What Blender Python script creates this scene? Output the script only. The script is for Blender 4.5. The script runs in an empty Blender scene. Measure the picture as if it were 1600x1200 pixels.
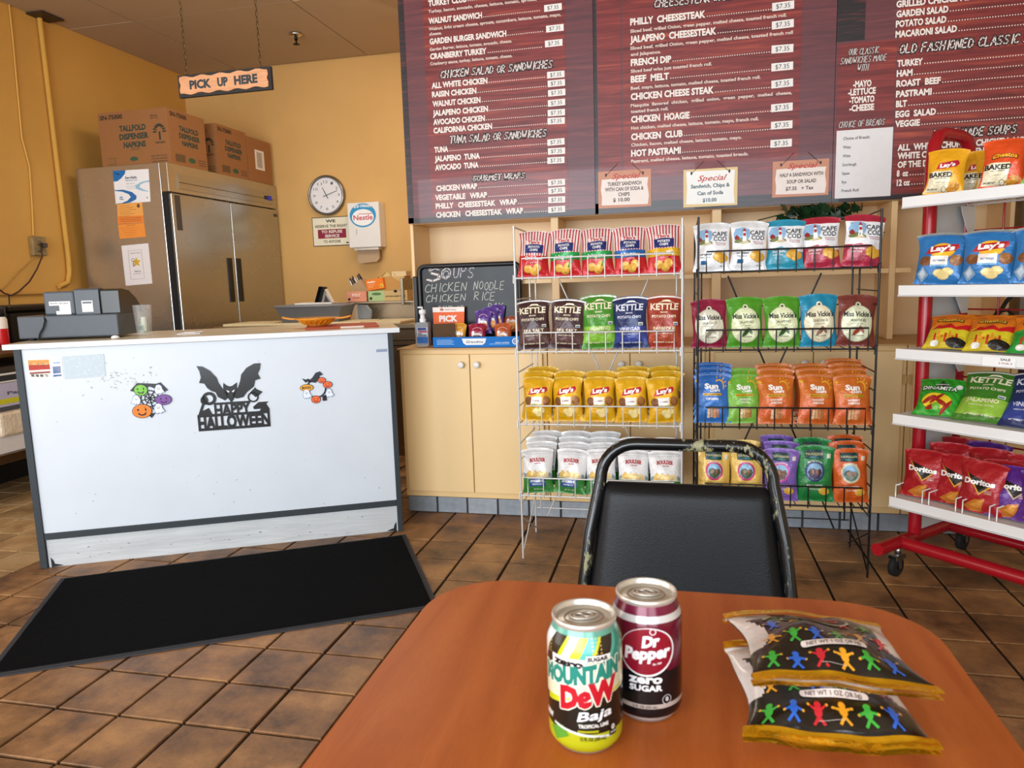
import bpy, math, random
from mathutils import Matrix, Vector
from mathutils.geometry import tessellate_polygon
from math import sin, cos, pi, radians
random.seed(7)
SC = bpy.context.scene
COL = SC.collection
# ---------------------------------------------------------------- camera
FPX, PITCH, ROLL, YAW = 1135.45, .14091, -.03068, .22685
CAM = Vector((0, 0, 1.1768))
_F = Vector((-sin(YAW)*cos(PITCH), cos(YAW)*cos(PITCH), -sin(PITCH)))
_R = Vector((cos(YAW), sin(YAW), 0)); _U = _R.cross(_F)
CR = cos(ROLL)*_R + sin(ROLL)*_U; CU = -sin(ROLL)*_R + cos(ROLL)*_U
cam = bpy.data.cameras.new('camera'); cam.sensor_width = 36; cam.lens = 36*FPX/1600
cam.clip_start = .02; cam.clip_end = 200
cam.dof.use_dof = True; cam.dof.focus_distance = 2.9; cam.dof.aperture_fstop = 13
camo = bpy.data.objects.new('camera', cam); COL.objects.link(camo)
camo.matrix_world = Matrix.Translation(CAM) @ Matrix((CR, CU, -_F)).transposed().to_4x4()
SC.camera = camo
# ---------------------------------------------------------------- world, lights, exposure
SC.view_settings.view_transform = 'Standard'; SC.view_settings.look = 'None'
SC.view_settings.gamma = 1; SC.view_settings.exposure = 0.08
SC.view_settings.use_curve_mapping = False
W = bpy.data.worlds.new('sky'); SC.world = W; W.use_nodes = True
bg = W.node_tree.nodes['Background']
bg.inputs[0].default_value = (.62, .78, 1, 1); bg.inputs[1].default_value = 1.0
def area(name, loc, target, sx, sy, power, color, spread=pi):
    l = bpy.data.lights.new(name, 'AREA'); l.shape = 'RECTANGLE'; l.size = sx; l.size_y = sy
    l.energy = power; l.color = color; l.spread = spread
    o = bpy.data.objects.new(name, l); COL.objects.link(o); o.location = loc
    d = Vector(target) - Vector(loc); o.rotation_euler = d.to_track_quat('-Z', 'Y').to_euler()
    return o
area('window_daylight', (-1.6, -2.3, 1.45), (-1.6, 3, 1.25), 3.6, 2.2, 222, (.86, .93, 1))
area('window_daylight', (1.35, -2.3, 1.45), (1.2, 3, 1.25), 1.6, 2.2, 60, (.86, .93, 1))
area('window_daylight', (-4.15, .6, 1.5), (0, 1.6, 1.0), 3.0, 2.0, 60, (.90, .95, 1))  # unseen side lamp tinted like daylight; the left wall has no window opening
area('kitchen_light', (-2.0, 4.3, 3.0), (-2.5, 4.6, 0), 1.6, 1.2, 36, (1, .93, .82))
# ---------------------------------------------------------------- helpers
def ray(a, b): return _F + CR*((a-800)/FPX) - CU*((b-600)/FPX)
def onY(a, b, y): d = ray(a, b); return CAM + d*(y/d.y)
def onX(a, b, x): d = ray(a, b); return CAM + d*(x/d.x)
def onZ(a, b, z): d = ray(a, b); return CAM + d*((z-CAM.z)/d.z)
def onP(a, b, p0, n): d = ray(a, b); n = Vector(n); return CAM + d*((Vector(p0)-CAM).dot(n)/d.dot(n))
def C(h):
    if not isinstance(h, str): return h
    h = h.lstrip('#'); r = []
    for i in (0, 2, 4):
        c = int(h[i:i+2], 16)/255; r.append(c/12.92 if c <= .04045 else ((c+.055)/1.055)**2.4)
    return tuple(r)
MATS = {}
def mat(name, rough=.5, metal=0., noise=0., nscale=20, bump=0., bscale=60, col=None, spec=.5, coat=0., trans=0., ior=1.45, alpha=1., stretch=(1, 1, 1), rnoise=0., emit=0, bdet=3):
    if name in MATS: return MATS[name]
    m = bpy.data.materials.new(name); m.use_nodes = True; nt = m.node_tree; N = nt.nodes; L = nt.links
    b = N['Principled BSDF']
    b.inputs['Roughness'].default_value = rough; b.inputs['Metallic'].default_value = metal
    b.inputs['Specular IOR Level'].default_value = spec; b.inputs['Coat Weight'].default_value = coat
    b.inputs['Coat Roughness'].default_value = .08
    b.inputs['Transmission Weight'].default_value = trans; b.inputs['IOR'].default_value = ior
    b.inputs['Alpha'].default_value = alpha
    if col is None:
        at = N.new('ShaderNodeAttribute'); at.attribute_name = 'Col'; src = at.outputs['Color']
    else:
        rg = N.new('ShaderNodeRGB'); rg.outputs[0].default_value = (*C(col), 1); src = rg.outputs[0]
    tc = N.new('ShaderNodeTexCoord'); mp = N.new('ShaderNodeMapping'); mp.inputs['Scale'].default_value = stretch
    L.new(tc.outputs['Object'], mp.inputs['Vector'])
    if noise or rnoise:
        n = N.new('ShaderNodeTexNoise'); n.inputs['Scale'].default_value = nscale; n.inputs['Detail'].default_value = 6
        L.new(mp.outputs[0], n.inputs['Vector'])
    if noise:
        r = N.new('ShaderNodeMapRange'); r.inputs['From Min'].default_value = .25; r.inputs['From Max'].default_value = .75
        r.inputs['To Min'].default_value = 1-noise; r.inputs['To Max'].default_value = 1+noise*.6
        L.new(n.outputs['Fac'], r.inputs['Value'])
        vm = N.new('ShaderNodeVectorMath'); vm.operation = 'SCALE'
        L.new(src, vm.inputs[0]); L.new(r.outputs[0], vm.inputs['Scale']); src = vm.outputs[0]
    if rnoise:
        r2 = N.new('ShaderNodeMapRange'); r2.inputs['To Min'].default_value = rough-rnoise; r2.inputs['To Max'].default_value = rough+rnoise
        L.new(n.outputs['Fac'], r2.inputs['Value']); L.new(r2.outputs[0], b.inputs['Roughness'])
    L.new(src, b.inputs['Base Color'])
    if emit:
        L.new(src, b.inputs['Emission Color']); b.inputs['Emission Strength'].default_value = emit
    if bump:
        n2 = N.new('ShaderNodeTexNoise'); n2.inputs['Scale'].default_value = bscale; n2.inputs['Detail'].default_value = bdet
        L.new(mp.outputs[0], n2.inputs['Vector'])
        bp = N.new('ShaderNodeBump'); bp.inputs['Strength'].default_value = bump; bp.inputs['Distance'].default_value = .01
        L.new(n2.outputs['Fac'], bp.inputs['Height']); L.new(bp.outputs[0], b.inputs['Normal'])
    MATS[name] = m; return m
PAINT = mat('painted_surface', .55, noise=.05, nscale=6, bump=.05, bscale=90)
WALLP = mat('wall_paint', .68, noise=.07, nscale=2.2, bump=.12, bscale=140)
PAPER = mat('printed_paper', .6, noise=.03, nscale=40)
CARD = mat('cardboard', .8, noise=.08, nscale=25, stretch=(1, 1, 6))
PLAST = mat('moulded_plastic', .38, noise=.05, nscale=30, bump=.03, bscale=300)
GLOSS = mat('gloss_enamel', .22, noise=.03, nscale=15)
FOIL = mat('printed_foil_bag', .32, metal=.1, noise=.05, nscale=50, bump=.75, bscale=26, coat=.12)
GOLD = mat('metallic_gold_foil', .2, metal=.85, noise=.08, nscale=60, bump=.4, bscale=45)
METAL = mat('bare_metal', .28, metal=1, noise=.08, nscale=30)
WIRE = mat('coated_wire', .3, metal=.2, noise=.05, nscale=60)
STEEL = mat('brushed_stainless', .27, metal=.9, noise=.03, nscale=3, stretch=(1, 1, 2.5), bump=.16, bscale=1.6, rnoise=.04, bdet=0)
VINYL = mat('black_vinyl', .36, spec=.28, noise=.1, nscale=60, bump=.12, bscale=420)
CHALK = mat('chalkboard', .3, noise=.15, nscale=8, rnoise=.05, spec=.35)
RUBBER = mat('rubber', .75, noise=.15, nscale=60)
PRINT = mat('satin_print', .42, noise=.03, nscale=30)
GLASS = mat('clear_glass', .03, col='eef4f6', alpha=.13, spec=.8, coat=.5)
AMBER = mat('amber_glass', .06, col='f09a14', alpha=.72, spec=.9, coat=.6)
CLEARP = mat('clear_plastic', .15, col='dfe8ee', alpha=.38, spec=.7)

class MB:
    def __init__(s): s.v, s.f, s.c, s.m, s.sm = [], [], [], [], []
    def add(s, vs, fs, col, mi=0, smooth=False):
        k = len(s.v); s.v += [tuple(p) for p in vs]; col = C(col) if not callable(col) else col
        for f in fs:
            s.f.append(tuple(i+k for i in f)); s.m.append(mi); s.sm.append(smooth)
            s.c.append(col(f) if callable(col) else col)
        return s
    def box(s, x0, y0, z0, x1, y1, z1, col='ffffff', mi=0, M=None):
        vs = [Vector((x, y, z)) for z in (z0, z1) for y in (y0, y1) for x in (x0, x1)]
        if M: vs = [M @ v for v in vs]
        return s.add(vs, [(0, 2, 3, 1), (4, 5, 7, 6), (0, 1, 5, 4), (2, 6, 7, 3), (0, 4, 6, 2), (1, 3, 7, 5)], col, mi)
    def tube(s, pts, r, n=8, col='ffffff', mi=0, closed=False, cap=True, ry=None):
        P = [Vector(p) for p in pts]; k = len(P); rings = []; up = None
        for i in range(k):
            if closed: t = (P[(i+1) % k]-P[i-1])
            else: t = (P[min(i+1, k-1)]-P[max(i-1, 0)])
            t.normalize()
            if up is None:
                up = Vector((0, 0, 1)) if abs(t.z) < .9 else Vector((0, 1, 0))
            a = t.cross(up)
            if a.length < 1e-6: a = t.cross(Vector((1, 0, 0)))
            a.normalize(); b = a.cross(t).normalized(); up = b
            rr = r[i] if isinstance(r, (list, tuple)) else r
            rings.append([P[i]+a*cos(2*pi*j/n)*rr+b*sin(2*pi*j/n)*(ry or rr) for j in range(n)])
        vs = [p for rg in rings for p in rg]; fs = []
        for i in range(k if closed else k-1):
            i2 = (i+1) % k
            for j in range(n): fs.append((i*n+j, i2*n+j, i2*n+(j+1) % n, i*n+(j+1) % n))
        s.add(vs, fs, col, mi, True)
        if cap and not closed:
            s.add(rings[0], [tuple(range(n))], col, mi); s.add(rings[-1], [tuple(reversed(range(n)))], col, mi)
        return s
    def lathe(s, prof, n=24, o=(0, 0, 0), col='ffffff', mi=0, axis='z', cols=None):
        vs, fs = [], []
        for r, z in prof:
            for j in range(n):
                a = 2*pi*j/n
                p = (r*cos(a), r*sin(a), z)
                if axis == 'y': p = (r*cos(a), z, r*sin(a))
                if axis == 'x': p = (z, r*cos(a), r*sin(a))
                vs.append((p[0]+o[0], p[1]+o[1], p[2]+o[2]))
        k = len(s.v); s.v += vs
        for i in range(len(prof)-1):
            cc = C(cols[i]) if cols else C(col)
            for j in range(n):
                s.f.append((k+i*n+j, k+i*n+(j+1) % n, k+(i+1)*n+(j+1) % n, k+(i+1)*n+j)); s.m.append(mi); s.sm.append(True); s.c.append(cc)
        return s
    def disc(s, cx, cy, z, r, n, col, mi=0):
        return s.add([(cx+r*cos(2*pi*j/n), cy+r*sin(2*pi*j/n), z) for j in range(n)], [tuple(range(n))], col, mi)
    def dec(s, shape, fn, col, mi=0, smooth=False):
        vs, fs = shape
        return s.add([fn(x, y) for x, y in vs], fs, col, mi, smooth)
    def ext(s, pts, fn, d0, d1, col, mi=0, side=None):
        """polygon pts (x,y) through fn(x,y,d), extruded from d0 to d1"""
        n = len(pts); tr = tess(pts)
        s.add([fn(x, y, d1) for x, y in pts], tr, col, mi)
        s.add([fn(x, y, d) for d in (d0, d1) for x, y in pts], [(i, (i+1) % n, n+(i+1) % n, n+i) for i in range(n)], side or col, mi)
        return s
    def build(s, name, mats, parent=None, bevel=0, loc=None, rot=None, smooth_all=False, mesh_only=False):
        me = bpy.data.meshes.new(name); me.from_pydata(s.v, [], s.f)
        for m in (mats if isinstance(mats, (list, tuple)) else [mats]): me.materials.append(m)
        ca = me.color_attributes.new('Col', 'FLOAT_COLOR', 'CORNER'); buf = []
        for f, c in zip(s.f, s.c): buf += [c[0], c[1], c[2], 1.0]*len(f)
        ca.data.foreach_set('color', buf)
        me.polygons.foreach_set('material_index', s.m)
        me.polygons.foreach_set('use_smooth', [True]*len(s.f) if smooth_all else s.sm)
        me.update()
        if mesh_only: return me
        o = bpy.data.objects.new(name, me); COL.objects.link(o)
        if parent: o.parent = parent
        if loc: o.location = loc
        if rot: o.rotation_euler = rot
        if bevel:
            b = o.modifiers.new('edge', 'BEVEL'); b.width = bevel; b.segments = 2; b.limit_method = 'ANGLE'
        return o
def tess(pts):
    return [tuple(t) for t in tessellate_polygon([[Vector((x, y, 0)) for x, y in pts]])]
def tag(o, label=None, cat=None, group=None, kind=None):
    if label: o['label'] = label
    if cat: o['category'] = cat
    if group: o['group'] = group
    if kind: o['kind'] = kind
    return o
def thing(name, label, cat, loc=(0, 0, 0), rz=0, group=None):
    o = bpy.data.objects.new(name, None); COL.objects.link(o); o.location = loc; o.rotation_euler = (0, 0, rz)
    return tag(o, label, cat, group)
def inst(me, name, loc, rot=(0, 0, 0), label=None, cat=None, group=None, parent=None, scale=None):
    o = bpy.data.objects.new(name, me); COL.objects.link(o); o.location = loc; o.rotation_euler = rot
    if parent: o.parent = parent
    if scale: o.scale = scale
    return tag(o, label, cat, group)
# --- flat shapes
def RC(x0, y0, x1, y1, nx=1, ny=1):
    vs = [(x0+(x1-x0)*i/nx, y0+(y1-y0)*j/ny) for j in range(ny+1) for i in range(nx+1)]
    return vs, [(j*(nx+1)+i, j*(nx+1)+i+1, (j+1)*(nx+1)+i+1, (j+1)*(nx+1)+i) for j in range(ny) for i in range(nx)]
def EL(cx, cy, rx, ry, n=20, rot=0, rings=2):
    if rings == 2 and rx > .28: rings = int(rx/.11)
    vs = [(cx, cy)]; fs = []
    for k in range(1, rings+1):
        for j in range(n):
            a = 2*pi*j/n; x, y = rx*k/rings*cos(a), ry*k/rings*sin(a)
            vs.append((cx+x*cos(rot)-y*sin(rot), cy+x*sin(rot)+y*cos(rot)))
    for j in range(n): fs.append((0, 1+j, 1+(j+1) % n))
    for k in range(rings-1):
        for j in range(n):
            a, b = 1+k*n+j, 1+k*n+(j+1) % n; fs.append((a, a+n, b+n, b))
    return vs, fs
def RING(cx, cy, r0, r1, n=20, sy=1, a0=0, a1=2*pi):
    vs, fs = [], []
    for j in range(n+1):
        a = a0+(a1-a0)*j/n; vs += [(cx+r0*cos(a), cy+r0*sy*sin(a)), (cx+r1*cos(a), cy+r1*sy*sin(a))]
    for j in range(n): fs.append((2*j, 2*j+1, 2*j+3, 2*j+2))
    return vs, fs
def PO(pts): return list(pts), tess(pts)
def SUB(shape, lim):
    vs, fs = list(shape[0]), []
    for f in shape[1]: fs += [(f[0], f[i], f[i+1]) for i in range(1, len(f)-1)]
    for _ in range(6):
        mid, nf, hit = {}, [], False
        def m(a, b):
            if math.dist(vs[a], vs[b]) <= lim: return None
            k = (min(a, b), max(a, b))
            if k not in mid: vs.append(((vs[a][0]+vs[b][0])/2, (vs[a][1]+vs[b][1])/2)); mid[k] = len(vs)-1
            return mid[k]
        for f in fs:
            a, b, c = f; e = [m(a, b), m(b, c), m(c, a)]; n = sum(q is not None for q in e)
            if n == 0: nf.append(f); continue
            hit = True
            if n == 3: x, y, z = e; nf += [(a, x, z), (x, b, y), (z, y, c), (x, y, z)]; continue
            while e[0] is None or (n == 2 and e[1] is None): a, b, c = b, c, a; e = e[1:]+e[:1]
            if n == 1: nf += [(a, e[0], c), (e[0], b, c)]
            else: nf += [(e[0], b, e[1]), (a, e[0], e[1]), (a, e[1], c)]
        fs = nf
        if not hit: break
    return vs, fs
class DB:
    """decals cut fine enough to follow a curved surface"""
    def __init__(s, b, lim): s.b, s.lim = b, lim
    def dec(s, shape, fn, col): s.b.dec(SUB(shape, s.lim), fn, col)
def POS(pts, lim=.16):
    vs = [tuple(p) for p in pts]; fs = tess(pts)
    for _ in range(4):
        L = max(math.dist(vs[a], vs[b]) for f in fs for a, b in ((f[0], f[1]), (f[1], f[2]), (f[2], f[0])))
        if L < lim: break
        mid, nf = {}, []
        def m(a, b):
            k = (min(a, b), max(a, b))
            if k not in mid: vs.append(((vs[a][0]+vs[b][0])/2, (vs[a][1]+vs[b][1])/2)); mid[k] = len(vs)-1
            return mid[k]
        for a, b, c in fs:
            x, y, z = m(a, b), m(b, c), m(c, a); nf += [(a, x, z), (x, b, y), (z, y, c), (x, y, z)]
        fs = nf
    return vs, fs
_T = {}
def glyphs(t, bold):
    if (t, bold) in _T: return _T[(t, bold)]
    cu = bpy.data.curves.new('lettering', 'FONT'); cu.body = t; cu.resolution_u = 2; cu.offset = bold; cu.size = 1
    ob = bpy.data.objects.new('lettering', cu); me = bpy.data.meshes.new_from_object(ob)
    r = ([(v.co.x, v.co.y) for v in me.vertices], [tuple(p.vertices) for p in me.polygons])
    bpy.data.objects.remove(ob); bpy.data.curves.remove(cu); bpy.data.meshes.remove(me)
    _T[(t, bold)] = r; return r
def TX(t, x0, y0, x1, h, bold=.02, shear=0, arc=0, rise=0):
    """text from x0 to x1, base line y0, capital height h"""
    vs, fs = glyphs(t, min(bold, .07))
    if not vs: return [], []
    a = min(v[0] for v in vs); b = max(v[0] for v in vs); sx = (x1-x0)/max(b-a, 1e-6); sy = h/.72
    out = []
    for x, y in vs:
        k = (x-a)/(b-a)
        Y = y*sy
        out.append((x0+(x-a)*sx+shear*Y, y0+Y+arc*4*k*(1-k)+rise*k))
    return out, fs
_S = {'A': [[(0, 0), (.4, 1), (.75, 0)], [(.15, .38), (.62, .38)]], 'B': [[(0, 0), (0, 1), (.5, .92), (.5, .6), (0, .52), (.6, .42), (.6, .08), (0, 0)]],
 'C': [[(.7, .85), (.4, 1), (.08, .6), (.1, .18), (.4, 0), (.7, .12)]], 'D': [[(0, 0), (.03, 1), (.5, .85), (.68, .45), (.45, .08), (0, 0)]],
 'E': [[(.6, 1), (.05, .97), (0, 0), (.62, .02)], [(.02, .52), (.5, .53)]], 'F': [[(.6, 1), (.05, .97), (0, 0)], [(.02, .52), (.5, .53)]],
 'G': [[(.7, .85), (.4, 1), (.08, .6), (.1, .18), (.45, 0), (.7, .15), (.7, .45), (.4, .45)]], 'H': [[(0, 0), (.05, 1)], [(.62, 0), (.66, 1)], [(.02, .5), (.64, .52)]],
 'I': [[(.3, 0), (.33, 1)]], 'e': [[(.08, .5), (.64, .5), (.6, .85), (.36, 1), (.1, .78), (.06, .25), (.3, 0), (.62, .12)]], 'J': [[(.6, 1), (.55, .15), (.3, 0), (.05, .2)]], 'K': [[(0, 0), (.05, 1)], [(.6, 1), (.05, .45), (.65, 0)]], 'L': [[(.05, 1), (0, 0), (.6, .03)]],
 'M': [[(0, 0), (.1, 1), (.42, .4), (.75, 1), (.85, 0)]], 'N': [[(0, 0), (.05, 1), (.6, 0), (.66, 1)]], 'O': [[(.38, 1), (.08, .7), (.08, .25), (.38, 0), (.68, .3), (.66, .75), (.38, 1)]],
 'P': [[(0, 0), (.05, 1), (.55, .9), (.58, .6), (.03, .48)]], 'R': [[(0, 0), (.05, 1), (.55, .9), (.58, .6), (.05, .48), (.65, 0)]],
 'S': [[(.62, .88), (.35, 1), (.08, .8), (.15, .58), (.55, .42), (.62, .18), (.3, 0), (.03, .12)]], 'T': [[(0, .97), (.7, 1)], [(.36, .98), (.33, 0)]],
 'U': [[(.03, 1), (.06, .2), (.33, 0), (.6, .2), (.66, 1)]], 'W': [[(0, 1), (.2, 0), (.42, .65), (.62, 0), (.85, 1)]], 'V': [[(0, 1), (.33, 0), (.7, 1)]],
 'Y': [[(0, 1), (.35, .5), (.7, 1)], [(.35, .5), (.32, 0)]]}
def HW(t, x0, y0, x1, h, th, slant=.15, jit=.04, rise=0):
    """hand-written capitals made of strokes"""
    rnd = random.Random(len(t)*7+int(h*1000)); adv = []; X = 0
    for ch in t:
        adv.append(X); X += .55 if ch == ' ' else (.5 if ch == 'I' else (1.08 if ch in 'MW' else .92))
    sx = (x1-x0)/max(X-.2, .1); vs, fs = [], []
    for ch, a in zip(t, adv):
        dy = rnd.uniform(-jit, jit)
        for st in _S.get(ch, []):
            pts = [(x0+(a+px)*sx+slant*py*h, y0+(py+dy)*h) for px, py in st]
            for (ax, ay), (bx, by) in zip(pts, pts[1:]):
                dx, dz = bx-ax, by-ay; l = math.hypot(dx, dz) or 1; nx, nz = -dz/l*th, dx/l*th; ex, ez = dx/l*th*.7, dz/l*th*.7
                k = len(vs); vs += [(ax-ex+nx, ay-ez+nz), (ax-ex-nx, ay-ez-nz), (bx+ex-nx, by+ez-nz), (bx+ex+nx, by+ez+nz)]; fs.append((k, k+1, k+2, k+3))
    if rise: vs = [(x, y+rise*(x-x0)/(x1-x0)) for x, y in vs]
    return vs, fs
# ================================================================ THE SETTING
S = .209; XL, YB, HC = -4.25, 5.92, 3.05
FX0, FY0 = -5.35102*S, 16.6328*S
def struct(o): o['kind'] = 'structure'; return o
# floor bed (grout) + tiles as parts
XR, YF = 3.0, -2.4
fl = MB().box(XL-.05, YF, -.06, XR, YB+.05, -.008, '17100c').build('floor', mat('grout', .8, noise=.2, nscale=40)); struct(fl)
def tile_mat(name, a, b, c):
    m = bpy.data.materials.new(name); m.use_nodes = True; nt = m.node_tree; N = nt.nodes; L = nt.links; bs = N['Principled BSDF']
    tc = N.new('ShaderNodeTexCoord'); oi = N.new('ShaderNodeObjectInfo'); geo = N.new('ShaderNodeNewGeometry')
    n = N.new('ShaderNodeTexNoise'); n.inputs['Scale'].default_value = 4.5; n.inputs['Detail'].default_value = 8; n.inputs['Roughness'].default_value = .65
    L.new(geo.outputs['Position'], n.inputs['Vector'])
    r = N.new('ShaderNodeValToRGB'); e = r.color_ramp.elements
    e[0].position = .34; e[0].color = (*C(a), 1); e[1].position = .66; e[1].color = (*C(c), 1); k = e.new(.5); k.color = (*C(b), 1)
    L.new(n.outputs['Fac'], r.inputs['Fac'])
    mr = N.new('ShaderNodeMapRange'); mr.inputs['To Min'].default_value = .78; mr.inputs['To Max'].default_value = 1.18
    L.new(oi.outputs['Random'], mr.inputs['Value'])
    n3 = N.new('ShaderNodeTexNoise'); n3.inputs['Scale'].default_value = 160; L.new(geo.outputs['Position'], n3.inputs['Vector'])
    m3 = N.new('ShaderNodeMapRange'); m3.inputs['To Min'].default_value = .8; m3.inputs['To Max'].default_value = 1.2; L.new(n3.outputs['Fac'], m3.inputs['Value'])
    mu = N.new('ShaderNodeMath'); mu.operation = 'MULTIPLY'; L.new(mr.outputs[0], mu.inputs[0]); L.new(m3.outputs[0], mu.inputs[1])
    vm = N.new('ShaderNodeVectorMath'); vm.operation = 'SCALE'; L.new(r.outputs['Color'], vm.inputs[0]); L.new(mu.outputs[0], vm.inputs['Scale'])
    L.new(vm.outputs[0], bs.inputs['Base Color'])
    r2 = N.new('ShaderNodeMapRange'); r2.inputs['To Min'].default_value = .3; r2.inputs['To Max'].default_value = .62; L.new(n.outputs['Fac'], r2.inputs['Value']); L.new(r2.outputs[0], bs.inputs['Roughness'])
    n2 = N.new('ShaderNodeTexNoise'); n2.inputs['Scale'].default_value = 28; n2.inputs['Detail'].default_value = 4; L.new(geo.outputs['Position'], n2.inputs['Vector'])
    bp = N.new('ShaderNodeBump'); bp.inputs['Strength'].default_value = .22; bp.inputs['Distance'].default_value = .01; L.new(n2.outputs['Fac'], bp.inputs['Height']); L.new(bp.outputs[0], bs.inputs['Normal'])
    return m
TILE = tile_mat('quarry_tile', '4f3724', '87603c', 'ad8050')
TILE2 = tile_mat('kitchen_quarry_tile', '94724c', 'bb9768', 'cdad82')
def tile_mesh(w, d, t, m, name='tile'):
    b = MB(); e = .002; x, y = w/2, d/2
    vs = [(-x, -y, -t), (x, -y, -t), (x, y, -t), (-x, y, -t), (-x, -y, -e), (x, -y, -e), (x, y, -e), (-x, y, -e), (-x+e, -y+e, 0), (x-e, -y+e, 0), (x-e, y-e, 0), (-x+e, y-e, 0)]
    fs = [(8, 9, 10, 11)]
    for i in range(4):
        j = (i+1) % 4; fs += [(i, j, 4+j, 4+i), (4+i, 4+j, 8+j, 8+i)]
    b.add(vs, fs, 'ffffff'); return b.build(name, m, mesh_only=True)
tm, tm2 = tile_mesh(S-.0105, S-.0105, .008, TILE), tile_mesh(S-.0105, S-.0105, .008, TILE2)
def proj(p):
    d = Vector(p)-CAM; z = d.dot(_F)
    return (800+FPX*d.dot(CR)/z, 600-FPX*d.dot(CU)/z, z) if z > .05 else (-999, -999, z)
def inside(px, py, poly):
    r = False; j = len(poly)-1
    for i in range(len(poly)):
        if (poly[i][1] > py) != (poly[j][1] > py) and px < (poly[j][0]-poly[i][0])*(py-poly[i][1])/(poly[j][1]-poly[i][1])+poly[i][0]: r = not r
        j = i
    return r
cov = [[(100, 905), (634, 845), (665, 930), (0, 1050)], [(735, 912), (1380, 980), (1580, 1200), (470, 1200)], [(30, 540), (612, 540), (624, 828), (68, 885)], [(920, 780), (1210, 790), (1225, 930), (915, 900)]]
near, far = [], []
for i in range(-17, 26):
    for j in range(-11, 30):
        x = FX0+(i+.5)*S; y = FY0-(j+.5)*S
        if x < XL+.1 or x > XR-.1 or y > YB-.1 or y < YF+.1: continue
        if y > 3.46 and x > -1.30: continue
        q = proj((x, y, 0))
        vis = -40 < q[0] < 1640 and q[1] < 1240 and q[2] > .3 and not any(inside(q[0], q[1], c) for c in cov)
        (near if vis else far).append((q[2], x, y))
near.sort(); far += near[296:]; near = near[:296]
def kitchen(x, y): return x < FX0-8*S+.01 and True
XK = FX0-8*S
for z, x, y in near:
    o = inst(tm2 if x < XK else tm, 'tile', (x, y, random.uniform(-.0008, .0006)), (radians(random.uniform(-.12, .12)), radians(random.uniform(-.12, .12)), 0), parent=fl)
b = MB(); b2 = MB()
for z, x, y in far: (b2 if x < XK else b).add([(x+sx*(S/2-.005), y+sy*(S/2-.005), zz) for zz in (-.008, 0) for sx, sy in ((-1, -1), (1, -1), (1, 1), (-1, 1))], [(4, 5, 6, 7), (0, 1, 5, 4), (1, 2, 6, 5), (2, 3, 7, 6), (3, 0, 4, 7)], 'ffffff')
k = len(b.f); b.v_off = len(b.v)
n0 = len(b.v); b.v += b2.v; b.f += [tuple(i+n0 for i in f) for f in b2.f]; b.c += b2.c; b.sm += b2.sm; b.m += [1]*len(b2.f)
o = b.build('tile_field', [TILE, TILE2], fl); o['kind'] = 'stuff'
# ceiling with panels as parts
ce = struct(MB().box(XL-.05, YF, HC+.012, XR, YB+.05, HC+.08, '5d4630').build('ceiling', mat('ceiling_void', .9, noise=.05)))
CEIL = mat('ceiling_board', .75, noise=.06, nscale=1.6, bump=.08, bscale=120)
pm = None
sz = 1.221
for i in range(-2, 5):
    for j in range(-5, 2):
        x0, x1 = -2.486+i*sz-.01, -2.486+(i+1)*sz-.015; y0, y1 = 4.676+j*sz+.003, 4.676+(j+1)*sz-.003
        x0 = max(x0, XL); x1 = min(x1, XR); y0 = max(y0, YF); y1 = min(y1, YB)
        if x1-x0 < .05 or y1-y0 < .05: continue
        z = random.uniform(0, .004)
        MB().box(x0+.004, y0, HC+z, x1, y1, HC+.012, 'b9a283').build('ceiling_panel', CEIL, ce)
# walls
YEL = 'd29e4c'
struct(MB().box(XL-.12, YF, 0, XL, YB+.12, HC+.08, YEL).build('wall_left', WALLP))
struct(MB().box(XL, YB, 0, -1.0, YB+.12, HC+.08, 'd6a965').build('wall_back', WALLP))
struct(MB().box(-1.365, 3.64, 1.501, XR, 3.98, HC+.01, 'd9b274').build('wall_upper', WALLP))
w = struct(MB().box(-1.36, 3.926, 0, XR, 3.98, 1.5, 'e0bd84').box(-1.10, 3.98, 0, -1.0, YB, HC+.01, 'dba54e').build('wall_partition', WALLP))
struct(MB().box(XR, YF, 0, XR+.1, 4, HC, 'd9c39a').build('wall_right', WALLP))
# street wall behind the camera with its shop windows
w = MB(); yb = YF
w.box(XL, yb-.1, 0, XR, yb, .35, 'cdb48a').box(XL, yb-.1, 2.6, XR, yb, HC, 'cdb48a')
for x0, x1 in ((XL, -3.4), (.2, .55), (2.15, XR)): w.box(x0, yb-.1, .35, x1, yb, 2.6, 'cdb48a')
struct(w.build('wall_front', WALLP))
for n, (x0, x1) in enumerate(((-3.4, .2), (.55, 2.15))):
    f = MB()
    for a0, a1 in ((x0, x0+.05), (x1-.05, x1), ((x0+x1)/2-.025, (x0+x1)/2+.025)): f.box(a0, yb-.09, .35, a1, yb-.03, 2.6, '4a4c4e')
    f.box(x0+.05, yb-.09, .35, x1-.05, yb-.03, .4, '4a4c4e').box(x0+.05, yb-.09, 2.55, x1-.05, yb-.03, 2.6, '4a4c4e')
    f = struct(f.build('window_%d' % (n+2), METAL))
    MB().box(x0+.05, yb-.065, .4, x1-.05, yb-.06, 2.55).build('pane', GLASS, f)
# ledge moulding low on the left wall
struct(MB().box(XL, 1.5, 1.185, XL+.025, 4.42, 1.2, 'c99546').box(XL, 1.5, 1.07, XL+.012, 4.42, 1.08, 'c08c40').build('trim_1', WALLP, bevel=.004))
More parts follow.
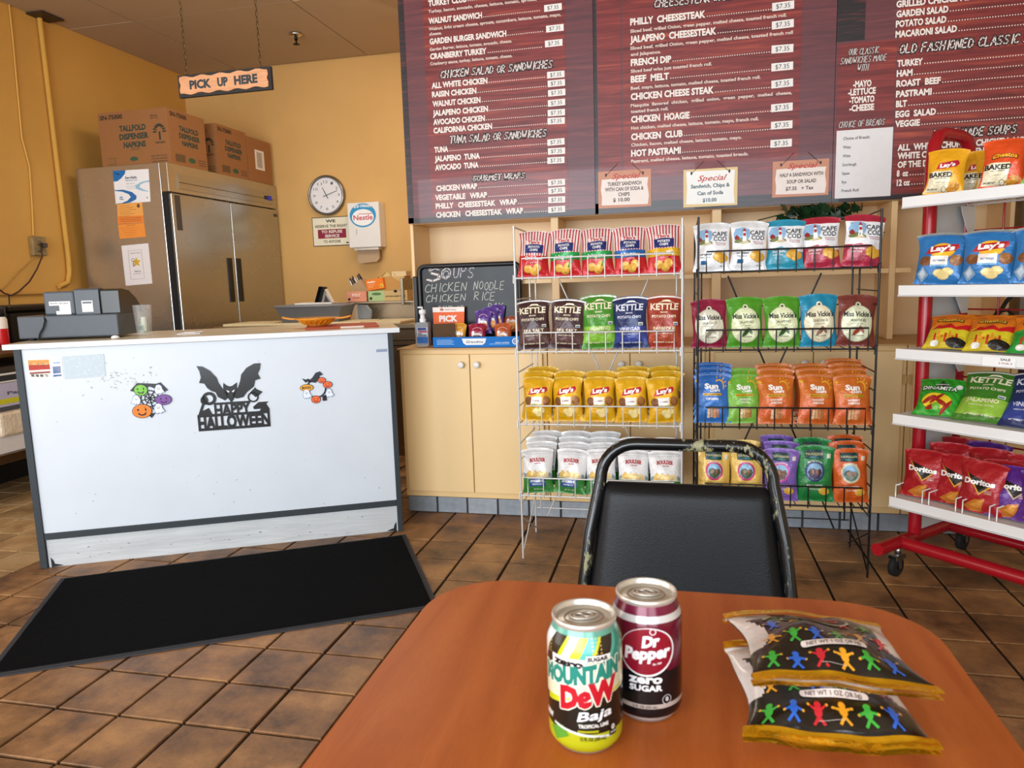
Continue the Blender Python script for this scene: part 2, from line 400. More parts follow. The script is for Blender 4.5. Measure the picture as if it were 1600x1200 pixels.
# toe-kick: grey tiles
bb = struct(MB().box(-1.36, 3.462, 0, 2.6, 3.55, .088, '2f2f31').build('baseboard_back', PAINT))
bm = mat('grey_wall_tile', .5, noise=.18, nscale=30, bump=.2, bscale=70)
x = -1.373
while x < 1.9:
    t = MB().box(.003, 0, .003, .155, -.008, .084, random.choice(('8f979f', '99a1a8', '868e96')))
    o = t.build('tile', bm, bb, bevel=.0025, loc=(x, 3.463+random.uniform(-.001, .001), 0)); x += .1615

# ================================================================ BASE CABINETS (one carcass per pair of doors)
TAN = 'ebc98f'
CABP = mat('cabinet_paint', .42, noise=.04, nscale=3, bump=.05, bscale=60, stretch=(1, 1, .3))
def knob(parent, x, y, z):
    MB().lathe([(0, -.03), (.010, -.0295), (.0155, -.026), (.017, -.021), (.013, -.016), (.006, -.012), (.006, 0)], 18, (x, y, z), 'e9e6e0', axis='y').build('knob', GLOSS, parent)
def hinge(parent, x, z):
    MB().tube([(x, 3.432, z-.022), (x, 3.432, z+.022)], .004, 8, 'cfa768').box(x-.013, 3.434, z-.018, x+.013, 3.4395, z+.018, 'd6b072').build('hinge', CABP, parent)
cabs = [(-1.372, -.617, -1.001, 'leftmost tan base cabinet, beside the white counter'), (-.613, .140, -.219, 'tan base cabinet behind the white wire rack'),
        (.144, .970, .586, 'tan base cabinet behind the black wire rack'), (.974, 1.76, 1.366, 'tan base cabinet behind the red and white shelf rack'), (1.764, 2.55, 2.15, 'rightmost tan base cabinet against the right wall')]
for x0, x1, xm, lab in cabs:
    c = thing('base_cabinet', lab, 'cabinet', (0, 0, 0), group='tan base cabinets under the ledge')
    MB().box(x0, 3.44, .09, x1, 3.91, .851, TAN).build('body', CABP, c, bevel=.003)
    lo, hi = .122, .826
    e = .022 if x0 < -1 or abs(x0-.974) < .01 or x0 < 0 else .012
    for a0, a1, kx in ((x0+.02, xm-.002, xm-.040), (xm+.002, x1-(.02), xm+.040)):
        d = MB().box(a0, 3.422, lo, a1, 3.4395, hi, 'edcd96').build('door', CABP, c, bevel=.003)
        knob(d, kx, 3.4225, .775)
    if x0 > .9 or x0 > 0: hinge(c, x0+.012 if x0 > .9 else x1-.012, .70); hinge(c, x0+.012 if x0 > .9 else x1-.012, .2)
MB().box(-1.376, 3.415, .8515, 2.55, 3.925, .8575, 'c39a62').build('ledge_top', CABP)
o = bpy.data.objects['ledge_top']; o.name = 'cabinet_worktop'; tag(o, 'long tan worktop running over all the base cabinets', 'worktop')

# ================================================================ HUTCH (open shelving on the worktop)
h = thing('open_shelving', 'tan built-in open shelving under the menu board', 'shelf')
HP = CABP
MB().box(-1.365, 3.905, .858, 2.5, 3.924, 1.5, 'efcf9e').build('back_panel', HP, h)
MB().box(-1.365, 3.65, 1.482, 2.5, 3.904, 1.5, 'dcb57c').build('top_panel', HP, h)
for x0, x1, nm in ((-1.362, -1.345, 'side_panel'), (-.620, -.582, 'divider'), (.157, .199, 'divider'), (.938, .964, 'divider'), (1.415, 1.433, 'divider')):
    MB().box(x0, 3.65, .858, x1, 3.904, 1.482, 'ecc994').build(nm, HP, h, bevel=.002)
for x0, x1 in ((-1.344, -.621), (-.581, .156), (.200, .937)):
    MB().box(x0, 3.652, 1.160, x1, 3.904, 1.182, 'efcd98').build('shelf', HP, h, bevel=.002)
MB().box(.965, 3.652, 1.160, 1.03, 3.904, 1.182, 'efcd98').build('shelf', HP, h, bevel=.002)
# window at the far right seen through the rack
wn = MB()
wn.box(1.50, 3.56, .86, 1.545, 3.64, 1.5, 'e8e8e6').box(1.9, 3.56, .86, 1.945, 3.64, 1.5, 'e8e8e6').box(1.545, 3.56, .86, 1.9, 3.64, .91, 'e8e8e6').box(1.545, 3.56, 1.45, 1.9, 3.64, 1.5, 'e8e8e6')
wn.box(1.455, 3.60, .86, 1.50, 3.645, 1.5, '7d7264')
wf = struct(wn.build('window_1', PAINT, bevel=.003)); MB().box(1.545, 3.60, .91, 1.9, 3.606, 1.45, '9aa0a4').build('pane', mat('window_pane', .12, noise=.03), wf)

# ================================================================ WHITE SERVICE COUNTER
CA = Vector((-2.698, 2.48, 0)); CB = Vector((-1.292, 3.167, 0)); CUx = (CB-CA).normalized(); CRZ = math.atan2(CUx.y, CUx.x); CLEN = (CB-CA).length
CN = Vector((CUx.y, -CUx.x, 0)); CM = Matrix.Translation(CA) @ Matrix.Rotation(CRZ, 4, 'Z'); CMI = CM.inverted()
def onC(px, py, off=0): p = CMI @ onP(px, py, CA+CN*off, CN); return p.x, p.z
ct = thing('service_counter', 'white service counter with dark trim and Halloween decorations', 'counter', CA, CRZ)
CWH = mat('counter_laminate', .33, noise=.035, nscale=5, bump=.02, bscale=30)
L_ = CLEN
MB().box(.02, .004, .155, L_-.02, .024, .955, 'd2dae2').build('front_panel', CWH, ct)
kp = MB().box(.03, .008, .0, L_-.02, .028, .125, 'c4c9cb')
kp.build('kick_panel', mat('scuffed_paint', .6, noise=.16, nscale=9, stretch=(.4, 1, 3), bump=.25, bscale=30), ct)
TR = '2b3338'
MB().box(0, -.004, 0, .028, .03, .957, TR).build('corner_trim', PAINT, ct, bevel=.002)
MB().box(L_-.024, -.004, 0, L_, .03, .957, TR).build('corner_trim', PAINT, ct, bevel=.002)
MB().box(.028, -.002, .126, L_-.024, .02, .154, TR).build('rail_trim', PAINT, ct, bevel=.002)
MB().box(0, .03, .0, .02, .6, .957, 'cfc6b4').box(L_-.02, .03, 0, L_, .6, .957, 'cfc6b4').build('side_panel', PAINT, ct)
MB().box(-.03, -.02, .9575, L_+.03, .62, .979, 'd9cdb4').build('countertop', mat('counter_top_laminate', .25, noise=.08, nscale=6), ct, bevel=.003)
MB().box(-.03, -.0245, .9575, L_+.03, -.0205, .979, 'dfe4e8').build('edge_band', CWH, ct)
# dirt scuffs and chips on the panel (flat marks)
rs = random.Random(3); b = MB()
for k in range(46):
    x = rs.uniform(.1, L_-.1); z = rs.choice((rs.uniform(.16, .36), rs.uniform(.2, .9)))
    b.dec(EL(x, z, rs.uniform(.001, .004), rs.uniform(.0007, .002), 6, rs.uniform(-.4, .4), 1), lambda u, v: (u, .0035, v), rs.choice(('8a8f92', '5a5f63', 'b9b6ae')))
for k in range(26):
    x = rs.uniform(.1, L_-.1); z = rs.uniform(.01, .1)
    b.dec(EL(x, z, rs.uniform(.002, .008), rs.uniform(.0008, .002), 6, rs.uniform(-.2, .2), 1), lambda u, v: (u, .0075, v), rs.choice(('77736c', '4c4a46', '9a968e')))
for cx, s in ((.04, 1), (L_-.03, -1)):
    b.dec(PO([(cx, .0), (cx+.05*s, .003), (cx+.03*s, .010), (cx+.014*s, .014), (cx+.010*s, .03), (cx, .045)]), lambda u, v: (u, .0072, v), '14181a')
b.build('scuff_marks', PAINT, ct)
b = MB()
for k in range(60):
    x = .40+rs.gauss(0, .09); z = .80+rs.gauss(0, .035); b.dec(EL(x, z, rs.uniform(.002, .010), rs.uniform(.001, .004), 6, rs.uniform(-1, 1), 1), lambda u, v: (u, .0034, v), rs.choice(('b9bcba', 'c2c5c4', 'aeada6')))
b.build('adhesive_residue', PAINT, ct)
# texture: post card and clear patch on the counter
def cflat(px): return [onC(*p) for p in px]
def cpane(name, px, th, col, m, label, cat, extra=None, group=None):
    pts = cflat(px); b = MB(); b.ext(pts, lambda x, z, d: (x, d, z), .0036, .0036-th, col)
    if extra: extra(b, .0036-th-.0004)
    o = b.build(name, m, loc=CA, rot=(0, 0, CRZ)); return tag(o, label, cat, group)
def post(b, y):
    f = lambda px, py: (onC(px, py)[0], y, onC(px, py)[1])
    def poly(pts, col): b.dec(PO(pts), f, col)
    poly([(43, 563), (76, 562), (77, 571), (44, 572)], 'e89a4a'); poly([(44, 571), (77, 570), (78, 577), (45, 579)], 'b8392c')
    for k in range(5): poly([(46+6*k, 567), (50+6*k, 567), (50+6*k, 572), (46+6*k, 572)], 'f4d9a8')
    poly([(45, 579), (78, 577), (79, 590), (47, 592)], 'efe8de'); poly([(46, 582), (78, 580), (78, 583), (46, 585)], 'a8453a')
    for k in range(4): poly([(48+7*k, 585), (53+7*k, 585), (54+7*k, 589), (49+7*k, 589)], '4a4a4e')
    poly([(80, 562), (95, 561), (97, 590), (82, 591)], 'dfeaf6'); poly([(82, 573), (94, 572), (95, 583), (83, 584)], '2f6fc0'); poly([(83, 586), (96, 585), (96, 588), (83, 589)], '2f6fc0')
    b.dec(TX('information', onC(83, 569)[0], onC(83, 568)[1], onC(94, 568)[0], .006), lambda x, z: (x, y-.0003, z), '2f6fc0')
cpane('picture_card', [(42, 562), (96, 560), (99, 591), (46, 593)], .001, 'f2f2ee', PAPER, 'small picture postcard taped at the top left of the white counter', 'card', post)
def bub(b, y):
    for k in range(60):
        px = rs.uniform(99, 162); py = rs.uniform(556, 588); x, z = onC(px, py); b.dec(EL(x, z, rs.uniform(.001, .003), rs.uniform(.001, .003), 6, 0, 1), lambda u, v: (u, y, v), 'dde6ea')
cpane('clear_sleeve', [(97, 557), (162, 553), (165, 588), (101, 593)], .0012, 'bccad2', PRINT, 'bumpy clear plastic sleeve taped beside the postcard', 'sleeve', bub)
def lab(b, y):
    b.dec(TX('STAFF ONLY', onC(590, 549)[0], onC(590, 549)[1], onC(603, 549)[0], .005), lambda x, z: (x, y, z), 'e8ecf4')
cpane('small_label', [(588, 546), (605, 545), (605, 549.5), (588, 550.5)], .0008, '8e9cb8', PAPER, 'tiny grey label at the upper right of the counter front', 'label')
# ---- Halloween cut-outs (thin foam shapes stuck on the panel)
def cut(px, sc=(4.103, 170, 540)): return [onC(sc[1]+x/sc[0], sc[2]+y/sc[0]) for x, y in px]
def foam(b, pts, y0, th, col, edge=None): b.ext(pts, lambda x, z, d: (x, d, z), y0, y0-th, col, side=edge or col)
BK = '15181b'
b = MB()
wingL = [(562, 132), (598, 134), (648, 162), (690, 205), (703, 240), (735, 285), (762, 300), (770, 330), (745, 352), (700, 330), (684, 300), (655, 290), (630, 272), (612, 244), (578, 240), (590, 205), (580, 165)]
wingR = [(972, 112), (930, 115), (882, 142), (848, 185), (842, 225), (828, 268), (800, 300), (795, 330), (820, 340), (862, 330), (885, 298), (905, 282), (930, 262), (938, 222), (972, 212), (955, 180), (968, 150)]
head = [(733, 240), (756, 256), (772, 262), (790, 258), (820, 236), (822, 275), (812, 310), (800, 345), (786, 366), (770, 345), (750, 315), (733, 280)]
for p in (wingL, wingR, head): foam(b, cut(p), .0036, .004, BK)
x, z = cut([(766, 292)])[0]; x2, z2 = cut([(797, 290)])[0]
for ex, ez, s in ((x, z, 1), (x2, z2, -1)): b.dec(PO([(ex-.008*s, ez+.006), (ex+.006*s, ez-.002), (ex-.001*s, ez-.007)]), lambda u, v: (u, -.0008, v), 'eef2f6')
# moon, pumpkin, cat outline rings
for (cx, cy), r0, r1 in (((643, 340), .0165, .03),): b.dec(RING(*cut([(cx, cy)])[0], r0, r1, 24), lambda u, v: (u, -.0004, v), BK)
b.dec(RING(*cut([(925, 330)])[0], .017, .024, 24), lambda u, v: (u, -.0004, v), BK)
b.dec(EL(*cut([(612, 352)])[0], .016, .02, 16), lambda u, v: (u, -.0004, v), BK)
foam(b, cut([(905, 300), (938, 268), (945, 278), (985, 296), (960, 320), (940, 330)]), .0036, .004, BK)
foam(b, cut([(925, 392), (960, 362), (1022, 358), (1008, 372), (1030, 405), (1030, 430), (960, 432), (975, 405), (930, 408)]), .0036, .004, BK)
foam(b, cut([(568, 462), (598, 372), (614, 374), (600, 420), (640, 400), (664, 440), (664, 458)]), .0036, .0036, BK)
(xa, za), (xb, zb) = cut([(680, 450), (912, 432)])
b.dec(TX('HAPPY', xa, za, xb, .052, .045), lambda u, v: (u, -.0004, v), BK)
(xc, zc), (xd, zd) = cut([(576, 540), (1036, 506)]); zz = (zc+zd)/2
b.dec(TX('HALLOWEEN', xc, zz, xd, .058, .05), lambda u, v: (u, -.0004, v), BK)
for a_, b_, c_, d_ in ((xc, zz-.008, xd, zz+.004), (xc, zz+.054, xd, zz+.066), (xa, za+.048, xb, za+.058), (xc, zz, xc+.007, zz+.06), (xd-.007, zz, xd, zz+.06)): b.box(a_, -.0006, b_, c_, .0036, d_, BK)
tag(b.build('bat_sign', GLOSS, loc=CA, rot=(0, 0, CRZ)), 'black bat cut-out reading HAPPY HALLOWEEN in the middle of the counter', 'decoration', 'Halloween cut-outs on the counter')
def blob(b, c, rx, rz, y, col, edge='15181b', e=.0022):
    x, z = cut([c])[0]
    b.ext([(x+(rx+e)*cos(2*pi*j/20), z+(rz+e)*sin(2*pi*j/20)) for j in range(20)], lambda u, v, d: (u, d, v), .0036, y, edge)
    b.dec(EL(x, z, rx, rz, 20), lambda u, v: (u, y-.0004, v), col); return x, z
def face(b, x, z, s, y, col='1a1412', mouth=True):
    for d in (-1, 1): b.dec(EL(x+d*s*.35, z+s*.15, s*.09, s*.13, 8), lambda u, v: (u, y, v), col)
    if mouth: b.dec(RING(x, z, s*.32, s*.46, 10, 1, pi*1.15, pi*1.85), lambda u, v: (u, y, v), col)
def ghost(b, c, s, y, fl=1):
    x, z = cut([c])[0]
    g = [(-.5, .3), (-.3, .75), (.1, .85), (.45, .6), (.55, .1), (.85, -.45), (.5, -.5), (.3, -.7), (0, -.55), (-.3, -.75), (-.5, -.45), (-.6, 0)]
    for k, cc, yy in ((1.12, '6f86a8', y), (1, 'e3ecf8', y-.0008)): b.ext([(x+fl*p*s*k, z+q*s*k) for p, q in g], lambda u, v, d: (u, d, v), .0036, yy, cc)
    face(b, x, z+s*.3, s*.5, y-.0013)
b = MB()
for k in range(8):
    x, z = cut([(262, 340)])[0]; a = k*pi/4+.2
    b.tube([(x, .001, z), (x+.05*cos(a), .001, z+.05*sin(a))], .0022, 5, BK)
b.dec(RING(x, z, .018, .022, 24), lambda u, v: (u, 0, v), BK); b.dec(RING(x, z, .033, .038, 24), lambda u, v: (u, 0, v), BK)
foam(b, cut([(135, 290), (180, 240), (300, 245), (330, 236), (380, 285), (350, 300), (262, 262), (180, 300)]), .0036, .003, BK)
foam(b, cut([(250, 440), (300, 430), (275, 465)]), .0036, .003, BK)
for c, rx, rz, col in (((205, 285), .026, .023, '76c232'), ((352, 347), .031, .022, '7a4a9c'), ((214, 420), .038, .029, 'f0801e')):
    x, z = blob(b, c, rx, rz, -.002, col); face(b, x, z, rz*1.5, -.0029)
    b.dec(RING(x, z-.0, rx*.42, rx*.46, 12, rz/rx*2, -.9, .9), lambda u, v: (u, -.0025, v), '3a2a18')
ghost(b, (320, 283), .026, -.002); ghost(b, (178, 350), .026, -.002, -1); ghost(b, (320, 405), .028, -.002)
tag(b.build('ghost_web_cutout', GLOSS, loc=CA, rot=(0, 0, CRZ)), 'Halloween cut-out of pumpkins and ghosts around a spider web, left of the bat', 'decoration', 'Halloween cut-outs on the counter')
b = MB(); x, z = cut([(1330, 275)])[0]
b.dec(RING(x, z, .038, .045, 24), lambda u, v: (u, 0, v), BK)
foam(b, cut([(1275, 232), (1305, 205), (1325, 175), (1352, 165), (1372, 185), (1350, 195), (1352, 212), (1325, 238)]), .0036, .005, '1d2430')
foam(b, cut([(1238, 212), (1262, 218), (1280, 212), (1300, 235), (1275, 228), (1262, 238)]), .0036, .005, BK)
for c, rx, rz, col in (((1365, 222), .016, .012, 'f06a34'), ((1402, 250), .019, .014, 'f06a34'), ((1328, 345), .019, .016, 'f06a34'), ((1268, 270), .028, .014, 'f0a82a')):
    x, z = blob(b, c, rx, rz, -.002, col)
    if rx < .025: face(b, x, z, rz*1.5, -.0029)
x, z = cut([(1268, 270)])[0]; b.dec(TX('BOOO', x-.02, z-.005, x+.02, .011, .04), lambda u, v: (u, -.0030, v), '1a1412')
ghost(b, (1268, 312), .026, -.0022); ghost(b, (1412, 305), .024, -.0022, 1)
foam(b, cut([(1368, 325), (1395, 312), (1398, 352), (1372, 355)]), .0036, .004, BK)
tag(b.build('wreath_cutout', GLOSS, loc=CA, rot=(0, 0, CRZ)), 'small ring-shaped Halloween cut-out at the right of the counter', 'decoration', 'Halloween cut-outs on the counter')

# ================================================================ MAT
mr = math.atan2(.493, .870)
M_ = thing('floor_mat', 'long black floor mat lying in front of the white counter', 'mat', (-2.514, 2.397, 0), mr)
mp = mat('mat_pile', .95, spec=.1, noise=.35, nscale=220, bump=1., bscale=380)
b = MB(); nx, ny = 60, 34
b.add([(.022+(1.445-.044)*i/nx, -.022-(.826-.044)*j/ny, .0085+rs.uniform(-.0008, .0008)) for j in range(ny+1) for i in range(nx+1)], [((j+1)*(nx+1)+i, (j+1)*(nx+1)+i+1, j*(nx+1)+i+1, j*(nx+1)+i) for j in range(ny) for i in range(nx)], '0d0e10')
b.build('pile', mp, M_)
MB().box(0, -.826, .0005, 1.445, 0, .004, '33343a').box(.012, -.814, .004, 1.433, -.012, .0065, '2c2d31').build('rubber_border', RUBBER, M_, bevel=.002)
# ================================================================ FRIDGE
FX, FY, FZ, FLN = -3.42, 4.50, 2.055, 1.40   # front face plane X, near side Y, top, length along Y
fr = thing('refrigerator', 'tall stainless two-door refrigerator against the left kitchen wall', 'refrigerator', (0, 0, 0))
MB().box(XL+.09, FY, .14, FX-.06, FY+FLN, FZ, 'c6c6c4').build('body', STEEL, fr, bevel=.004)
MB().box(FX-.058, FY, 1.86, FX, FY+FLN, FZ, 'bcb6a8').box(FX-.002, FY+.10, 1.93, FX+.008, FY+FLN-.06, 1.935, '5a5046').build('header_panel', STEEL, fr, bevel=.003)
MB().box(FX+.001, FY+.10, 1.89, FX+.006, FY+FLN-.08, 1.99, 'b4b0a6').build('header_inset', STEEL, fr)
MB().box(FX+.006, FY+FLN-.20, 1.925, FX+.012, FY+FLN-.17, 1.955, '1a1a1c').box(FX+.006, FY+FLN-.155, 1.922, FX+.012, FY+FLN-.10, 1.958, '2a3ad0').build('control_display', PLAST, fr)
MB().box(FX-.057, FY+.0, .14, FX-.02, FY+.012, 1.855, '1a1a1c').box(FX-.057, FY+.012, .15, FX-.050, FY+FLN, 1.85, '1a1a1c').build('door_gasket', RUBBER, fr)
mid = FY+FLN*.5
for y0, y1, hy in ((FY+.014, mid-.005, mid-.075), (mid+.005, FY+FLN-.005, mid+.045)):
    d = MB().box(FX-.049, y0, .16, FX+.004, y1, 1.85, 'b4b2aa').build('door', STEEL, fr, bevel=.006)
    MB().box(FX+.0045, hy-.03, 1.08, FX+.010, hy+.03, 1.42, '17181b').box(FX+.010, hy-.018, 1.10, FX+.012, hy+.018, 1.40, '08090a').build('recessed_handle', PLAST, d, bevel=.002)
MB().box(FX+.0045, FY+.045, 1.60, FX+.006, FY+.10, 1.84, '4a443c').build('sticker', PAPER, fr)
for k in range(4): MB().lathe([(0, 0), (.045, 0), (.045, .03), (0, .03)], 16, (FX-.12 if k % 2 else XL+.2, FY+.12+(k//2)*1.15, .05), '1c1c1e', axis='y').build('caster', RUBBER, fr)
b = MB().box(FX+.0045, FY+FLN-.075, 1.79, FX+.006, FY+FLN-.02, 1.815, '4a443c'); b.build('badge', PAPER, fr)
# papers on the fridge side (face -Y)
def sheet(name, pts, col, label, cat, extra, group=None, Y=FY, off=.0012):
    P = [onY(px, py, Y-off) for px, py in pts]; b = MB()
    b.ext([(p.x, p.z) for p in P], lambda x, z, d: (x, d, z), Y-.0002, Y-off, col)
    bl, br, tl = P[3], P[2], P[0]; cx, cz = P[0].x, P[0].z
    def f(u, v):   # u 0..1 left to right, v 0..1 bottom to top
        t = P[0]*(1-u)+P[1]*u; bo = P[3]*(1-u)+P[2]*u; q = bo*(1-v)+t*v; return (q.x, Y-off-.0004, q.z)
    extra(b, f); return tag(b.build(name, PAPER), label, cat, group)
def cert(b, f):
    b.dec(PO([(0, .68), (.10, .68), (.22, .76), (.34, .90), (.36, 1), (0, 1)]), f, '1c6fb4')
    b.dec(RING(.05, .86, .1, .13, 10, .5, .2, 1.6), f, 'e8f0f8')
    b.dec(PO([(0, .42), (.25, .42), (.5, .33), (.62, .2), (.6, .1), (.42, .02), (.12, .0), (.35, .08), (.45, .18), (.4, .27), (.22, .36), (0, .4)]), f, '2a6fb0')
    b.dec(PO([(1, .66), (.78, .62), (.6, .52), (.62, .42), (.8, .34), (1, .3), (.84, .38), (.72, .46), (.75, .55), (.9, .6), (1, .6)]), f, '9cc4e0')
    b.dec(TX('ServSafe', .33, .74, .66, .07, .03), f, '2a3a50'); b.dec(TX('CERTIFICATION', .33, .67, .66, .035), f, '2a6fb0'); b.dec(TX('CERTIFICATE NO 1', .34, .58, .6, .02), f, '70808c')
    for k in range(4): b.dec(RC(.35, .53-.035*k, .62, .535-.035*k), f, '9aa4ac')
    b.dec(TX('ab', .13, .17, .22, .06, .03), f, '2a6fb0'); b.dec(RC(.12, .12, .24, .14), f, '2a3a50'); b.dec(EL(.92, .13, .02, .02, 8), f, '2a5a90')
sheet('certificate', [(176, 267), (232, 264), (235, 315), (181, 319)], 'f3f4f6', 'white and blue certificate taped highest on the fridge side', 'paper', cert, 'papers on the fridge side')
def lic(b, f):
    for k in range(7): b.dec(RC(.08, .86-.1*k, .5+.3*((k*37) % 5)/5, .875-.1*k), f, '9a5c24')
    b.dec(EL(.84, .84, .06, .1, 12), f, '6a4a30'); b.dec(RC(0, 0, 1, .36), f, 'ee8a3a')
    for k in range(3): b.dec(RC(.1, .1+.08*k, .9, .12+.08*k), lambda u, v: (f(u, v)[0], f(u, v)[1]-.0003, f(u, v)[2]), '9a5c24')
sheet('orange_permit', [(183, 318), (222, 316), (225, 348), (184, 350)], 'f2ac58', 'pale orange permit under the blue and white certificate', 'paper', lic, 'papers on the fridge side')
def lic2(b, f):
    b.dec(TX('STATE OF', .35, .88, .65, .05), f, '7a4a1c')
    for k in range(4): b.dec(RC(.1+.04*k, .7-.16*k, .75-.05*k, .715-.16*k), f, 'a8622a')
sheet('orange_permit', [(184.5, 351), (225, 348.5), (228, 370), (187, 373)], 'f4983e', 'brighter orange slip, lower of the two on the fridge side', 'paper', lic2, 'papers on the fridge side')
def star(b, f):
    for r in (RC(.22, .14, .235, .86), RC(.72, .14, .735, .86), RC(.22, .14, .735, .147), RC(.22, .853, .735, .86)): b.dec(r, f, 'b4b0ac')
    b.dec(PO([(.5+.17*(1 if k % 2 == 0 else .45)*cos(pi/2+k*pi/5), .56+.13*(1 if k % 2 == 0 else .45)*sin(pi/2+k*pi/5)) for k in range(10)]), f, 'e0b02a')
    b.dec(RING(.38, .62, .05, .065, 12, .7), f, '5a5a5a'); b.dec(RC(.36, .46, .40, .56), f, '7a7a7a')
    b.dec(TX('THANK YOU SO MUCH', .3, .78, .68, .02), f, '55504c'); b.dec(TX('Thank You', .38, .32, .62, .035, .03), f, '55504c'); b.dec(TX('for your support', .34, .27, .64, .02), f, '77726c')
sheet('star_poster', [(189.5, 384), (231.5, 380), (238, 443), (196.5, 446.5)], 'eeeaea', 'white sheet with a yellow star, lowest on the fridge side', 'paper', star, 'papers on the fridge side')
# cardboard boxes on the fridge
def carton(label, x0, y0, x1, y1, z0, z1, front, side, nm='cardboard_box'):
    t = thing(nm, label, 'box', (0, 0, 0), group='cardboard boxes on top of the refrigerator')
    b = MB().box(x0, y0, z0, x1, y1, z1, '9a683c')
    w, hh = x1-x0, z1-z0; d = y1-y0
    front(b, lambda u, v: (x0+u*w, y0-.0008, z0+v*hh)); side(b, lambda u, v: (x1+.0008, y0+u*d, z0+v*hh))
    b.build('carton', CARD, t, bevel=.003)
    MB().box(x0, y0+d*.48, z1, x1, y0+d*.52, z1+.0006, 'c49a62').build('packing_tape', PRINT, t)
    return t
INK = '2c4238'
def tree(b, f, cx, cy, r, sx=1):
    b.dec(RC(cx-.012*sx, cy-r, cx+.012*sx, cy), f, '3a3a30')
    for k in range(9):
        a = pi*(.0+k/8); b.dec(PO([(cx+.25*r*cos(a)*sx, cy+.25*r*sin(a)), (cx+r*cos(a-.12)*sx*.8, cy+r*1.2*sin(a-.12)), (cx+r*cos(a+.12)*sx*.8, cy+r*1.2*sin(a+.12))]) if 0 else EL(cx+.75*r*cos(a)*sx*.6, cy+.8*r*sin(a), r*.11*sx, r*.2, 8, a-pi/2, 1), f, '3a3a30')
def front(b, f):
    b.dec(TX('SN-75000', .03, .87, .36, .08, .03), f, '2e2a22')
    b.dec(TX('TALLFOLD', .30, .64, .68, .10, .04), f, INK); b.dec(TX('DISPENSER', .29, .49, .71, .10, .04), f, INK); b.dec(TX('NAPKINS', .34, .34, .66, .10, .04), f, INK)
    b.dec(TX('13 IN X 17 IN', .44, .29, .56, .025), f, INK)
    tree(b, f, .87, .58, .15); b.dec(TX('EVERGREEN', .80, .37, .94, .035, .02), f, '3a3a30')
    b.dec(TX('MADE IN USA', .76, .86, .86, .025), f, '3a3a30'); b.dec(TX('RECYCLE', .76, .82, .86, .02), f, '3a3a30')
    b.dec(RC(.08, .05, .20, .17), f, '6a5030')
    for k in range(6): b.dec(RC(.085+.019*k, .06, .095+.019*k, .16), lambda u, v: (f(u, v)[0], f(u, v)[1]-.0004, f(u, v)[2]), 'b07a48')
    b.dec(EL(.47, .13, .06, .04, 12), f, '3c5a3c')
    for k, t in enumerate(('DIE PER PACK', '24 PACKS BUNDLE', '10,000 NAPKINS')): b.dec(TX(t, .72, .14-.05*k, .95, .028, .01), f, '3a3a30')
def side(b, f, s=1):
    g = f
    b.dec(TX('SN-75000', .06, .87, .50, .08, .03), g, '2e2a22')
    b.dec(TX('TALLFOLD', .28, .64, .80, .09, .04), g, INK); b.dec(TX('DISPENSER', .26, .51, .83, .09, .04), g, INK); b.dec(TX('NAPKINS', .33, .38, .76, .09, .04), g, INK)
    b.dec(RC(.12, .06, .38, .20), g, '6a5030'); b.dec(EL(.56, .13, .10, .05, 12), g, '3c5a3c')
    for k in range(3): b.dec(RC(.74, .16-.045*k, .96, .175-.045*k), g, '5a4630')
def plain(b, f): b.dec(RC(.3, .3, .7, .75), f, 'e6ded2'); b.dec(RC(.38, .35, .6, .7), lambda u, v: (f(u, v)[0]+.0004, f(u, v)[1], f(u, v)[2]), 'b0a89c')
carton('largest cardboard napkin box, nearest on top of the refrigerator', -3.985, 4.56, -3.425, 4.965, FZ+.001, FZ+.375, front, side)
carton('second cardboard napkin box, behind the nearest one on the refrigerator', -3.95, 5.10, -3.425, 5.50, FZ+.001, FZ+.375, front, side)
carton('plain brown box with a white sticker, farthest on the refrigerator', -3.9, 5.51, -3.425, 5.86, FZ+.001, FZ+.355, lambda b, f: None, plain)

# ================================================================ CLOCK, SIGNS, DISPENSER ON THE BACK WALL
ck = thing('wall_clock', 'round wall clock with silver rim and white face', 'clock', (-2.942, YB-.001, 1.951))
MB().lathe([(.0, 0), (.165, 0), (.170, -.012), (.168, -.035), (.160, -.045), (.150, -.040), (.147, -.028)], 48, col='8d8a84', axis='y').build('rim', METAL, ck)
b = MB(); b.dec(EL(0, 0, .149, .149, 40), lambda x, z: (x, -.026, z), 'eeeaea')
for k in range(12):
    a = pi/2-(k+1)*pi/6; cx, cz = .113*cos(a), .113*sin(a); t = str(k+1); w = .0085*len(t)+.003
    b.dec(TX(t, cx-w, cz-.0115, cx+w, .023, .0), lambda x, z: (x, -.0265, z), '2a2a2c')
for k in range(60):
    a = k*pi/30; r0 = .136 if k % 5 else .133
    b.dec(PO([(r0*cos(a-.004), r0*sin(a-.004)), (.142*cos(a-.004), .142*sin(a-.004)), (.142*cos(a+.004), .142*sin(a+.004)), (r0*cos(a+.004), r0*sin(a+.004))]), lambda x, z: (x, -.0265, z), '3a3a3c')
b.build('dial', PAPER, ck)
def hand(name, deg, l, w, y):
    a = radians(90-deg); d = (cos(a), sin(a)); n = (-sin(a), cos(a)); b = MB()
    b.ext([(-.03*d[0]+n[0]*w, -.03*d[1]+n[1]*w), (-.03*d[0]-n[0]*w, -.03*d[1]-n[1]*w), (l*d[0]-n[0]*w*.6, l*d[1]-n[1]*w*.6), (l*d[0]+n[0]*w*.6, l*d[1]+n[1]*w*.6)], lambda x, z, q: (x, q, z), y+.001, y, '1c1c1e'); b.build(name, PAINT, ck)
hand('hour_hand', -27, .075, .004, -.030); hand('minute_hand', 72, .112, .003, -.033)
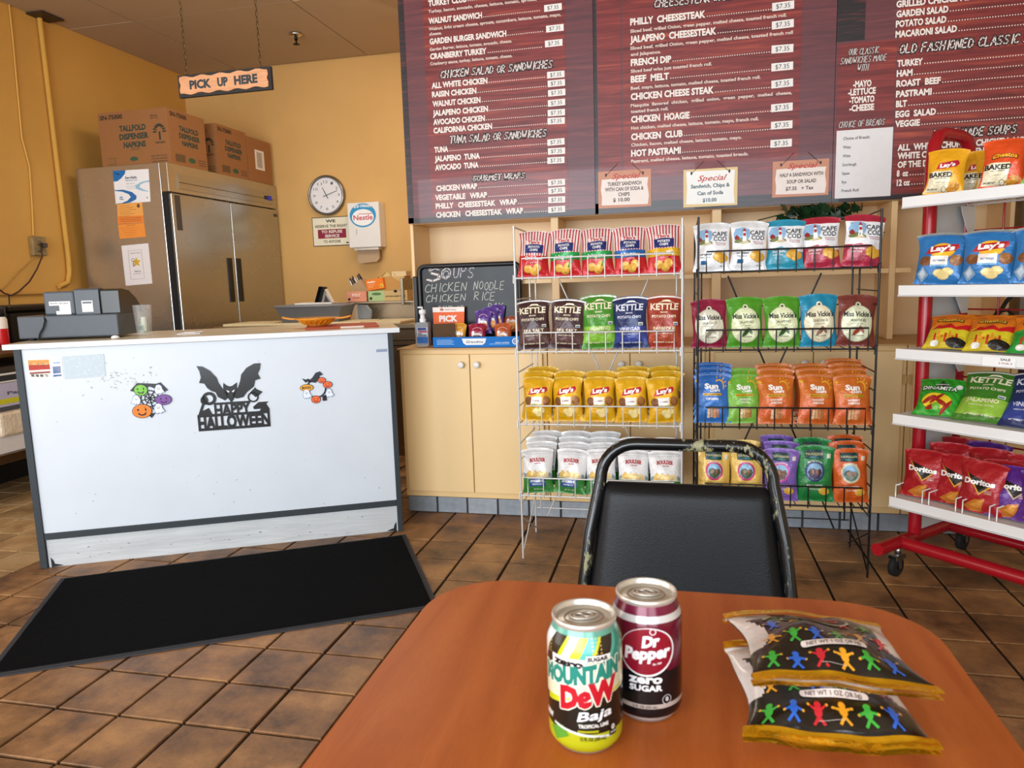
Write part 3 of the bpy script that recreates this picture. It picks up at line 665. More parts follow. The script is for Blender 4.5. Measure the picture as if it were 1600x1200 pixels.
MB().lathe([(.147, -.034), (.12, -.037), (.06, -.039), (0.0, -.0395)], 40, axis='y').build('cover_glass', GLASS, ck)
rf = thing('notice_plaque', 'small cream plaque refusing service, under the wall clock', 'sign', (-3.105, YB-.001, 1.525))
b = MB().box(0, -.004, 0, .355, 0, .247, '3a342c').box(.006, -.0055, .006, .349, -.004, .241, 'ece4c8')
g = lambda x, z: (x, -.0062, z)
b.dec(TX('WE', .13, .200, .222, .024, .03), g, '26221c'); b.dec(TX('RESERVE THE RIGHT', .03, .158, .33, .023), g, '3a342c')
b.dec(RC(.05, .065, .315, .142), g, '8e1638'); g2 = lambda x, z: (x, -.0066, z)
b.dec(TX('TO REFUSE', .085, .110, .28, .024, .03), g2, 'ece4d8'); b.dec(TX('SERVICE', .115, .074, .25, .024, .03), g2, 'ece4d8'); b.dec(TX('TO ANYONE', .1, .027, .26, .023), g, '3a342c'); b.dec(RC(.31, .018, .335, .028), g, '3a342c')
b.build('plate', PAINT, rf)
dp = thing('towel_dispenser', 'white wall paper towel dispenser with blue oval ice cream sticker', 'dispenser', (-2.712, YB, 1.492))
MB().box(0, -.13, 0, .285, 0, .372, 'e6e4de').build('housing', GLOSS, dp, bevel=.008)
b = MB(); y = -.1312
b.dec(EL(.14, .265, .118, .098, 32), lambda x, z: (x, y, z), '2a93c4'); b.dec(EL(.14, .248, .098, .068, 28), lambda x, z: (x, y-.0005, z), 'f2f2f0')
b.dec(TX('ICE CREAM', .065, .325, .215, .02, .04, arc=.008), lambda x, z: (x, y-.0005, z), 'f2f6f8'); b.dec(TX('Nestle', .055, .228, .228, .042, .02), lambda x, z: (x, y-.001, z), 'c83a4a'); b.dec(RC(.10, .274, .225, .279), lambda x, z: (x, y-.001, z), 'c83a4a')
b.dec(RC(.075, .11, .078, .155), lambda x, z: (x, y, z), '50504e'); b.build('sticker', PRINT, dp)
MB().box(.04, -.12, -.02, .26, -.015, -.002, 'b8b4ac').build('slot_lip', METAL, dp)
b = MB(); b.ext([(.05, .0), (.245, 0), (.25, -.09), (.225, -.115), (.075, -.125), (.05, -.10)], lambda x, z, d: (x, d+(z*.15), z-.005), -.05, -.075, 'b89a78'); b.build('paper_towel', PAPER, dp)
# hanging pick up sign
sg = thing('hanging_sign', 'wooden PICK UP HERE sign hanging on two chains', 'sign', (-2.110, 2.9, 2.005))
b = MB().box(0, 0, 0, .445, .016, .092, '1c1a18'); b.build('backing', PAINT, sg)
top = [(.012+.42*i/24, .082+.004*sin(i*1.25)) for i in range(25)]; bot = [(.012+.42*i/24, .012+.004*sin(i*1.25+1)) for i in range(25)]
b = MB(); b.ext([(.010, .03), (.016, .05), (.010, .07)]+top+[(.434, .06), (.428, .045), (.434, .03)]+bot[::-1], lambda x, z, d: (x, d, z), 0, -.006, 'd89a6c')
b.build('face_board', mat('sign_wood', .6, noise=.22, nscale=10, stretch=(1, 1, 9)), sg)
b = MB(); gg = lambda x, z: (x, -.0068, z)
for t, a0, a1 in (('PICK', .06, .165), ('UP', .195, .245), ('HERE', .275, .385)): b.dec(TX(t, a0, .031, a1, .034, .05), gg, '28343a')
b.build('painted_words', PRINT, sg)['kind'] = 'stuff'
def chain(name, x0, z0, x1, z1, y, parent):
    b = MB(); n = int((z1-z0)/.022)
    for k in range(n):
        t = (k+.5)/n; cx = x0+(x1-x0)*t; cz = z0+(z1-z0)*t; r = .011; w = .0045
        pts = [(w*cos(a), r*1.15*sin(a)) for a in [2*pi*j/8 for j in range(8)]]
        b.tube([(cx+(p if k % 2 else 0), y+(0 if k % 2 else p), cz+q) for p, q in pts], .0015, 4, '6a5a3c', closed=True)
    b.build(name, METAL, parent)
chain('chain', .040, .094, .040, HC-2.005-.01, .008, sg); chain('chain', .395, .094, .395, HC-2.005-.01, .008, sg)
# sprinkler
sp = thing('sprinkler_head', 'small metal fire sprinkler on the ceiling', 'sprinkler', (-2.78, 5.24, HC))
MB().lathe([(.0, -.005), (.045, -.004), (.05, -.012), (.03, -.022), (.014, -.024)], 20, col='c8c4bc').build('escutcheon', METAL, sp)
MB().lathe([(.012, -.02), (.012, -.05), (.006, -.052), (.006, -.075), (.024, -.077), (.024, -.081), (0, -.081)], 14, col='2a2622').build('head', METAL, sp)
# conduit, outlet, cables on the left wall
cy = 4.41
pts = [(XL+.02, cy, HC-.001), (XL+.02, cy+.01, 1.42), (XL+.02, cy+.005, 1.33), (XL+.02, cy-.02, 1.26), (XL+.02, cy-.10, 1.235)]
MB().tube(pts, .017, 10, 'd3a044').build('pipe', WALLP)
tag(bpy.data.objects['pipe'], 'yellow painted conduit running up the left wall', 'pipe'); bpy.data.objects['pipe'].name = 'wall_conduit'
b = MB().box(XL, cy-.09, HC-.012, XL+.13, cy+.09, HC-.001, '3a2c1c'); tag(b.build('conduit_flange', PAINT), 'dark plate around the conduit where it meets the ceiling', 'plate')
P = [onX(x, y, XL+.008) for x, y in ((14, 5), (20, 60), (28, 150), (34, 215), (46, 260), (50, 320), (52, 368))]
tag(MB().tube(P, .006, 6, 'd6a64e').build('wall_cable', PAINT), 'thin painted cable running down the left wall to the outlet', 'cable')
ol = thing('outlet_box', 'grimy metal outlet box on the left wall', 'outlet', (XL, 4.178, 1.507))
MB().box(0, -.055, -.065, .035, .055, .065, '9c8458').build('box', mat('grimy_metal', .6, metal=.3, noise=.3, nscale=30), ol, bevel=.008)
MB().lathe([(0, .045), (.014, .045), (.016, .036)], 12, (0, -.01, .02), '6a5838', axis='x').lathe([(0, .045), (.014, .045), (.016, .036)], 12, (0, -.01, -.025), '6a5838', axis='x').build('socket', PLAST, ol)
MB().box(.036, .0, -.01, .07, .03, .02, '3a2c22').build('plug', PLAST, ol, bevel=.004)
P = [onX(x, y, XL+.06) for x, y in ((64, 388), (66, 400), (58, 420), (46, 440), (30, 455), (18, 462), (6, 458), (-6, 448))]
tag(MB().tube(P, .005, 6, '4a2a20').build('hanging_cable', RUBBER), 'dark cable drooping from the outlet box plug', 'cable')
P = [onX(x, y, XL+.035) for x, y in ((54, 402), (46, 410), (30, 424), (16, 440), (4, 452), (-6, 460))]
tag(MB().tube(P, .004, 6, 'b08238').build('hanging_cable', RUBBER), 'pale cable sagging left below the outlet box', 'cable')
P = [onX(x, y, XL+.05) for x, y in ((14, 462), (15, 480), (14, 500), (12, 522))]
tag(MB().tube(P, .004, 6, '2a1c16').build('hanging_cable', RUBBER), 'dark cable dropping straight down behind the register', 'cable')

# ================================================================ ON THE WHITE COUNTER
def CL(x, y, z=.9795): v = CM @ Vector((x, y, z)); return v
rg = thing('cash_register', 'dark grey cash register seen from behind on the counter', 'register', CL(-.05, .20), CRZ-radians(8))
G1 = '4a5158'
MB().box(0, 0, .008, .425, .22, .108, G1).build('cash_drawer', PLAST, rg, bevel=.006)
for x in (.03, .37): MB().box(x, .02, -.000, x+.02, .05, .0095, '1a1a1a').build('foot', RUBBER, rg)
MB().box(.105, .03, .108, .235, .18, .212, '535a61').build('printer_housing', PLAST, rg, bevel=.008)
b = MB(); prof = [(.03, .105), (.03, .218), (.06, .222), (.16, .215), (.25, .185), (.32, .13), (.335, .105)]
b.ext([(y, z) for y, z in prof], lambda y, z, d: (d, y*.7, z), .242, .345, '4c535a', side='535a61'); b.build('rear_hood', PLAST, rg, bevel=.005)
b = MB(); b.ext([(y, z) for y, z in [(.04, .105), (.04, .214), (.08, .218), (.18, .208), (.27, .172), (.34, .12), (.345, .105)]], lambda y, z, d: (d, y*.8, z), .346, .425, '2a2a24'); b.build('tinted_cover', GLOSS, rg, bevel=.006)
b = MB()
for r, c in (((.098, .150, .188, .168), 'e8eaea'), ((.140, .125, .188, .150), 'e8eaea'), ((.125, .110, .188, .126), 'dfe2e2')): b.box(r[0]+.03, .0285, r[1], r[2]+.03, .0295, r[3], c)
b.dec(TX('MODEL 120V 60Hz', .134, .157, .21, .005), lambda x, z: (x, .028, z), '50555a')
b.build('rating_label', PAPER, rg)
b = MB().box(.270, .0195, .118, .317, .0205, .168, 'eceeee').box(.274, .0188, .155, .313, .0195, .163, '6a7078'); b.build('serial_label', PAPER, rg)
MB().tube([(.105, .025, .112), (.115, .005, .105), (.122, -.008, .085), (.112, -.010, .055), (.095, -.010, .03), (.088, -.008, .006)], .0035, 6, '0e0e10').build('power_cord', RUBBER, rg)
jar = thing('tip_glass', 'clear glass tumbler holding folded dollar bills', 'glass', CL(.45, .24))
MB().lathe([(0, .0), (.030, 0), (.032, .006), (.041, .14), (.0398, .14), (.0305, .008), (0, .006)], 28, col='ffffff').build('tumbler', GLASS, jar)
b = MB()
for k, (a, z0, z1, r) in enumerate(((.3, .013, .055, .021), (1.6, .015, .07, .017), (3.0, .014, .05, .020), (4.6, .02, .085, .013))):
    P = [(r*cos(a+t*.45), r*sin(a+t*.45)) for t in range(6)]
    b.add([(x, y, z) for x, y in P for z in (z0, z1)], [(2*i, 2*i+2, 2*i+3, 2*i+1) for i in range(5)], ('b4c4a4', 'c9d6ba', 'a4b898', 'e0e6d0')[k])
b.dec(TX('20', -.014, .028, .012, .018, .03), lambda x, z: (x, -.0235, z), '3a4a3a'); tag(b.build('folded_bills', PAPER, jar), 'green dollar bills')
pp = thing('napkin_ball', 'small crumpled white napkin beside the register', 'napkin', CL(.375, .06))
b = MB(); vs = []
b.lathe([(0, 0), (.015, .002), (.018, .008), (.010, .014), (0, .016)], 9, col='f0efec'); b.v = [(x*rs.uniform(.7, 1.3), y*rs.uniform(.7, 1.3), z) for x, y, z in b.v]; b.build('crumple', PAPER, pp)
bd = thing('receipt_slips', 'small stack of clear sleeves and receipts lying on the counter', 'papers', CL(.60, .18), CRZ)
MB().box(0, 0, 0, .10, .06, .004, 'dfe0e2').box(.01, -.004, .0042, .08, .05, .007, 'c9b7ae').box(.03, -.002, .0072, .11, .04, .009, 'eceae8').build('slips', PRINT, bd)
ry = thing('red_placemat', 'flat red board lying near the right end of the counter', 'tray', CL(1.17, .10), CRZ)
b = MB().box(0, 0, .0, .34, .32, .008, 'b0482c').box(.16, -.0004, .0005, .27, .02, .0085, 'e8d8cc'); b.build('board', PAINT, ry, bevel=.002)
ad = thing('amber_dish', 'amber glass dish with wide handles on the red board', 'dish', CL(1.22, .26, .9885))
sx = []
b = MB(); b.lathe([(0, 0), (.045, 0), (.05, .006), (.085, .028), (.105, .036), (.104, .041), (.08, .033), (.045, .012), (0, .008)], 32, col='e08a10')
for s in (-1, 1): b.tube([(s*.095, 0, .036), (s*.13, 0, .036), (s*.165, 0, .042), (s*.175, 0, .046)], [.022, .016, .014, .008], 8, ry=.005)
for k in range(20):
    a = k*pi/10; b.tube([(.055*cos(a), .055*sin(a), .010), (.085*cos(a), .085*sin(a), .026)], .004, 5)
b.build('glass_dish', AMBER, ad); ad.rotation_euler = (0, 0, radians(5))

# ================================================================ KITCHEN WORK TABLES AND WHAT STANDS ON THEM
kt = thing('kitchen_table', 'long stainless work table in the kitchen behind the counter', 'table')
MB().box(-3.22, 4.55, .885, -1.14, 5.45, .915, 'b5a68c').build('tabletop', STEEL, kt, bevel=.004)
MB().box(-3.2, 4.6, .0, -3.16, 4.64, .885, '8c8272').box(-3.2, 5.36, .0, -3.16, 5.40, .885, '8c8272').build('leg', METAL, kt)
MB().box(-2.28, 4.62, .0, -1.15, 5.42, .885, '8a7a64').box(-2.29, 4.612, .80, -1.15, 4.62, .806, '4a4036').box(-2.29, 4.612, .765, -1.15, 4.62, .772, '2a241e').build('cabinet_body', STEEL, kt)
MB().box(-2.33, 5.05, .915, -1.15, 5.07, 1.06, '9a8a72').box(-2.36, 4.95, 1.045, -1.15, 5.35, 1.06, 'a89a84').build('over_shelf', STEEL, kt, bevel=.003)
MB().box(-1.935, 4.93, 1.03, -1.915, 5.35, 1.22, '8f8778').build('end_guard', STEEL, kt, bevel=.003)
cb = thing('cutting_board', 'long cream cutting board on the kitchen work table', 'board', (-3.15, 4.58, .916))
MB().box(0, 0, 0, 1.05, .34, .018, 'e8d8ac').build('board', PLAST, cb, bevel=.004)
cb = thing('cutting_board', 'shorter cream cutting board at the right of the grey tub', 'board', (-2.07, 4.58, .916))
MB().box(0, 0, 0, .26, .34, .018, 'dfcfa4').build('board', PLAST, cb, bevel=.004)
tb = thing('grey_tub', 'grey plastic bus tub on the kitchen work table', 'tub', (-2.52, 4.78, .9345), radians(8))
def taper(b, w0, d0, w1, d1, z0, z1, col):
    vs = [(sx*w/2, sy*d/2, z) for w, d, z in ((w0, d0, z0), (w1, d1, z1)) for sx, sy in ((-1, -1), (1, -1), (1, 1), (-1, 1))]
    b.add(vs, [(3, 2, 1, 0), (0, 1, 5, 4), (1, 2, 6, 5), (2, 3, 7, 6), (3, 0, 4, 7)], col)
b = MB(); taper(b, .40, .28, .47, .34, 0, .11, '6f7072'); taper(b, .39, .27, .455, .325, .01, .111, '5c5d5f'); b.build('tub', PLAST, tb, bevel=.004)
b = MB(); pts = [(-.25, -.185), (.25, -.185), (.25, .185), (-.25, .185)]
b.tube([(x, y, .112) for x, y in ((-.235, -.175), (-.24, 0), (-.235, .175), (0, .178), (.235, .175), (.24, 0), (.235, -.175), (0, -.178))], .010, 6, '85868a', closed=True); b.build('rim', PLAST, tb)
wp = thing('white_packet', 'folded white papers lying across the grey tub', 'papers', (-2.45, 4.73, 1.058), radians(10))
MB().box(-.16, -.1, 0, .1, .06, .01, 'e8e4dc').build('papers', PAPER, wp)
sc_ = thing('black_scoop', 'black and white plastic holder standing over the grey tub', 'holder', (-2.50, 4.72, 1.069))
b = MB(); b.ext([(0, 0), (.04, .11), (.08, .105), (.05, .0)], lambda x, z, d: (x, d, z), 0, .05, '1a1a1c'); b.ext([(.055, 0), (.085, .09), (.13, .0)], lambda x, z, d: (x, d, z), -.002, .045, 'e0dcd4'); b.ext([(.075, 0), (.09, .05), (.115, 0)], lambda x, z, d: (x, d, z), -.004, -.002, '2a2a2c'); b.build('holder', PLAST, sc_)
ut = thing('cutlery_box', 'tilted cardboard box of wrapped black plastic cutlery', 'box', (-2.40, 5.25, 1.061))
b = MB(); Mx = Matrix.Rotation(radians(-32), 4, 'Y'); b.box(0, 0, 0, .10, .12, .13, 'b89870', M=Mx); b.build('carton', CARD, ut)
for k in range(12):
    q = MB(); x = .0+.018*(k % 6); y = .02+.04*(k//6)
    q.tube([Mx @ Vector((x, y, .1)), Mx @ Vector((x+rs.uniform(-.01, .02), y, .165+rs.uniform(0, .03)))], .006, 6, 'dcdad6' if k % 3 == 0 else '24242a')
    q.build('wrapped_cutlery', GLOSS, ut)
sb = thing('glove_box', 'salmon pink glove box on the stainless shelf', 'box', (-2.365, 4.955, 1.061)); 
b = MB().box(0, 0, 0, .155, .12, .072, 'dc9478'); b.dec(TX('POLY', .045, .038, .11, .020, .04), lambda x, z: (x, -.0008, z), 'f4d8cc'); b.dec(TX('GLOVES', .05, .024, .10, .009), lambda x, z: (x, -.0008, z), 'a04a34'); b.dec(EL(.02, .018, .011, .010, 12), lambda x, z: (x, -.0008, z), '3a2a24'); b.build('carton', CARD, sb)
gb = thing('glove_box', 'green and kraft glove box under the orange one', 'box', (-2.195, 4.955, 1.061))
b = MB().box(0, 0, 0, .125, .13, .074, 'a9c48c').box(.1252, 0, 0, .30, .13, .074, 'c9ab74'); b.dec(EL(.065, .052, .038, .010, 20), lambda x, z: (x, -.0008, z), '5a7a50'); b.dec(EL(.02, .02, .011, .011, 12), lambda x, z: (x, -.0008, z), '2a3a2a')
b.dec(EL(.212, .068, .014, .010, 14), lambda x, z: (x, -.0008, z), '1c1814'); b.dec(TX('NATURAL BAKERY TISSUE', .135, .028, .285, .010, .03), lambda x, z: (x, -.0008, z), '2a2218'); b.build('carton', CARD, gb)
ob = thing('glove_box', 'orange glove box tilted on top of the other boxes', 'box', (-2.205, 4.965, 1.136)); Mx = Matrix.Rotation(radians(-7), 4, 'Y')
b = MB().box(0, 0, .0, .135, .11, .078, 'e87a24', M=Mx); f = lambda x, z: Mx @ Vector((x, -.0008, z))
b.dec(TX('Medline', .012, .053, .075, .012, .05), f, 'f8e4d0'); b.dec(RC(.105, .008, .13, .034), f, 'f0c040'); b.dec(TX('L', .113, .012, .123, .016, .04), lambda x, z: Mx @ Vector((x, -.0012, z)), '1a1a1a')
for k in range(3): b.dec(RC(.012, .04-.011*k, .07-.01*k, .043-.011*k), f, 'f6c090')
b.build('carton', CARD, ob)
kb = thing('kraft_box', 'kraft carton with open flap beside the orange glove box', 'box', (-2.06, 5.0, 1.136))
b = MB().box(.0, 0, 0, .13, .14, .10, 'cba870').box(.03, .02, .10, .14, .12, .135, 'd8c094'); b.dec(PO([(-.02, .0), (.12, .015), (.12, .05), (.03, .10), (-.02, .10)]), lambda x, z: (x, -.004, z), 'c0904e'); b.dec(TX('L', .05, .108, .058, .014), lambda x, z: (x, .0195, z), '4a3a24'); b.build('carton', CARD, kb)
ys = thing('tissue_tuft', 'pale yellow tissue sticking up behind the orange box', 'tissue', (-2.15, 5.10, 1.136))
b = MB(); b.ext([(-.03, 0), (.10, 0), (.11, .115), (.07, .108), (.04, .135), (.0, .10), (-.02, .105)], lambda x, z, d: (x, d, z), 0, .02, 'ecd68e'); b.build('tissue', PAPER, ys)
pb = thing('plastic_wrap', 'crumpled clear plastic bag hanging below the stainless shelf', 'bag', (-2.32, 4.94, .935))
b = MB(); b.ext([(0, .0), (.13, .0), (.14, .06), (.11, .1), (.0, .108)], lambda x, z, d: (x+rs.uniform(-.004, .004), d, z), 0, .03, '9c948c'); b.build('wrap', CLEARP, pb)

# left side work table with under-shelf
wt = thing('side_table', 'work table with lower shelf along the left wall', 'table')
xs = -3.62
tt = onX(8, 536, xs)
MB().box(XL+.03, 1.6, .86, xs, 4.1, .90, '6c4a30').build('tabletop', PAINT, wt, bevel=.004)
MB().box(XL+.03, 1.6, .76, xs-.02, 4.1, .79, '3a3028').build('upper_shelf', PAINT, wt)
MB().box(XL+.03, 1.6, .262, xs, 4.1, .312, '8b8172').build('lower_shelf', METAL, wt, bevel=.003)
for y in (1.65, 4.05): MB().box(xs-.045, y-.02, 0, xs-.005, y+.02, .86, '2a2622').build('leg', PAINT, wt)
MB().box(XL+.03, 1.6, 0, XL+.06, 4.1, .26, '1c1a18').build('back_panel', PAINT, wt)  # near-black sheet below the lower shelf, standing in for the shade there
def ubox(nm, label, y0, y1, z0, z1, col, extra=None, x1=xs-.02, m=CARD, dx=.3):
    b = MB().box(x1-dx, y0, z0, x1, y1, z1, col)
    if extra: extra(b, lambda u, v: (x1+.0008, y0+u*(y1-y0), z0+v*(z1-z0)))
    return tag(b.build(nm, m, bevel=.003), label, 'box', 'goods on the lower shelf of the side table')
ubox('storage_box', 'long white carton lowest on the side table shelf', 2.7, 3.62, .313, .405, 'd8d2cc')
ubox('paper_box', 'pale lavender carton with a yellow stripe under the side table', 2.95, 3.60, .57, .70, 'b9b4c8', lambda b, f: (b.dec(RC(0, .12, 1, .34), f, 'c8c420'), b.dec(TX('Paper', .5, .5, .75, .14, .03), f, '5a5a70')), dx=.28)
ubox('stock_box', 'grey carton supporting the lavender one', 2.95, 3.60, .407, .568, '8c8a88', None, x1=xs-.09, dx=.2)
def ph(b, f): b.dec(RC(.1, .2, .42, .8), f, '2a2a2c'); b.dec(RC(.55, .2, .9, .8), f, '3a3634')
ubox('stock_box', 'small white carton with black squares, topmost under the side table', 3.18, 3.58, .702, .755, 'dcd8d2', ph, dx=.2)
pk = thing('napkin_pack', 'plastic-wrapped pack of cream napkins under the side table', 'pack', (xs-.005, 3.20, .406))
b = MB(); vs = []; n = 8
b.box(-.07, 0, 0, 0, .36, .135, 'e6d4b8'); b.build('wrapped_stack', FOIL, pk, bevel=.015)
# items on the side table / behind the register
rb = thing('red_bottle', 'red bottle with white band and black cap at the left edge', 'bottle', (-3.50, 2.98, .901)); rb.location = (*onX(3, 530, -3.66)[:2], .901)
MB().lathe([(0, 0), (.034, 0), (.036, .01), (.036, .10), (.036, .15), (.030, .165)], 20, cols=('c01c20', 'c01c20', 'c01c20', 'e8dccc', 'e8dccc'), col='c01c20').build('body', GLOSS, rb)
MB().lathe([(.031, .165), (.033, .168), (.033, .22), (.028, .225), (0, .225)], 20, col='141214').build('cap', PLAST, rb)
bm_ = thing('black_machine', 'black kitchen machine standing behind the cash register', 'appliance', (-3.98, 3.32, .901))
b = MB(); b.box(.02, .05, 0, .32, .55, .19, '16130f').build('body', PLAST, bm_, bevel=.02); MB().box(.0, .03, .19, .34, .58, .225, '1c1712').build('lid', PLAST, bm_, bevel=.01)
tw = thing('cream_towel', 'crumpled cream towel behind the cash register', 'towel', (-3.74, 3.20, .901), .4)
b = MB(); b.lathe([(0, 0), (.09, 0), (.10, .015), (.07, .04), (.03, .048), (0, .045)], 14, col='e6cfae'); b.v = [(x*1.3+rs.uniform(-.006, .006), y*.7, z) for x, y, z in b.v]; b.build('cloth', PAPER, tw)
# ================================================================ MENU BOARD
MY = 3.612
mb = thing('menu_board', 'huge dark red wood-print menu board above the open shelves', 'menu board')
def menu_mat(name, a, b_, c_, sc=3.0):
    m = bpy.data.materials.new(name); m.use_nodes = True; nt = m.node_tree; N = nt.nodes; L = nt.links; bs = N['Principled BSDF']
    bs.inputs['Roughness'].default_value = .4; bs.inputs['Coat Weight'].default_value = .2
    tc = N.new('ShaderNodeTexCoord'); mp = N.new('ShaderNodeMapping'); mp.inputs['Scale'].default_value = (.9, 1, 16); L.new(tc.outputs['Object'], mp.inputs['Vector'])
    n = N.new('ShaderNodeTexNoise'); n.inputs['Scale'].default_value = sc; n.inputs['Detail'].default_value = 9; n.inputs['Roughness'].default_value = .62; n.inputs['Distortion'].default_value = .8
    L.new(mp.outputs[0], n.inputs['Vector']); r = N.new('ShaderNodeValToRGB'); e = r.color_ramp.elements
    e[0].position = .32; e[0].color = (*C(a), 1); e[1].position = .82; e[1].color = (*C(c_), 1); k = e.new(.55); k.color = (*C(b_), 1)
    L.new(n.outputs['Fac'], r.inputs['Fac']); L.new(r.outputs[0], bs.inputs['Base Color']); return m
MW = menu_mat('menu_print_panel', '591c1f', '86302f', 'c65c3c'); MD = menu_mat('menu_print_border', '57323a', '6d3a40', '8e4f4a'); MK = menu_mat('menu_print_dark_wood', '15141a', '2a2226', '8e3a30', 5)
def mq(px, py): p = onY(px, py, MY); return p.x, p.z
ZB, ZT = 1.484, 2.62
XA = mq(638.5, 345)[0]
def menu_panel(x0, x1, parts):
    b = MB(); b.box(x0, MY, ZB, x1, MY+.024, ZT, 'ffffff', 0); y = MY-.0008
    for (a0, z0, a1, z1, mi) in parts:
        b.box(a0, y-.0004*(mi+0), z0, a1, MY, z1, 'ffffff', mi)
    return b.build('panel', [MD, MW, MK], mb)
xa1 = mq(672, 200)[0]; xa2 = mq(884, 200)[0]; xs1 = mq(929, 200)[0]; xb1 = mq(978, 200)[0]; xb2 = mq(1247, 200)[0]; xc0 = mq(1303, 200)[0]; xc1 = mq(1397, 200)[0]
PNL = []
PNL += [menu_panel(XA-.002, xs1-.002, [(XA+.0, ZB+.001, XA+.028, ZT, 2), (xa1-.01, ZB+.045, xa2+.006, ZT, 1), (XA+.0, ZB+.001, xs1-.004, ZB+.028, 2)])]
PNL += [menu_panel(xs1, xc0-.002, [(xs1, ZB+.001, xs1+.014, ZT, 2), (xs1+.02, ZB+.20, xb1-.02, ZT, 1), (xb1-.012, ZB+.16, xb2+.004, ZT, 1), (xs1, ZB+.001, xc0-.004, ZB+.05, 2)])]
x65 = mq(1352, 30)[0]
PNL += [menu_panel(xc0, 2.2, [(xc0+.002, ZB+.001, 2.19, ZB+.02, 2), (xc0, mq(1350, 62)[1], x65, ZT, 2), (xc0+.008, ZB+.024, xc1-.004, mq(1350, 66)[1], 1), (xc1+.002, ZB+.024, 2.18, ZT, 1)])]
LTS = {k: MB() for k in range(3)}; TG = []
class _L:
    def dec(s, sh, fn, col): LTS[0 if sh[0][0][0] < xs1 else (1 if sh[0][0][0] < xc0 else 2)].dec(sh, fn, col)
LT = _L()
F1 = lambda y: (lambda x, z: (x, y, z))
ML1, ML2 = MY-.0032, MY-.0026
def line(t, p0, p1, h=.0262, bold=.044, col='f4ebe2', sh=0, b=None, conv=None):
    (x0, z0), (x1, z1) = mq(*p0), mq(*p1); z = (z0+z1)/2
    (b or LT).dec(TX(t, x0, z, x1, h, bold, sh), F1(ML1), col); return x1, z
def dots(x0, x1, z, b=None):
    n = int((x1-x0)/.0105)
    for k in range(n): (b or LT).dec(RC(x0+.006+k*.0105, z+.001, x0+.0105+k*.0105, z+.0055), F1(ML1), 'f0e2d4')
def item(t, p0, p1, dx, **k):
    x1, z = line(t, p0, p1, **k)
    if dx: dots(x1, dx, z)
def small(t, p0, p1): line(t, p0, p1, h=.0145, bold=.03, col='e6d2c6')
def head(t, p0, p1, h=.034, th=.0027, col='e8dcd6'):
    (x0, z0), (x1, z1) = mq(*p0), mq(*p1); z = (z0+z1)/2
    LT.dec(HW(t, x0, z, x1, h, th*2.3), F1(ML2), '1c1418'); LT.dec(HW(t, x0, z, x1, h, th), F1(ML1), col)
def tagp(cx, cy, w=.084, h=.030, txt='$7.35', fade='f2efea'):
    x, z = mq(cx, cy); TG.append((x, z, w, h, txt, fade))
z3 = lambda x, y: (620+x/3.429, y/3.429)
z4 = lambda x, y: (920+x/3.429, y/3.429)
z5 = lambda x, y: (1200+x/3.75, y/3.75)
D1 = mq(*z3(806, 500))[0]; D2 = mq(*z4(985, 400))[0]
item('TURKEY CLUB', z3(170, 35), z3(375, 10), D1); small('Turkey, bacon, avocado, cheese, lettuce, tomato, sprouts,', z3(170, 70), z3(750, 5))
item('WALNUT SANDWICH', z3(172, 128), z3(458, 98), D1-.02); small('Walnut, light cream cheese, sprouts, cucumbers, lettuce, tomato, mayo,', z3(172, 163), z3(880, 88)); small('cheese.', z3(175, 192), z3(242, 185))
item('GARDEN BURGER SANDWICH', z3(177, 238), z3(588, 195), D1-.01); small('Garden Burger, lettuce, tomato, avocado, cheese.', z3(177, 272), z3(618, 230))
item('CRANBERRY TURKEY', z3(180, 318), z3(482, 288), D1-.01); small('Cranberry sauce, turkey, lettuce, tomato, cheese.', z3(180, 350), z3(620, 308))
head('CHICKEN SALAD OR SANDWICHES', z3(235, 418), z3(832, 365))
for t, a, b_, c_, d_ in (('ALL WHITE CHICKEN', 188, 474, 487, 447), ('RAISIN CHICKEN', 190, 522, 428, 500), ('WALNUT CHICKEN', 193, 572, 450, 550), ('JALAPENO CHICKEN', 195, 622, 490, 597), ('AVOCADO CHICKEN', 197, 670, 473, 648), ('CALIFORNIA CHICKEN', 198, 715, 512, 690),
    ('TUNA', 203, 818, 277, 812), ('JALAPENO  TUNA', 205, 865, 447, 850), ('AVOCADO  TUNA', 207, 912, 440, 898), ('CHICKEN WRAP', 213, 1025, 432, 1010), ('VEGETABLE   WRAP', 207, 1073, 485, 1058), ('PHILLY   CHEESESTEAK   WRAP', 210, 1118, 645, 1095), ('CHICKEN   CHEESESTEAK   WRAP', 212, 1165, 678, 1143)): item(t, z3(a, b_), z3(c_, d_), D1)
head('TUNA SALAD OR SANDWICHES', z3(285, 770), z3(800, 730)); head('GOURMET WRAPS', z3(408, 975), z3(685, 950), .026)
for cx, cy in ((837, 41), (847, 152), (841, 232), (852, 400), (855, 446), (857, 497), (856, 551), (855, 604), (854, 648), (853, 761), (856, 810), (853, 859), (856, 978), (857, 1021), (857, 1070), (857, 1122)): tagp(*z3(cx, cy))
head('CHEESESTEAK SANDWICHES', z4(350, 42), z4(940, -22), .034, .0026)
item('PHILLY  CHEESESTEAK', z4(222, 135), z4(625, 95), D2, h=.029); small('Sliced beef, grilled Onion, green pepper, melted cheese, toasted french roll.', z4(222, 175), z4(1060, 92))
item('JALAPENO  CHEESESTEAK', z4(222, 228), z4(683, 185), D2, h=.029); small('Sliced beef, grilled Onion, green pepper, melted cheese, toasted french roll', z4(222, 268), z4(1093, 183)); small('and Jalapenos.', z4(225, 300), z4(387, 287))
item('FRENCH DIP', z4(225, 352), z4(442, 335), D2, h=.029); small('Sliced beef w/au just toasted french roll.', z4(225, 390), z4(660, 352))
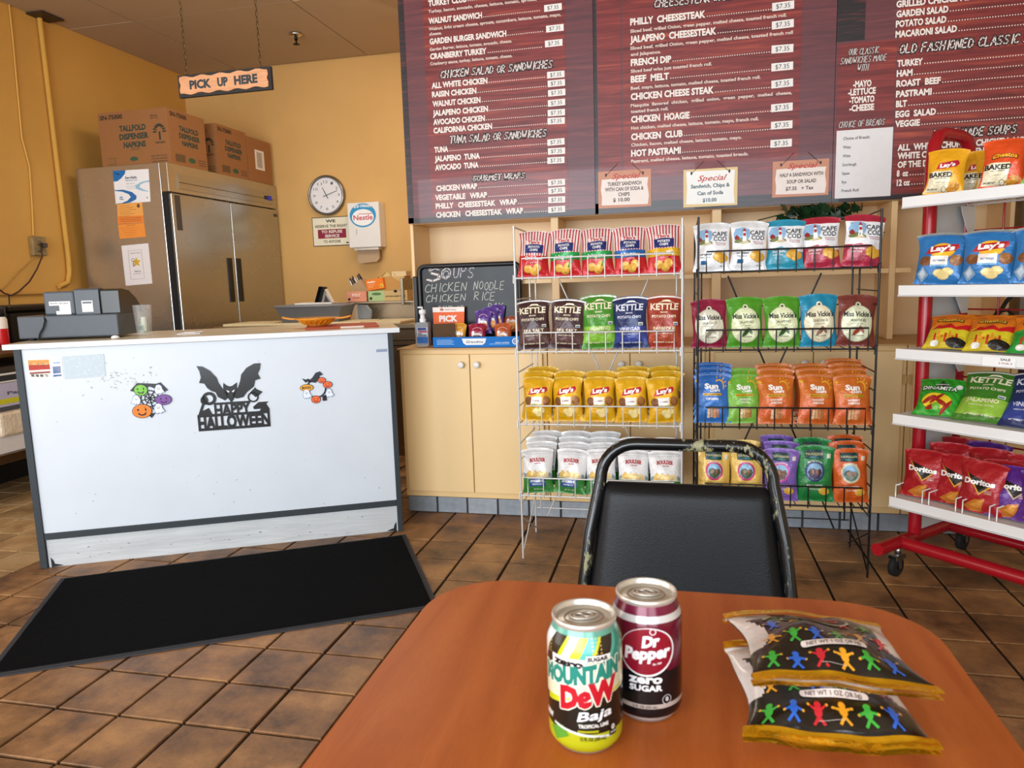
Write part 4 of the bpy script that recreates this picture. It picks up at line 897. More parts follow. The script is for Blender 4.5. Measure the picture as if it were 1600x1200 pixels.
item('BEEF  MELT', z4(225, 443), z4(430, 425), D2, h=.029); small('Beef, mayo, lettuce, tomato, melted cheese, toasted french roll.', z4(225, 482), z4(920, 422))
item('CHICKEN CHEESE STEAK', z4(225, 535), z4(670, 500), D2, h=.029); small('Mesquite  flavored  chicken,  grilled  onion,  green  pepper,  melted  cheese,', z4(225, 575), z4(1088, 505)); small('toasted french roll.', z4(225, 605), z4(427, 592))
item('CHICKEN  HOAGIE', z4(227, 656), z4(540, 635), D2, h=.029); small('Hot chicken, melted cheese, lettuce, tomato, mayo, french roll.', z4(227, 695), z4(910, 645))
item('CHICKEN  CLUB', z4(227, 750), z4(503, 732), D2, h=.029); small('Chicken, bacon, melted cheese, lettuce, tomato, mayo.', z4(227, 785), z4(820, 745))
item('HOT PASTRAMI', z4(227, 838), z4(493, 822), D2, h=.029); small('Pastrami, melted cheese, lettuce, tomato, toasted breads.', z4(227, 873), z4(855, 832))
for cx, cy in ((1041, 32), (1039, 131), (1037, 262), (1036, 357), (1036, 448), (1034, 576), (1033, 670), (1030, 768)): tagp(*z4(cx, cy), w=.092, h=.034)
head('OUR CLASSIC', z5(470, 325), z5(645, 312), .026, .0014); head('SANDWICHES MADE', z5(422, 378), z5(690, 355), .026, .0013); head('WITH', z5(522, 418), z5(585, 412), .026, .0013)
for t, a, b_, c_, d_ in (('-MAYO', 497, 512, 605, 505), ('-LETTUCE', 468, 558, 630, 550), ('-TOMATO', 475, 605, 622, 598), ('-CHEESE', 475, 652, 620, 645)): line(t, z5(a, b_), z5(c_, d_))
head('CHOICE OF BREADS', z5(412, 750), z5(680, 732), .026, .0014)
D3 = 1.95
item('GRILLED CHICKEN SALAD', z5(750, 42), z5(1290, -8), D3)
for t, a, b_, c_, d_ in (('GARDEN SALAD', 750, 100, 1055, 75), ('POTATO SALAD', 747, 160, 1043, 133), ('MACARONI SALAD', 745, 220, 1105, 188), ('TURKEY', 755, 392, 905, 378), ('HAM', 752, 450, 845, 443), ('ROAST  BEEF', 750, 508, 1010, 490), ('PASTRAMI', 748, 570, 957, 555), ('BLT', 748, 630, 812, 622), ('EGG  SALAD', 745, 688, 982, 672), ('VEGGIE', 743, 745, 888, 735), ('8  oz', 752, 1035, 820, 1030), ('12 oz', 752, 1090, 830, 1084)): item(t, z5(a, b_), z5(c_, d_), D3)
head('OLD FASHIONED CLASSIC SANDWICHES', z5(768, 318), z5(1860, 215), .036); head('HOME MADE SOUPS', z5(965, 812), z5(1450, 780), .034)
line('ALL  WHITE  CHUNKY  CHICKEN  NOODLE', z5(757, 885), z5(1620, 828)); line('WHITE CHUNKY CHICKEN RICE OR SOUP', z5(757, 935), z5(1560, 880)); line('OF THE DAY', z5(757, 985), z5(990, 968))
for k in range(3): LTS[k].build('lettering', PRINT, PNL[k])['kind'] = 'stuff'
for x, z, w, h, t, c in TG:
    b = MB(); b.box(-w/2, -.0012, -h/2, w/2, 0, h/2, c); b.dec(TX(t, -w*.32, -h*.28, w*.32, h*.6, 0), lambda u, v: (u, -.0016, v), '3a3836')
    o = b.build('price_tag', PAPER, mb, loc=(x, MY-.0012, z), rot=(0, radians(rs.uniform(-1.5, 1.5)), 0))
def special(corner, lines, bgc, label):
    n = len(lines)
    (x0, z1), (x1, z0) = mq(*corner[0]), mq(*corner[1]); w, h = x1-x0, z1-z0
    b = MB().box(x0, MY-.004, z0, x1, MY-.0005, z1, 'c88a6c' if bgc else 'e0c48a')
    pts = [(.06, .1)]+[(.06+.88*k/10, .07+.03*((k*7) % 3)/2) for k in range(11)]+[(.95, .3), (.93, .6), (.95, .78), (.5, .8), (.2, .82), (.07, .8), (.05, .5)]
    f = lambda u, v: (x0+u*w, MY-.0045, z0+v*h)
    b.dec(PO([(.06, .08), (.94, .06), (.96, .30), (.93, .6), (.95, .78), (.5, .80), (.07, .78), (.05, .5), (.07, .3)] if bgc else [(.05, .08), (.95, .05), (.93, .4), (.95, .93), (.05, .95), (.07, .5)]), f, 'ecdfd6' if bgc else 'f1f1ec')
    g = lambda u, v: (x0+u*w, MY-.005, z0+v*h)
    b.dec(TX('Special', .26, .78 if bgc else .68, .76, .15, .015, shear=.35), g, 'c0392b')
    for k, (t, a, c_) in enumerate(lines): b.dec(TX(t, a, (.60-.145*k if n == 4 else .56-.19*k) if bgc else .50-.19*k, c_, .10, .03), g, '5a4640' if bgc else '3f5a66')
    for s in (.15, .85): b.tube([(x0+s*w, MY-.005, z1-.02), (x0+w*(.5+.35*(s-.5)), MY-.003, z1+.035)], .0012, 4, '4a3a34'); b.dec(EL(s, .9, .02, .05, 8), g, '3a2a26')
    b.build('special_sign', PRINT, mb)
special((z4(50, 922), z4(334, 1104)), [('TURKEY SANDWICH', .18, .82), ('WITH CAN OF SODA &', .13, .86), ('CHIPS', .38, .60), ('$ 10.00', .28, .60)], 1, '')
special((z4(507, 912), z4(795, 1098)), [('Sandwich, Chips &', .14, .86), ('Can of Soda', .26, .74), ('$10.00', .36, .62)], 0, '')
special((z4(985, 868), z4(1282, 1044)), [('HALF A SANDWICH WITH', .13, .9), ('SOUP OR SALAD', .26, .78), ('$7.35   + Tax', .24, .74)], 1, '')
(x0, z1), (x1, z0) = mq(*z5(402, 768)), mq(*z5(716, 1148)); b = MB().box(x0, MY-.0035, z0, x1, MY-.0015, z1, 'e6e4e4'); w, h = x1-x0, z1-z0
for k, t in enumerate(('Choice of Breads:', 'Wheat', 'White', 'Sourdough', 'Squaw', 'Rye', 'French Roll')): b.dec(TX(t, x0+.12*w, z1-h*(.14+.128*k), x0+w*(.12+.028*len(t)), .013, .02), F1(MY-.0039), '5a5656')
b.build('bread_list', PAPER, mb)

# ================================================================ CHALKBOARD AND WORKTOP ITEMS
ZW = .8585
cbk = thing('soup_chalkboard', 'black soup chalkboard in rounded frame leaning on the shelving', 'chalkboard')
y0 = 3.62
pA = onY(643, 540, y0); pB = onY(806, 540, y0); pT = onY(648, 405, y0)
xa, xb, zt = -1.318, -.772, 1.272
def rr(x0, z0, x1, z1, r, n=6):
    P = []
    for cx, cz, a in ((x1-r, z1-r, 0), (x0+r, z1-r, pi/2), (x0+r, z0+r, pi), (x1-r, z0+r, 1.5*pi)): P += [(cx+r*cos(a+k*pi/2/n), cz+r*sin(a+k*pi/2/n)) for k in range(n+1)]
    return P
b = MB(); b.ext(rr(xa, ZW, xb, zt, .03), lambda x, z, d: (x, d, z), y0+.012, y0, '141416'); b.build('writing_board', CHALK, cbk)
MB().tube([(x, y0-.006, z) for x, z in rr(xa+.008, ZW+.01, xb-.008, zt-.008, .03)], .012, 8, '1b1c1e', closed=True).build('frame', PLAST, cbk)
MB().box(xa-.028, y0-.012, ZW, xa-.006, y0+.012, 1.215, '15161a').build('easel_leg', PLAST, cbk, bevel=.005)
b = MB(); z6 = lambda x, y: (620+x/6.665, 380+y/6.665); cf = lambda x, z: (x, y0-.0012, z)
def chalk(t, p0, p1, h, th=.0016, col='c9cfc4', sl=.15):
    a, c_ = onY(*p0, y0), onY(*p1, y0); z = (a.z+c_.z)/2; b.dec(HW(t, a.x, z, c_.x, h, th, sl, .08), cf, col)
chalk('S', z6(305, 395), z6(475, 385), .078, .0035, 'e4dcd8'); chalk('S', z6(320, 385), z6(450, 375), .06, .002, 'e4dcd8'); chalk('O', z6(452, 375), z6(560, 370), .058, .003, 'cfcaca'); chalk('O', z6(475, 360), z6(540, 357), .035, .002, 'cfcaca')
chalk('UPS', z6(585, 370), z6(800, 350), .055, .003, 'b8b6bc')
chalk('CHICKEN', z6(290, 515), z6(725, 490), .042); chalk('NOODLE', z6(800, 488), z6(1115, 480), .042)
chalk('CHICKEN', z6(300, 615), z6(715, 600), .036); chalk('RICE', z6(805, 595), z6(1020, 590), .042)
chalk('SOUP OF', z6(425, 728), z6(690, 705), .032); chalk('DAY', z6(950, 692), z6(1100, 685), .032); b.dec(HW('I', onY(*z6(1050, 716), y0).x, onY(*z6(1050, 716), y0).z, onY(*z6(1100, 716), y0).x, .001, .0016), cf, 'c9cfc4')
b.build('chalk_writing', PAPER, cbk)
sn = thing('hand_sanitizer', 'clear pump bottle with white cap and blue label at the worktop end', 'bottle', (-1.262, 3.50, ZW))
b = MB(); b.ext(rr(-.034, .002, .034, .125, .012, 3), lambda x, z, d: (x, d, z), .02, -.02, 'ffffff'); b.build('bottle', CLEARP, sn, bevel=.004)
b = MB().box(-.026, -.0215, .02, .03, -.0205, .10, 'c4ccd4'); b.box(-.026, -.0222, .02, .03, -.0215, .052, '2b66b4').box(-.022, -.0222, .085, .024, -.0215, .098, '3a4a90').box(-.018, -.0222, .074, .028, -.0215, .083, 'b84a5a')
b.dec(TX('HAND', -.022, .064, .0, .007, .04), lambda x, z: (x, -.0224, z), '20283a'); b.dec(TX('SANITIZER', -.022, .054, .026, .008, .04), lambda x, z: (x, -.0224, z), '20283a'); b.build('label_print', PAPER, sn)
MB().lathe([(.016, .125), (.017, .14), (.012, .145), (.012, .165), (.018, .168), (.018, .185), (.006, .19), (0, .19)], 16, col='eef0f0').tube([(0, 0, .188), (0, 0, .2), (-.02, -.01, .2)], .005, 8, 'eef0f0').build('pump', GLOSS, sn)
pk = thing('pickup_card', 'orange PICK UP card in a white header behind the blue snack box', 'card', (-1.228, 3.575, ZW))
b = MB(); b.ext([(0, 0), (.155, 0), (.162, .195), (-.010, .195)], lambda x, z, d: (x, d+z*.08, z), .003, 0, 'ee6a34'); f = lambda x, z: (x, z*.08-.0008, z)
b.dec(PO([(-.009, .170), (.161, .170), (.1615, .1945), (-.0098, .1945)]), f, 'f4ece4'); b.dec(TX('PICK', .025, .122, .125, .030, .05), f, 'f8efe8'); b.dec(TX('UP', .045, .080, .105, .030, .05), f, 'f8efe8'); b.dec(EL(.04, .183, .010, .008, 10), f, 'ee6a34'); b.dec(TX('delivery', .055, .178, .12, .009, .03), f, 'ee6a34')
for k in range(3): b.dec(EL(.06+.0*k, .065-.02*k, .008, .008, 8), f, 'f0d0a0')
b.build('card', PAPER, pk)
sbx = thing('snack_box', 'blue open display box of small cookie and snack bags', 'box', (-1.19, 3.435, ZW+.0))
w = .455; dd = .20
b = MB().box(0, 0, .001, w, .003, .052, '1b74c8').box(0, .003, .001, w, dd, .004, '8a6a48').box(0, dd, .001, w, dd+.003, .06, '8a6a48').box(w-.003, .003, .001, w, dd, .05, '1c3f8a')
f = lambda x, z: (x, -.0008, z)
b.dec(PO([(.15, .044), (.275, .044), (.268, .022), (.255, .012), (.17, .012), (.157, .022)]), f, 'eef2f6'); b.dec(TX('Grandma', .17, .022, .258, .012, .01, shear=.3), lambda x, z: (x, -.0013, z), '2a2a30')
b.dec(EL(.42, .028, .016, .016, 16), f, 'eef2f6'); b.dec(EL(.42, .028, .011, .011, 14), lambda x, z: (x, -.0013, z), '1b74c8'); b.dec(TX('C', .414, .022, .426, .012, .03), lambda x, z: (x, -.0016, z), 'eef2f6')
for k in range(4): b.dec(RC(.02, .036-.007*k, .10+.01*(k % 2), .039-.007*k), f, '9cc4ec')
b.dec(RC(.29, .014, .39, .017), f, '9cc4ec'); b.dec(TX('snack cookies', .32, .02, .39, .007), f, 'd8e8f8'); b.build('tray', CARD, sbx)
b = MB().box(-.001, .0, .05, .11, .0025, .118, '5a4026').build('side_flap', CARD, sbx); b.rotation_euler = (0, 0, radians(18)); b.location = (0, .01, 0)
b = MB(); b.ext([(0, .0), (dd*.9, 0), (dd*.9, .125), (0, .105)], lambda y, z, d: (w+d, y+.01, z+.004), 0, .003, '1c3f8a')
b.box(w+.0032, .05, .05, w+.0038, .11, .11, 'b8642a').box(w+.0032, .06, .012, w+.0038, .10, .04, 'a8b084').build('end_flap', CARD, sbx)
# lidded tubs on the hutch shelf
for nm, px, c, lab, r in (('lidded_tub', 908, '1d5f9e', 'clear round tub with blue lid on the open shelving', .088), ('lidded_tub', 957, 'a8264a', 'clear round tub with crimson lid on the open shelving', .078)):
    p = onY(px, 470, 3.78); t = thing(nm, lab, 'tub', (p.x, 3.78, ZW))
    MB().lathe([(0, .0), (r*.8, 0), (r*.95, .17), (r*.93, .17), (r*.78, .004), (0, .004)], 28, col='b8b4b0').build('tub', mat('frosted_plastic', .3, trans=.5, ior=1.2, noise=.03), t)
    MB().lathe([(r, .168), (r*1.03, .172), (r*1.03, .185), (r*.96, .195), (r*.9, .193), (0, .196)], 28, col=c).build('lid', PLAST, t)
    if 'blue' in lab: MB().box(.0, -r-.003, .12, .03, -r, .165, 'd8d8d4').build('sticker', PAPER, t)
# ivy on the hutch
iv = thing('artificial_ivy', 'dark green artificial ivy hanging under the menu board', 'plant', (.0, 0, 0))
lv = MB(); leaf = [(0, 0, 0), (.016, .012, .003), (.030, .004, .0), (.024, .022, .005), (.036, .036, .0), (.018, .034, .004), (0, .058, -.004), (-.018, .034, .004), (-.036, .036, 0), (-.024, .022, .005), (-.030, .004, 0), (-.016, .012, .003)]
lv.add([(0, .025, .006)]+leaf, [(0, 1+i, 1+(i+1) % 12) for i in range(12)], '1d3d22', smooth=True)
lm = lv.build('leaf', mat('ivy_leaf', .4, noise=.25, nscale=40), mesh_only=True)
rl = random.Random(11)
def leaves(n, fx, sc):
    for k in range(n):
        p = fx(); o = inst(lm, 'leaf', p, (rl.uniform(.6, 2.2), rl.uniform(-.6, .6), rl.uniform(0, 6.28)), parent=iv); s = sc*rl.uniform(.7, 1.25); o.scale = (s, s, s)
leaves(120, lambda: (rl.gauss(.62, .055), rl.uniform(3.60, 3.70), 1.385+rl.uniform(0, .06)*(1)), 1.0)
leaves(4, lambda: (onY(1222, 347, 3.63).x+rl.uniform(-.012, .012), 3.63, 1.405+rl.uniform(-.02, .02)), .7)
leaves(6, lambda: (rl.uniform(.80, .88), 3.60, 1.345+rl.uniform(-.015, .015)), .6)
leaves(8, lambda: (rl.uniform(.72, .80), 3.62, 1.44+rl.uniform(-.01, .01)), .7)
MB().tube([(.36, 3.62, 1.42), (.45, 3.63, 1.44), (.55, 3.64, 1.455), (.7, 3.63, 1.46), (.8, 3.60, 1.38), (.9, 3.60, 1.34)], .003, 6, '2c3a1e').build('stem', PLAST, iv)
# black cable coil behind the rack on the worktop
P = [(1.24, 3.5, .87), (1.21, 3.49, .93), (1.28, 3.49, .985), (1.33, 3.5, 1.01), (1.345, 3.5, 1.06), (1.38, 3.5, 1.08)]
b = MB().tube([(1.40, 3.5, 1.07), (1.365, 3.5, 1.03), (1.34, 3.5, .98), (1.29, 3.49, .945), (1.235, 3.49, .90), (1.27, 3.49, .895), (1.36, 3.49, .915), (1.46, 3.48, .90), (1.56, 3.48, .875)], .009, 8, '18140f')
b.tube([(1.33, 3.5, .985), (1.37, 3.5, .99), (1.40, 3.5, .96), (1.37, 3.5, .925), (1.33, 3.5, .93), (1.32, 3.5, .96)], .008, 8, '18140f', closed=True)
tag(b.build('black_hose', RUBBER), 'black looped hose lying on the worktop behind the shelf rack', 'hose')
# ================================================================ CHIP BAGS
def bagfn(w, h, T, seed, fold=0):
    r = random.Random(seed); ph = [r.uniform(0, 6.28) for _ in range(6)]; cx = r.uniform(-.15, .15); lean = r.uniform(-.03, .03)
    def P(x, z, side=-1, eps=0.):
        u = max(-1, min(1, 2*x/w)); v = max(0, min(1, z/h)); pv = max(0, min(1, (v-.045)/.91))
        bl = (sin(pi*pv)**.6 if 0 < pv < 1 else 0)*(1.12-.3*v); hx = (1-abs(u)**2.4)**.7 if abs(u) < 1 else 0
        t = T/2*bl*hx
        e0, e1 = math.exp(-v/.13), math.exp(-(1-v)/.13)
        wr = T*.13*hx*(e0*sin(11*u+ph[0])+e1*sin(9*u+ph[1]))*min(1, pv*12)*min(1, (1-pv)*12)+T*.05*hx*sin(5*u+7*v+ph[2])*bl+T*.04*hx*sin(13*v-6*u+ph[3])*bl
        flat = .0007
        seal = .0025*sin(3*u+ph[4])*(1 if v < .06 or v > .94 else 0)
        xs = x*(1.03-.135*bl)+lean*w*(v-.5)*.4+.0015*sin(9*v+ph[5])*abs(u)
        zz = z+(.006*(1-u*u) if v > .9 else 0)-(.004*abs(u)**3 if v > .94 else 0)
        return (xs, side*(t+flat+eps)+side*wr*.9+seal, zz)
    return P
def bag(name, w, h, T, seed, colf, art, back='cfd0d2', nx=20, nz=26):
    b = MB(); P = bagfn(w, h, T, seed); cc = {}
    for side in (-1, 1):
        vs = [P(-w/2+w*i/nx, h*j/nz, side) for j in range(nz+1) for i in range(nx+1)]; fs = []; cols = []
        for j in range(nz):
            for i in range(nx):
                a = j*(nx+1)+i; q = (a, a+1, a+nx+2, a+nx+1) if side < 0 else (a, a+nx+1, a+nx+2, a+1)
                fs.append(q); cols.append(C(colf((i+.5)/nx*2-1, (j+.5)/nz) if side < 0 or abs((i+.5)/nx*2-1) > .8 else back))
        k = len(b.v); b.v += vs; b.f += [tuple(x+k for x in q) for q in fs]; b.c += cols; b.m += [0]*len(fs); b.sm += [True]*len(fs)
    F = lambda lay=1: (lambda x, z: P(x*w/2, z*h, -1, .0004+.0005*lay))   # art in u -1..1, v 0..1
    art(DB(b, .14), F)
    return b.build(name, FOIL, mesh_only=True)
WH, CRM = 'f3f1ec', 'efe3bd'
def mix(a, b, t): a, b = C(a), C(b); return tuple(a[i]*(1-t)+b[i]*t for i in range(3))
def chipsdec(b, F, pts, col='e8c95e', r=.2, n=14, lay=2):
    for k, (x, z) in enumerate(pts):
        b.dec(EL(x, z, r*1.04, r*.34, n), F(lay), mix(col, '6a4010', .35)); b.dec(EL(x+.01, z+.006, r*.94, r*.30, n), F(lay+1), col)
def tims(band, flavor, txt='f4f0e8', strip='c02430'):
    def colf(u, v): return 'c41c24' if v < .46 else ('e9ded8' if v < .97 else 'd8c8c4')
    def art(b, F):
        for k in range(11):
            x = -.95+k*.18; b.dec(RC(x, .46, x+.075, .985, 1, 10), F(1), 'b9303c')
        b.dec(RC(-1, .34, 1, .50, 14, 3), F(1.4), band) if band else None
        b.dec(POS([(-.62, .52), (.62, .52), (.62, .68), (.2, .72), (-.2, .72), (-.62, .68)]), F(2), '1f2c6c')
        b.dec(RC(-.62, .52, .62, .70, 10, 3), F(2.2), '1f2c6c')
        b.dec(TX('POTATO', -.38, .63, .38, .05, .03), F(3.2), 'f0eee8'); b.dec(TX('CHIPS', -.28, .56, .28, .05, .03), F(3.2), 'f0eee8')
        b.dec(RC(-.55, .715, .5, .80, 8, 2), F(2), 'e9ded8'); b.dec(TX("Tim's", -.45, .73, .35, .065, .04, shear=.15), F(3), strip)
        b.dec(TX(flavor, -.62, .37, .62, .075, .04), F(3), txt)
        b.dec(TX('NET WT 1.5 OZ', -.25, .30, .25, .022, .02), F(3), 'f0d8d0')
        chipsdec(b, F, ((-.35, .17), (.25, .20), (.05, .12)), 'e8b24a', .26)
        if band == '1f9a4c': b.dec(EL(.45, .27, .22, .05, 12, .4), F(3), '1d8a3a')
    return colf, art
def kettle(base, acc, flavor, txt='efe4c4'):
    def colf(u, v): return acc if .12 < v < .42 and acc else base
    def art(b, F):
        b.dec(TX('KETTLE', -.80, .74, .80, .125, .035), F(2), txt); b.dec(RING(.1, .82, .5, .54, 14, .16, .3, 2.8), F(2), txt)
        b.dec(TX('BRAND', -.22, .675, .22, .032, .02), F(2), txt); b.dec(TX('POTATO CHIPS', -.72, .585, .72, .052, .02), F(2), txt)
        b.dec(TX(flavor, -.66, .34, .66, .07, .02), F(2), txt)
        b.dec(TX('BAKED IN SMALL BATCHES', -.5, .27, .5, .022, .02), F(2), txt); b.dec(TX('NET WEIGHT 1.5 OZ (42g)', -.6, .10, .6, .026, .03), F(2), txt)
        b.dec(RC(.55, .44, .82, .50, 2, 2), F(2), 'd8d8c0'); b.dec(RC(.58, .45, .79, .475, 2, 1), F(3), '3a6a9c')
        b.dec(RC(-1, .955, 1, .985, 12, 1), F(1), 'c8c4bc')
    return colf, art
def lays(base, flavor, ex=None, txt='7a2a22'):
    def colf(u, v): return base if v < .95 else mix(base, 'b8a020', .5)
    def art(b, F):
        b.dec(EL(.05, .66, .5, .155, 28), F(1), 'f0a81c'); b.dec(EL(.05, .67, .45, .13, 28), F(1.4), 'f6c02c')
        b.dec(POS([(-.66, .60), (-.45, .74), (.62, .80), (.70, .72), (.55, .665), (-.4, .60)]), F(2.2), 'b81c24')
        b.dec(TX("Lay's", -.45, .645, .52, .10, .05, shear=.12, rise=.035), F(3.2), 'f8f6f2')
        b.dec(EL(-.62, .46, .26, .10, 14), F(1), '7a4a24'); b.dec(EL(.66, .47, .26, .11, 14), F(1), '8a5428'); b.dec(EL(.62, .50, .2, .08, 14), F(1.4), 'a06a34')
        b.dec(RC(-.40, .35, .34, .56, 6, 4), F(2), 'f2ece4'); b.dec(TX(flavor, -.30, .45, .24, .036, .03), F(3), txt)
        b.dec(RC(-.38, .35, .34, .385, 5, 1), F(2.6), 'd8d040' if base != '2a74b4' else '7ab4e0')
        chipsdec(b, F, ((.0, .22), (.34, .25), (.15, .17)), 'ecd690', .24)
        if ex: ex(b, F)
        b.dec(RC(-1, .94, 1, .955, 12, 1), F(1), mix(base, 'ffffff', .25))
    return colf, art
def layblue_ex(b, F):
    b.dec(POS([(-.95, .2), (-.68, .34), (-.42, .18), (-.68, .04)]), F(3), '8aa0b4'); b.dec(POS([(-.85, .2), (-.68, .29), (-.55, .2), (-.68, .1)]), F(3.6), 'b8c8d4')
def boulder(bx):
    def colf(u, v): return '2f7a30' if v < .36 else 'e6e7e8'
    def art(b, F):
        for k, x in enumerate((-.55, -.2, .15, .5)): b.dec(POS([(x-.26, .36), (x-.2, .46), (x, .53-.01*k), (x+.2, .46), (x+.26, .36)]), F(1.3), mix('d8b45c', 'ead49a', k/3))
        b.dec(POS([(-1, .36), (-.95, .42), (-.8, .46), (-.75, .36)]), F(1), '8fa0a8'); b.dec(POS([(.75, .36), (.8, .47), (.95, .43), (1, .36)]), F(1), '8fa0a8')
        b.dec(TX('BOULDER', -.52, .70, .52, .085, .04, arc=.02), F(2), 'b4202c'); b.dec(TX('CANYON', -.22, .66, .22, .026, .03), F(2), 'b4202c')
        b.dec(RC(-.58, .15, .50, .325, 8, 3), F(2), bx); b.dec(TX('AVOCADO OIL', -.52, .245, .46, .055, .04), F(3), 'f0f4f0'); b.dec(TX('CANYON CUT', -.4, .18, .3, .035, .03), F(3), 'e0e8f0')
        b.dec(TX('NET WT 2 OZ', -.3, .07, .3, .028, .02), F(2), 'e0e8d8')
        for k in range(3): b.dec(RC(-1, .93-.02*k, 1, .937-.02*k, 10, 1), F(1), 'b8babd')
    return colf, art
def capecod(top, bot, flavor, big=1):
    def colf(u, v): return top if v > .9 else ('eef0f2' if v > .42 or not bot else (bot if (v < .36 or u < .4) else 'eef0f2'))
    def art(b, F):
        b.dec(POS([(-.85, .62), (-.9, .74), (-.75, .86), (-.3, .88), (0, .84), (.02, .7), (-.1, .62)]), F(1), '8fb8dc')
        b.dec(POS([(-.9, .60), (-.5, .66), (.0, .60), (.05, .56), (-.4, .54), (-.85, .56)]), F(1.5), '6f7a48'); b.dec(POS([(-.6, .56), (-.1, .60), (.0, .55), (-.5, .53)]), F(1.8), 'cdbf94')
        b.dec(POS([(-.42, .58), (-.36, .80), (-.22, .80), (-.16, .58)]), F(2), 'f0eeea'); b.dec(RC(-.36, .70, -.22, .76, 1, 1), F(2.6), 'b23038'); b.dec(POS([(-.40, .80), (-.29, .87), (-.18, .80)]), F(2.6), 'b23038')
        b.dec(POS([(-.85, .62), (-.85, .68), (-.72, .72), (-.58, .68), (-.58, .62)]), F(2), '8c2a2a')
        b.dec(TX('CAPE', .02, .725, .88, .095, .015), F(3), '2b2f38'); b.dec(TX('COD', .10, .62, .86, .095, .015), F(3), '2b2f38')
        b.dec(TX('KETTLE COOKED', .2, .565, .8, .02, .02), F(2), 'a83040'); b.dec(TX('POTATO CHIPS', .25, .53, .8, .02, .02), F(2), 'a83040')
        if bot: b.dec(POS([(-.8, .10), (-.85, .3), (-.6, .42), (-.2, .45), (.15, .38), (.2, .28), (0, .12)]), F(1.5), mix(bot, 'ffffff', .08))
        b.dec(TX(flavor, -.72, .33, .0, .042, .025), F(2.5), 'f0f0ee' if bot else '3a4048'); b.dec(TX('KETTLE', -.66, .27, -.1, .026, .02), F(2.5), 'f0f0ee' if bot else '3a4048')
        chipsdec(b, F, ((.30, .29), (.52, .24), (.42, .33), (.70, .27)), 'e0a93c', .24)
        if not bot: b.dec(RC(-.62, .14, -.28, .22, 2, 2), F(2), '2a6a9c')
        b.dec(TX('NET WT', .45, .09, .75, .02, .02), F(2), '50545a')
    return colf, art
def vickies(base, flavor, dcol, oc='2e5a2a'):
    def colf(u, v):
        return base
    def art(b, F):
        b.dec(EL(0, .45, .88, .365, 36, 0, 6), F(1), mix(dcol, '303020', .45)); b.dec(EL(0, .45, .85, .35, 36, 0, 6), F(1.6), dcol)
        b.dec(POS([(-.18, .80), (-.12, .86), (0, .88), (.12, .86), (.18, .80)]), F(2), dcol); b.dec(EL(0, .825, .07, .022, 10), F(3), '3a3a34')
        b.dec(TX('Miss Vickie\'s', -.76, .585, .80, .10, .03, shear=.12), F(3), '20201c'); b.dec(TX(flavor, -.38, .485, .46, .052, .01), F(3), '4a4a3c')
        b.dec(EL(.0, .30, .24, .055, 14, .3), F(3), oc); b.dec(EL(.25, .33, .16, .045, 14, -.4), F(3.5), mix(oc, 'ffffff', .1)); b.dec(TX('KETTLE COOKED', -.3, .20, .36, .026, .02), F(3), '6a6a58')
        b.dec(TX('POTATO CHIPS', -.3, .43, .3, .022, .02), F(3), '8a8a74')
    return colf, art
def sun(base, flavor, hi):
    def colf(u, v): return mix(base, hi, max(0, .5-abs(v-.25)*1.3))
    def art(b, F):
        b.dec(TX('Sun', -.44, .70, .36, .105, .05), F(3), 'f5f2ea'); b.dec(TX('CHIPS', -.14, .635, .46, .048, .04), F(3), 'f5f2ea')
        b.dec(RING(.38, .73, .26, .32, 14, .5, -.3, 2.2), F(2.4), 'e8a92a')
        for k in range(5): a = .1+k*.45; b.dec(POS([(.38+.36*cos(a-.08), .73+.18*sin(a-.08)), (.38+.5*cos(a), .73+.25*sin(a)), (.38+.36*cos(a+.08), .73+.18*sin(a+.08))]), F(2.4), 'e8a92a')
        b.dec(RC(-.55, .555, .55, .605, 8, 1), F(2), 'd8a820'); b.dec(TX('100% WHOLE GRAIN', -.5, .565, .5, .028, .02), F(3), '5a3a10')
        ws = flavor.split(); 
        for k, t in enumerate(ws): b.dec(TX(t, -.04*len(t)-.06, .47-.06*k, .04*len(t)+.06, .04, .03), F(3), 'f5f2ea')
        for k in range(4): b.dec(RC(-.30+.17*k, .10+.015*(k % 2), -.16+.17*k, .29+.02*(k % 3), 1, 2), F(2), ('e6c8a0', 'd8a878', 'c88a54', 'b0703c')[k])
        b.dec(EL(-.85, .86, .1, .03, 12), F(2), 'd8a820'); b.dec(RC(-1, .95, 1, .965, 10, 1), F(1), mix(base, 'ffffff', .2))
    return colf, art
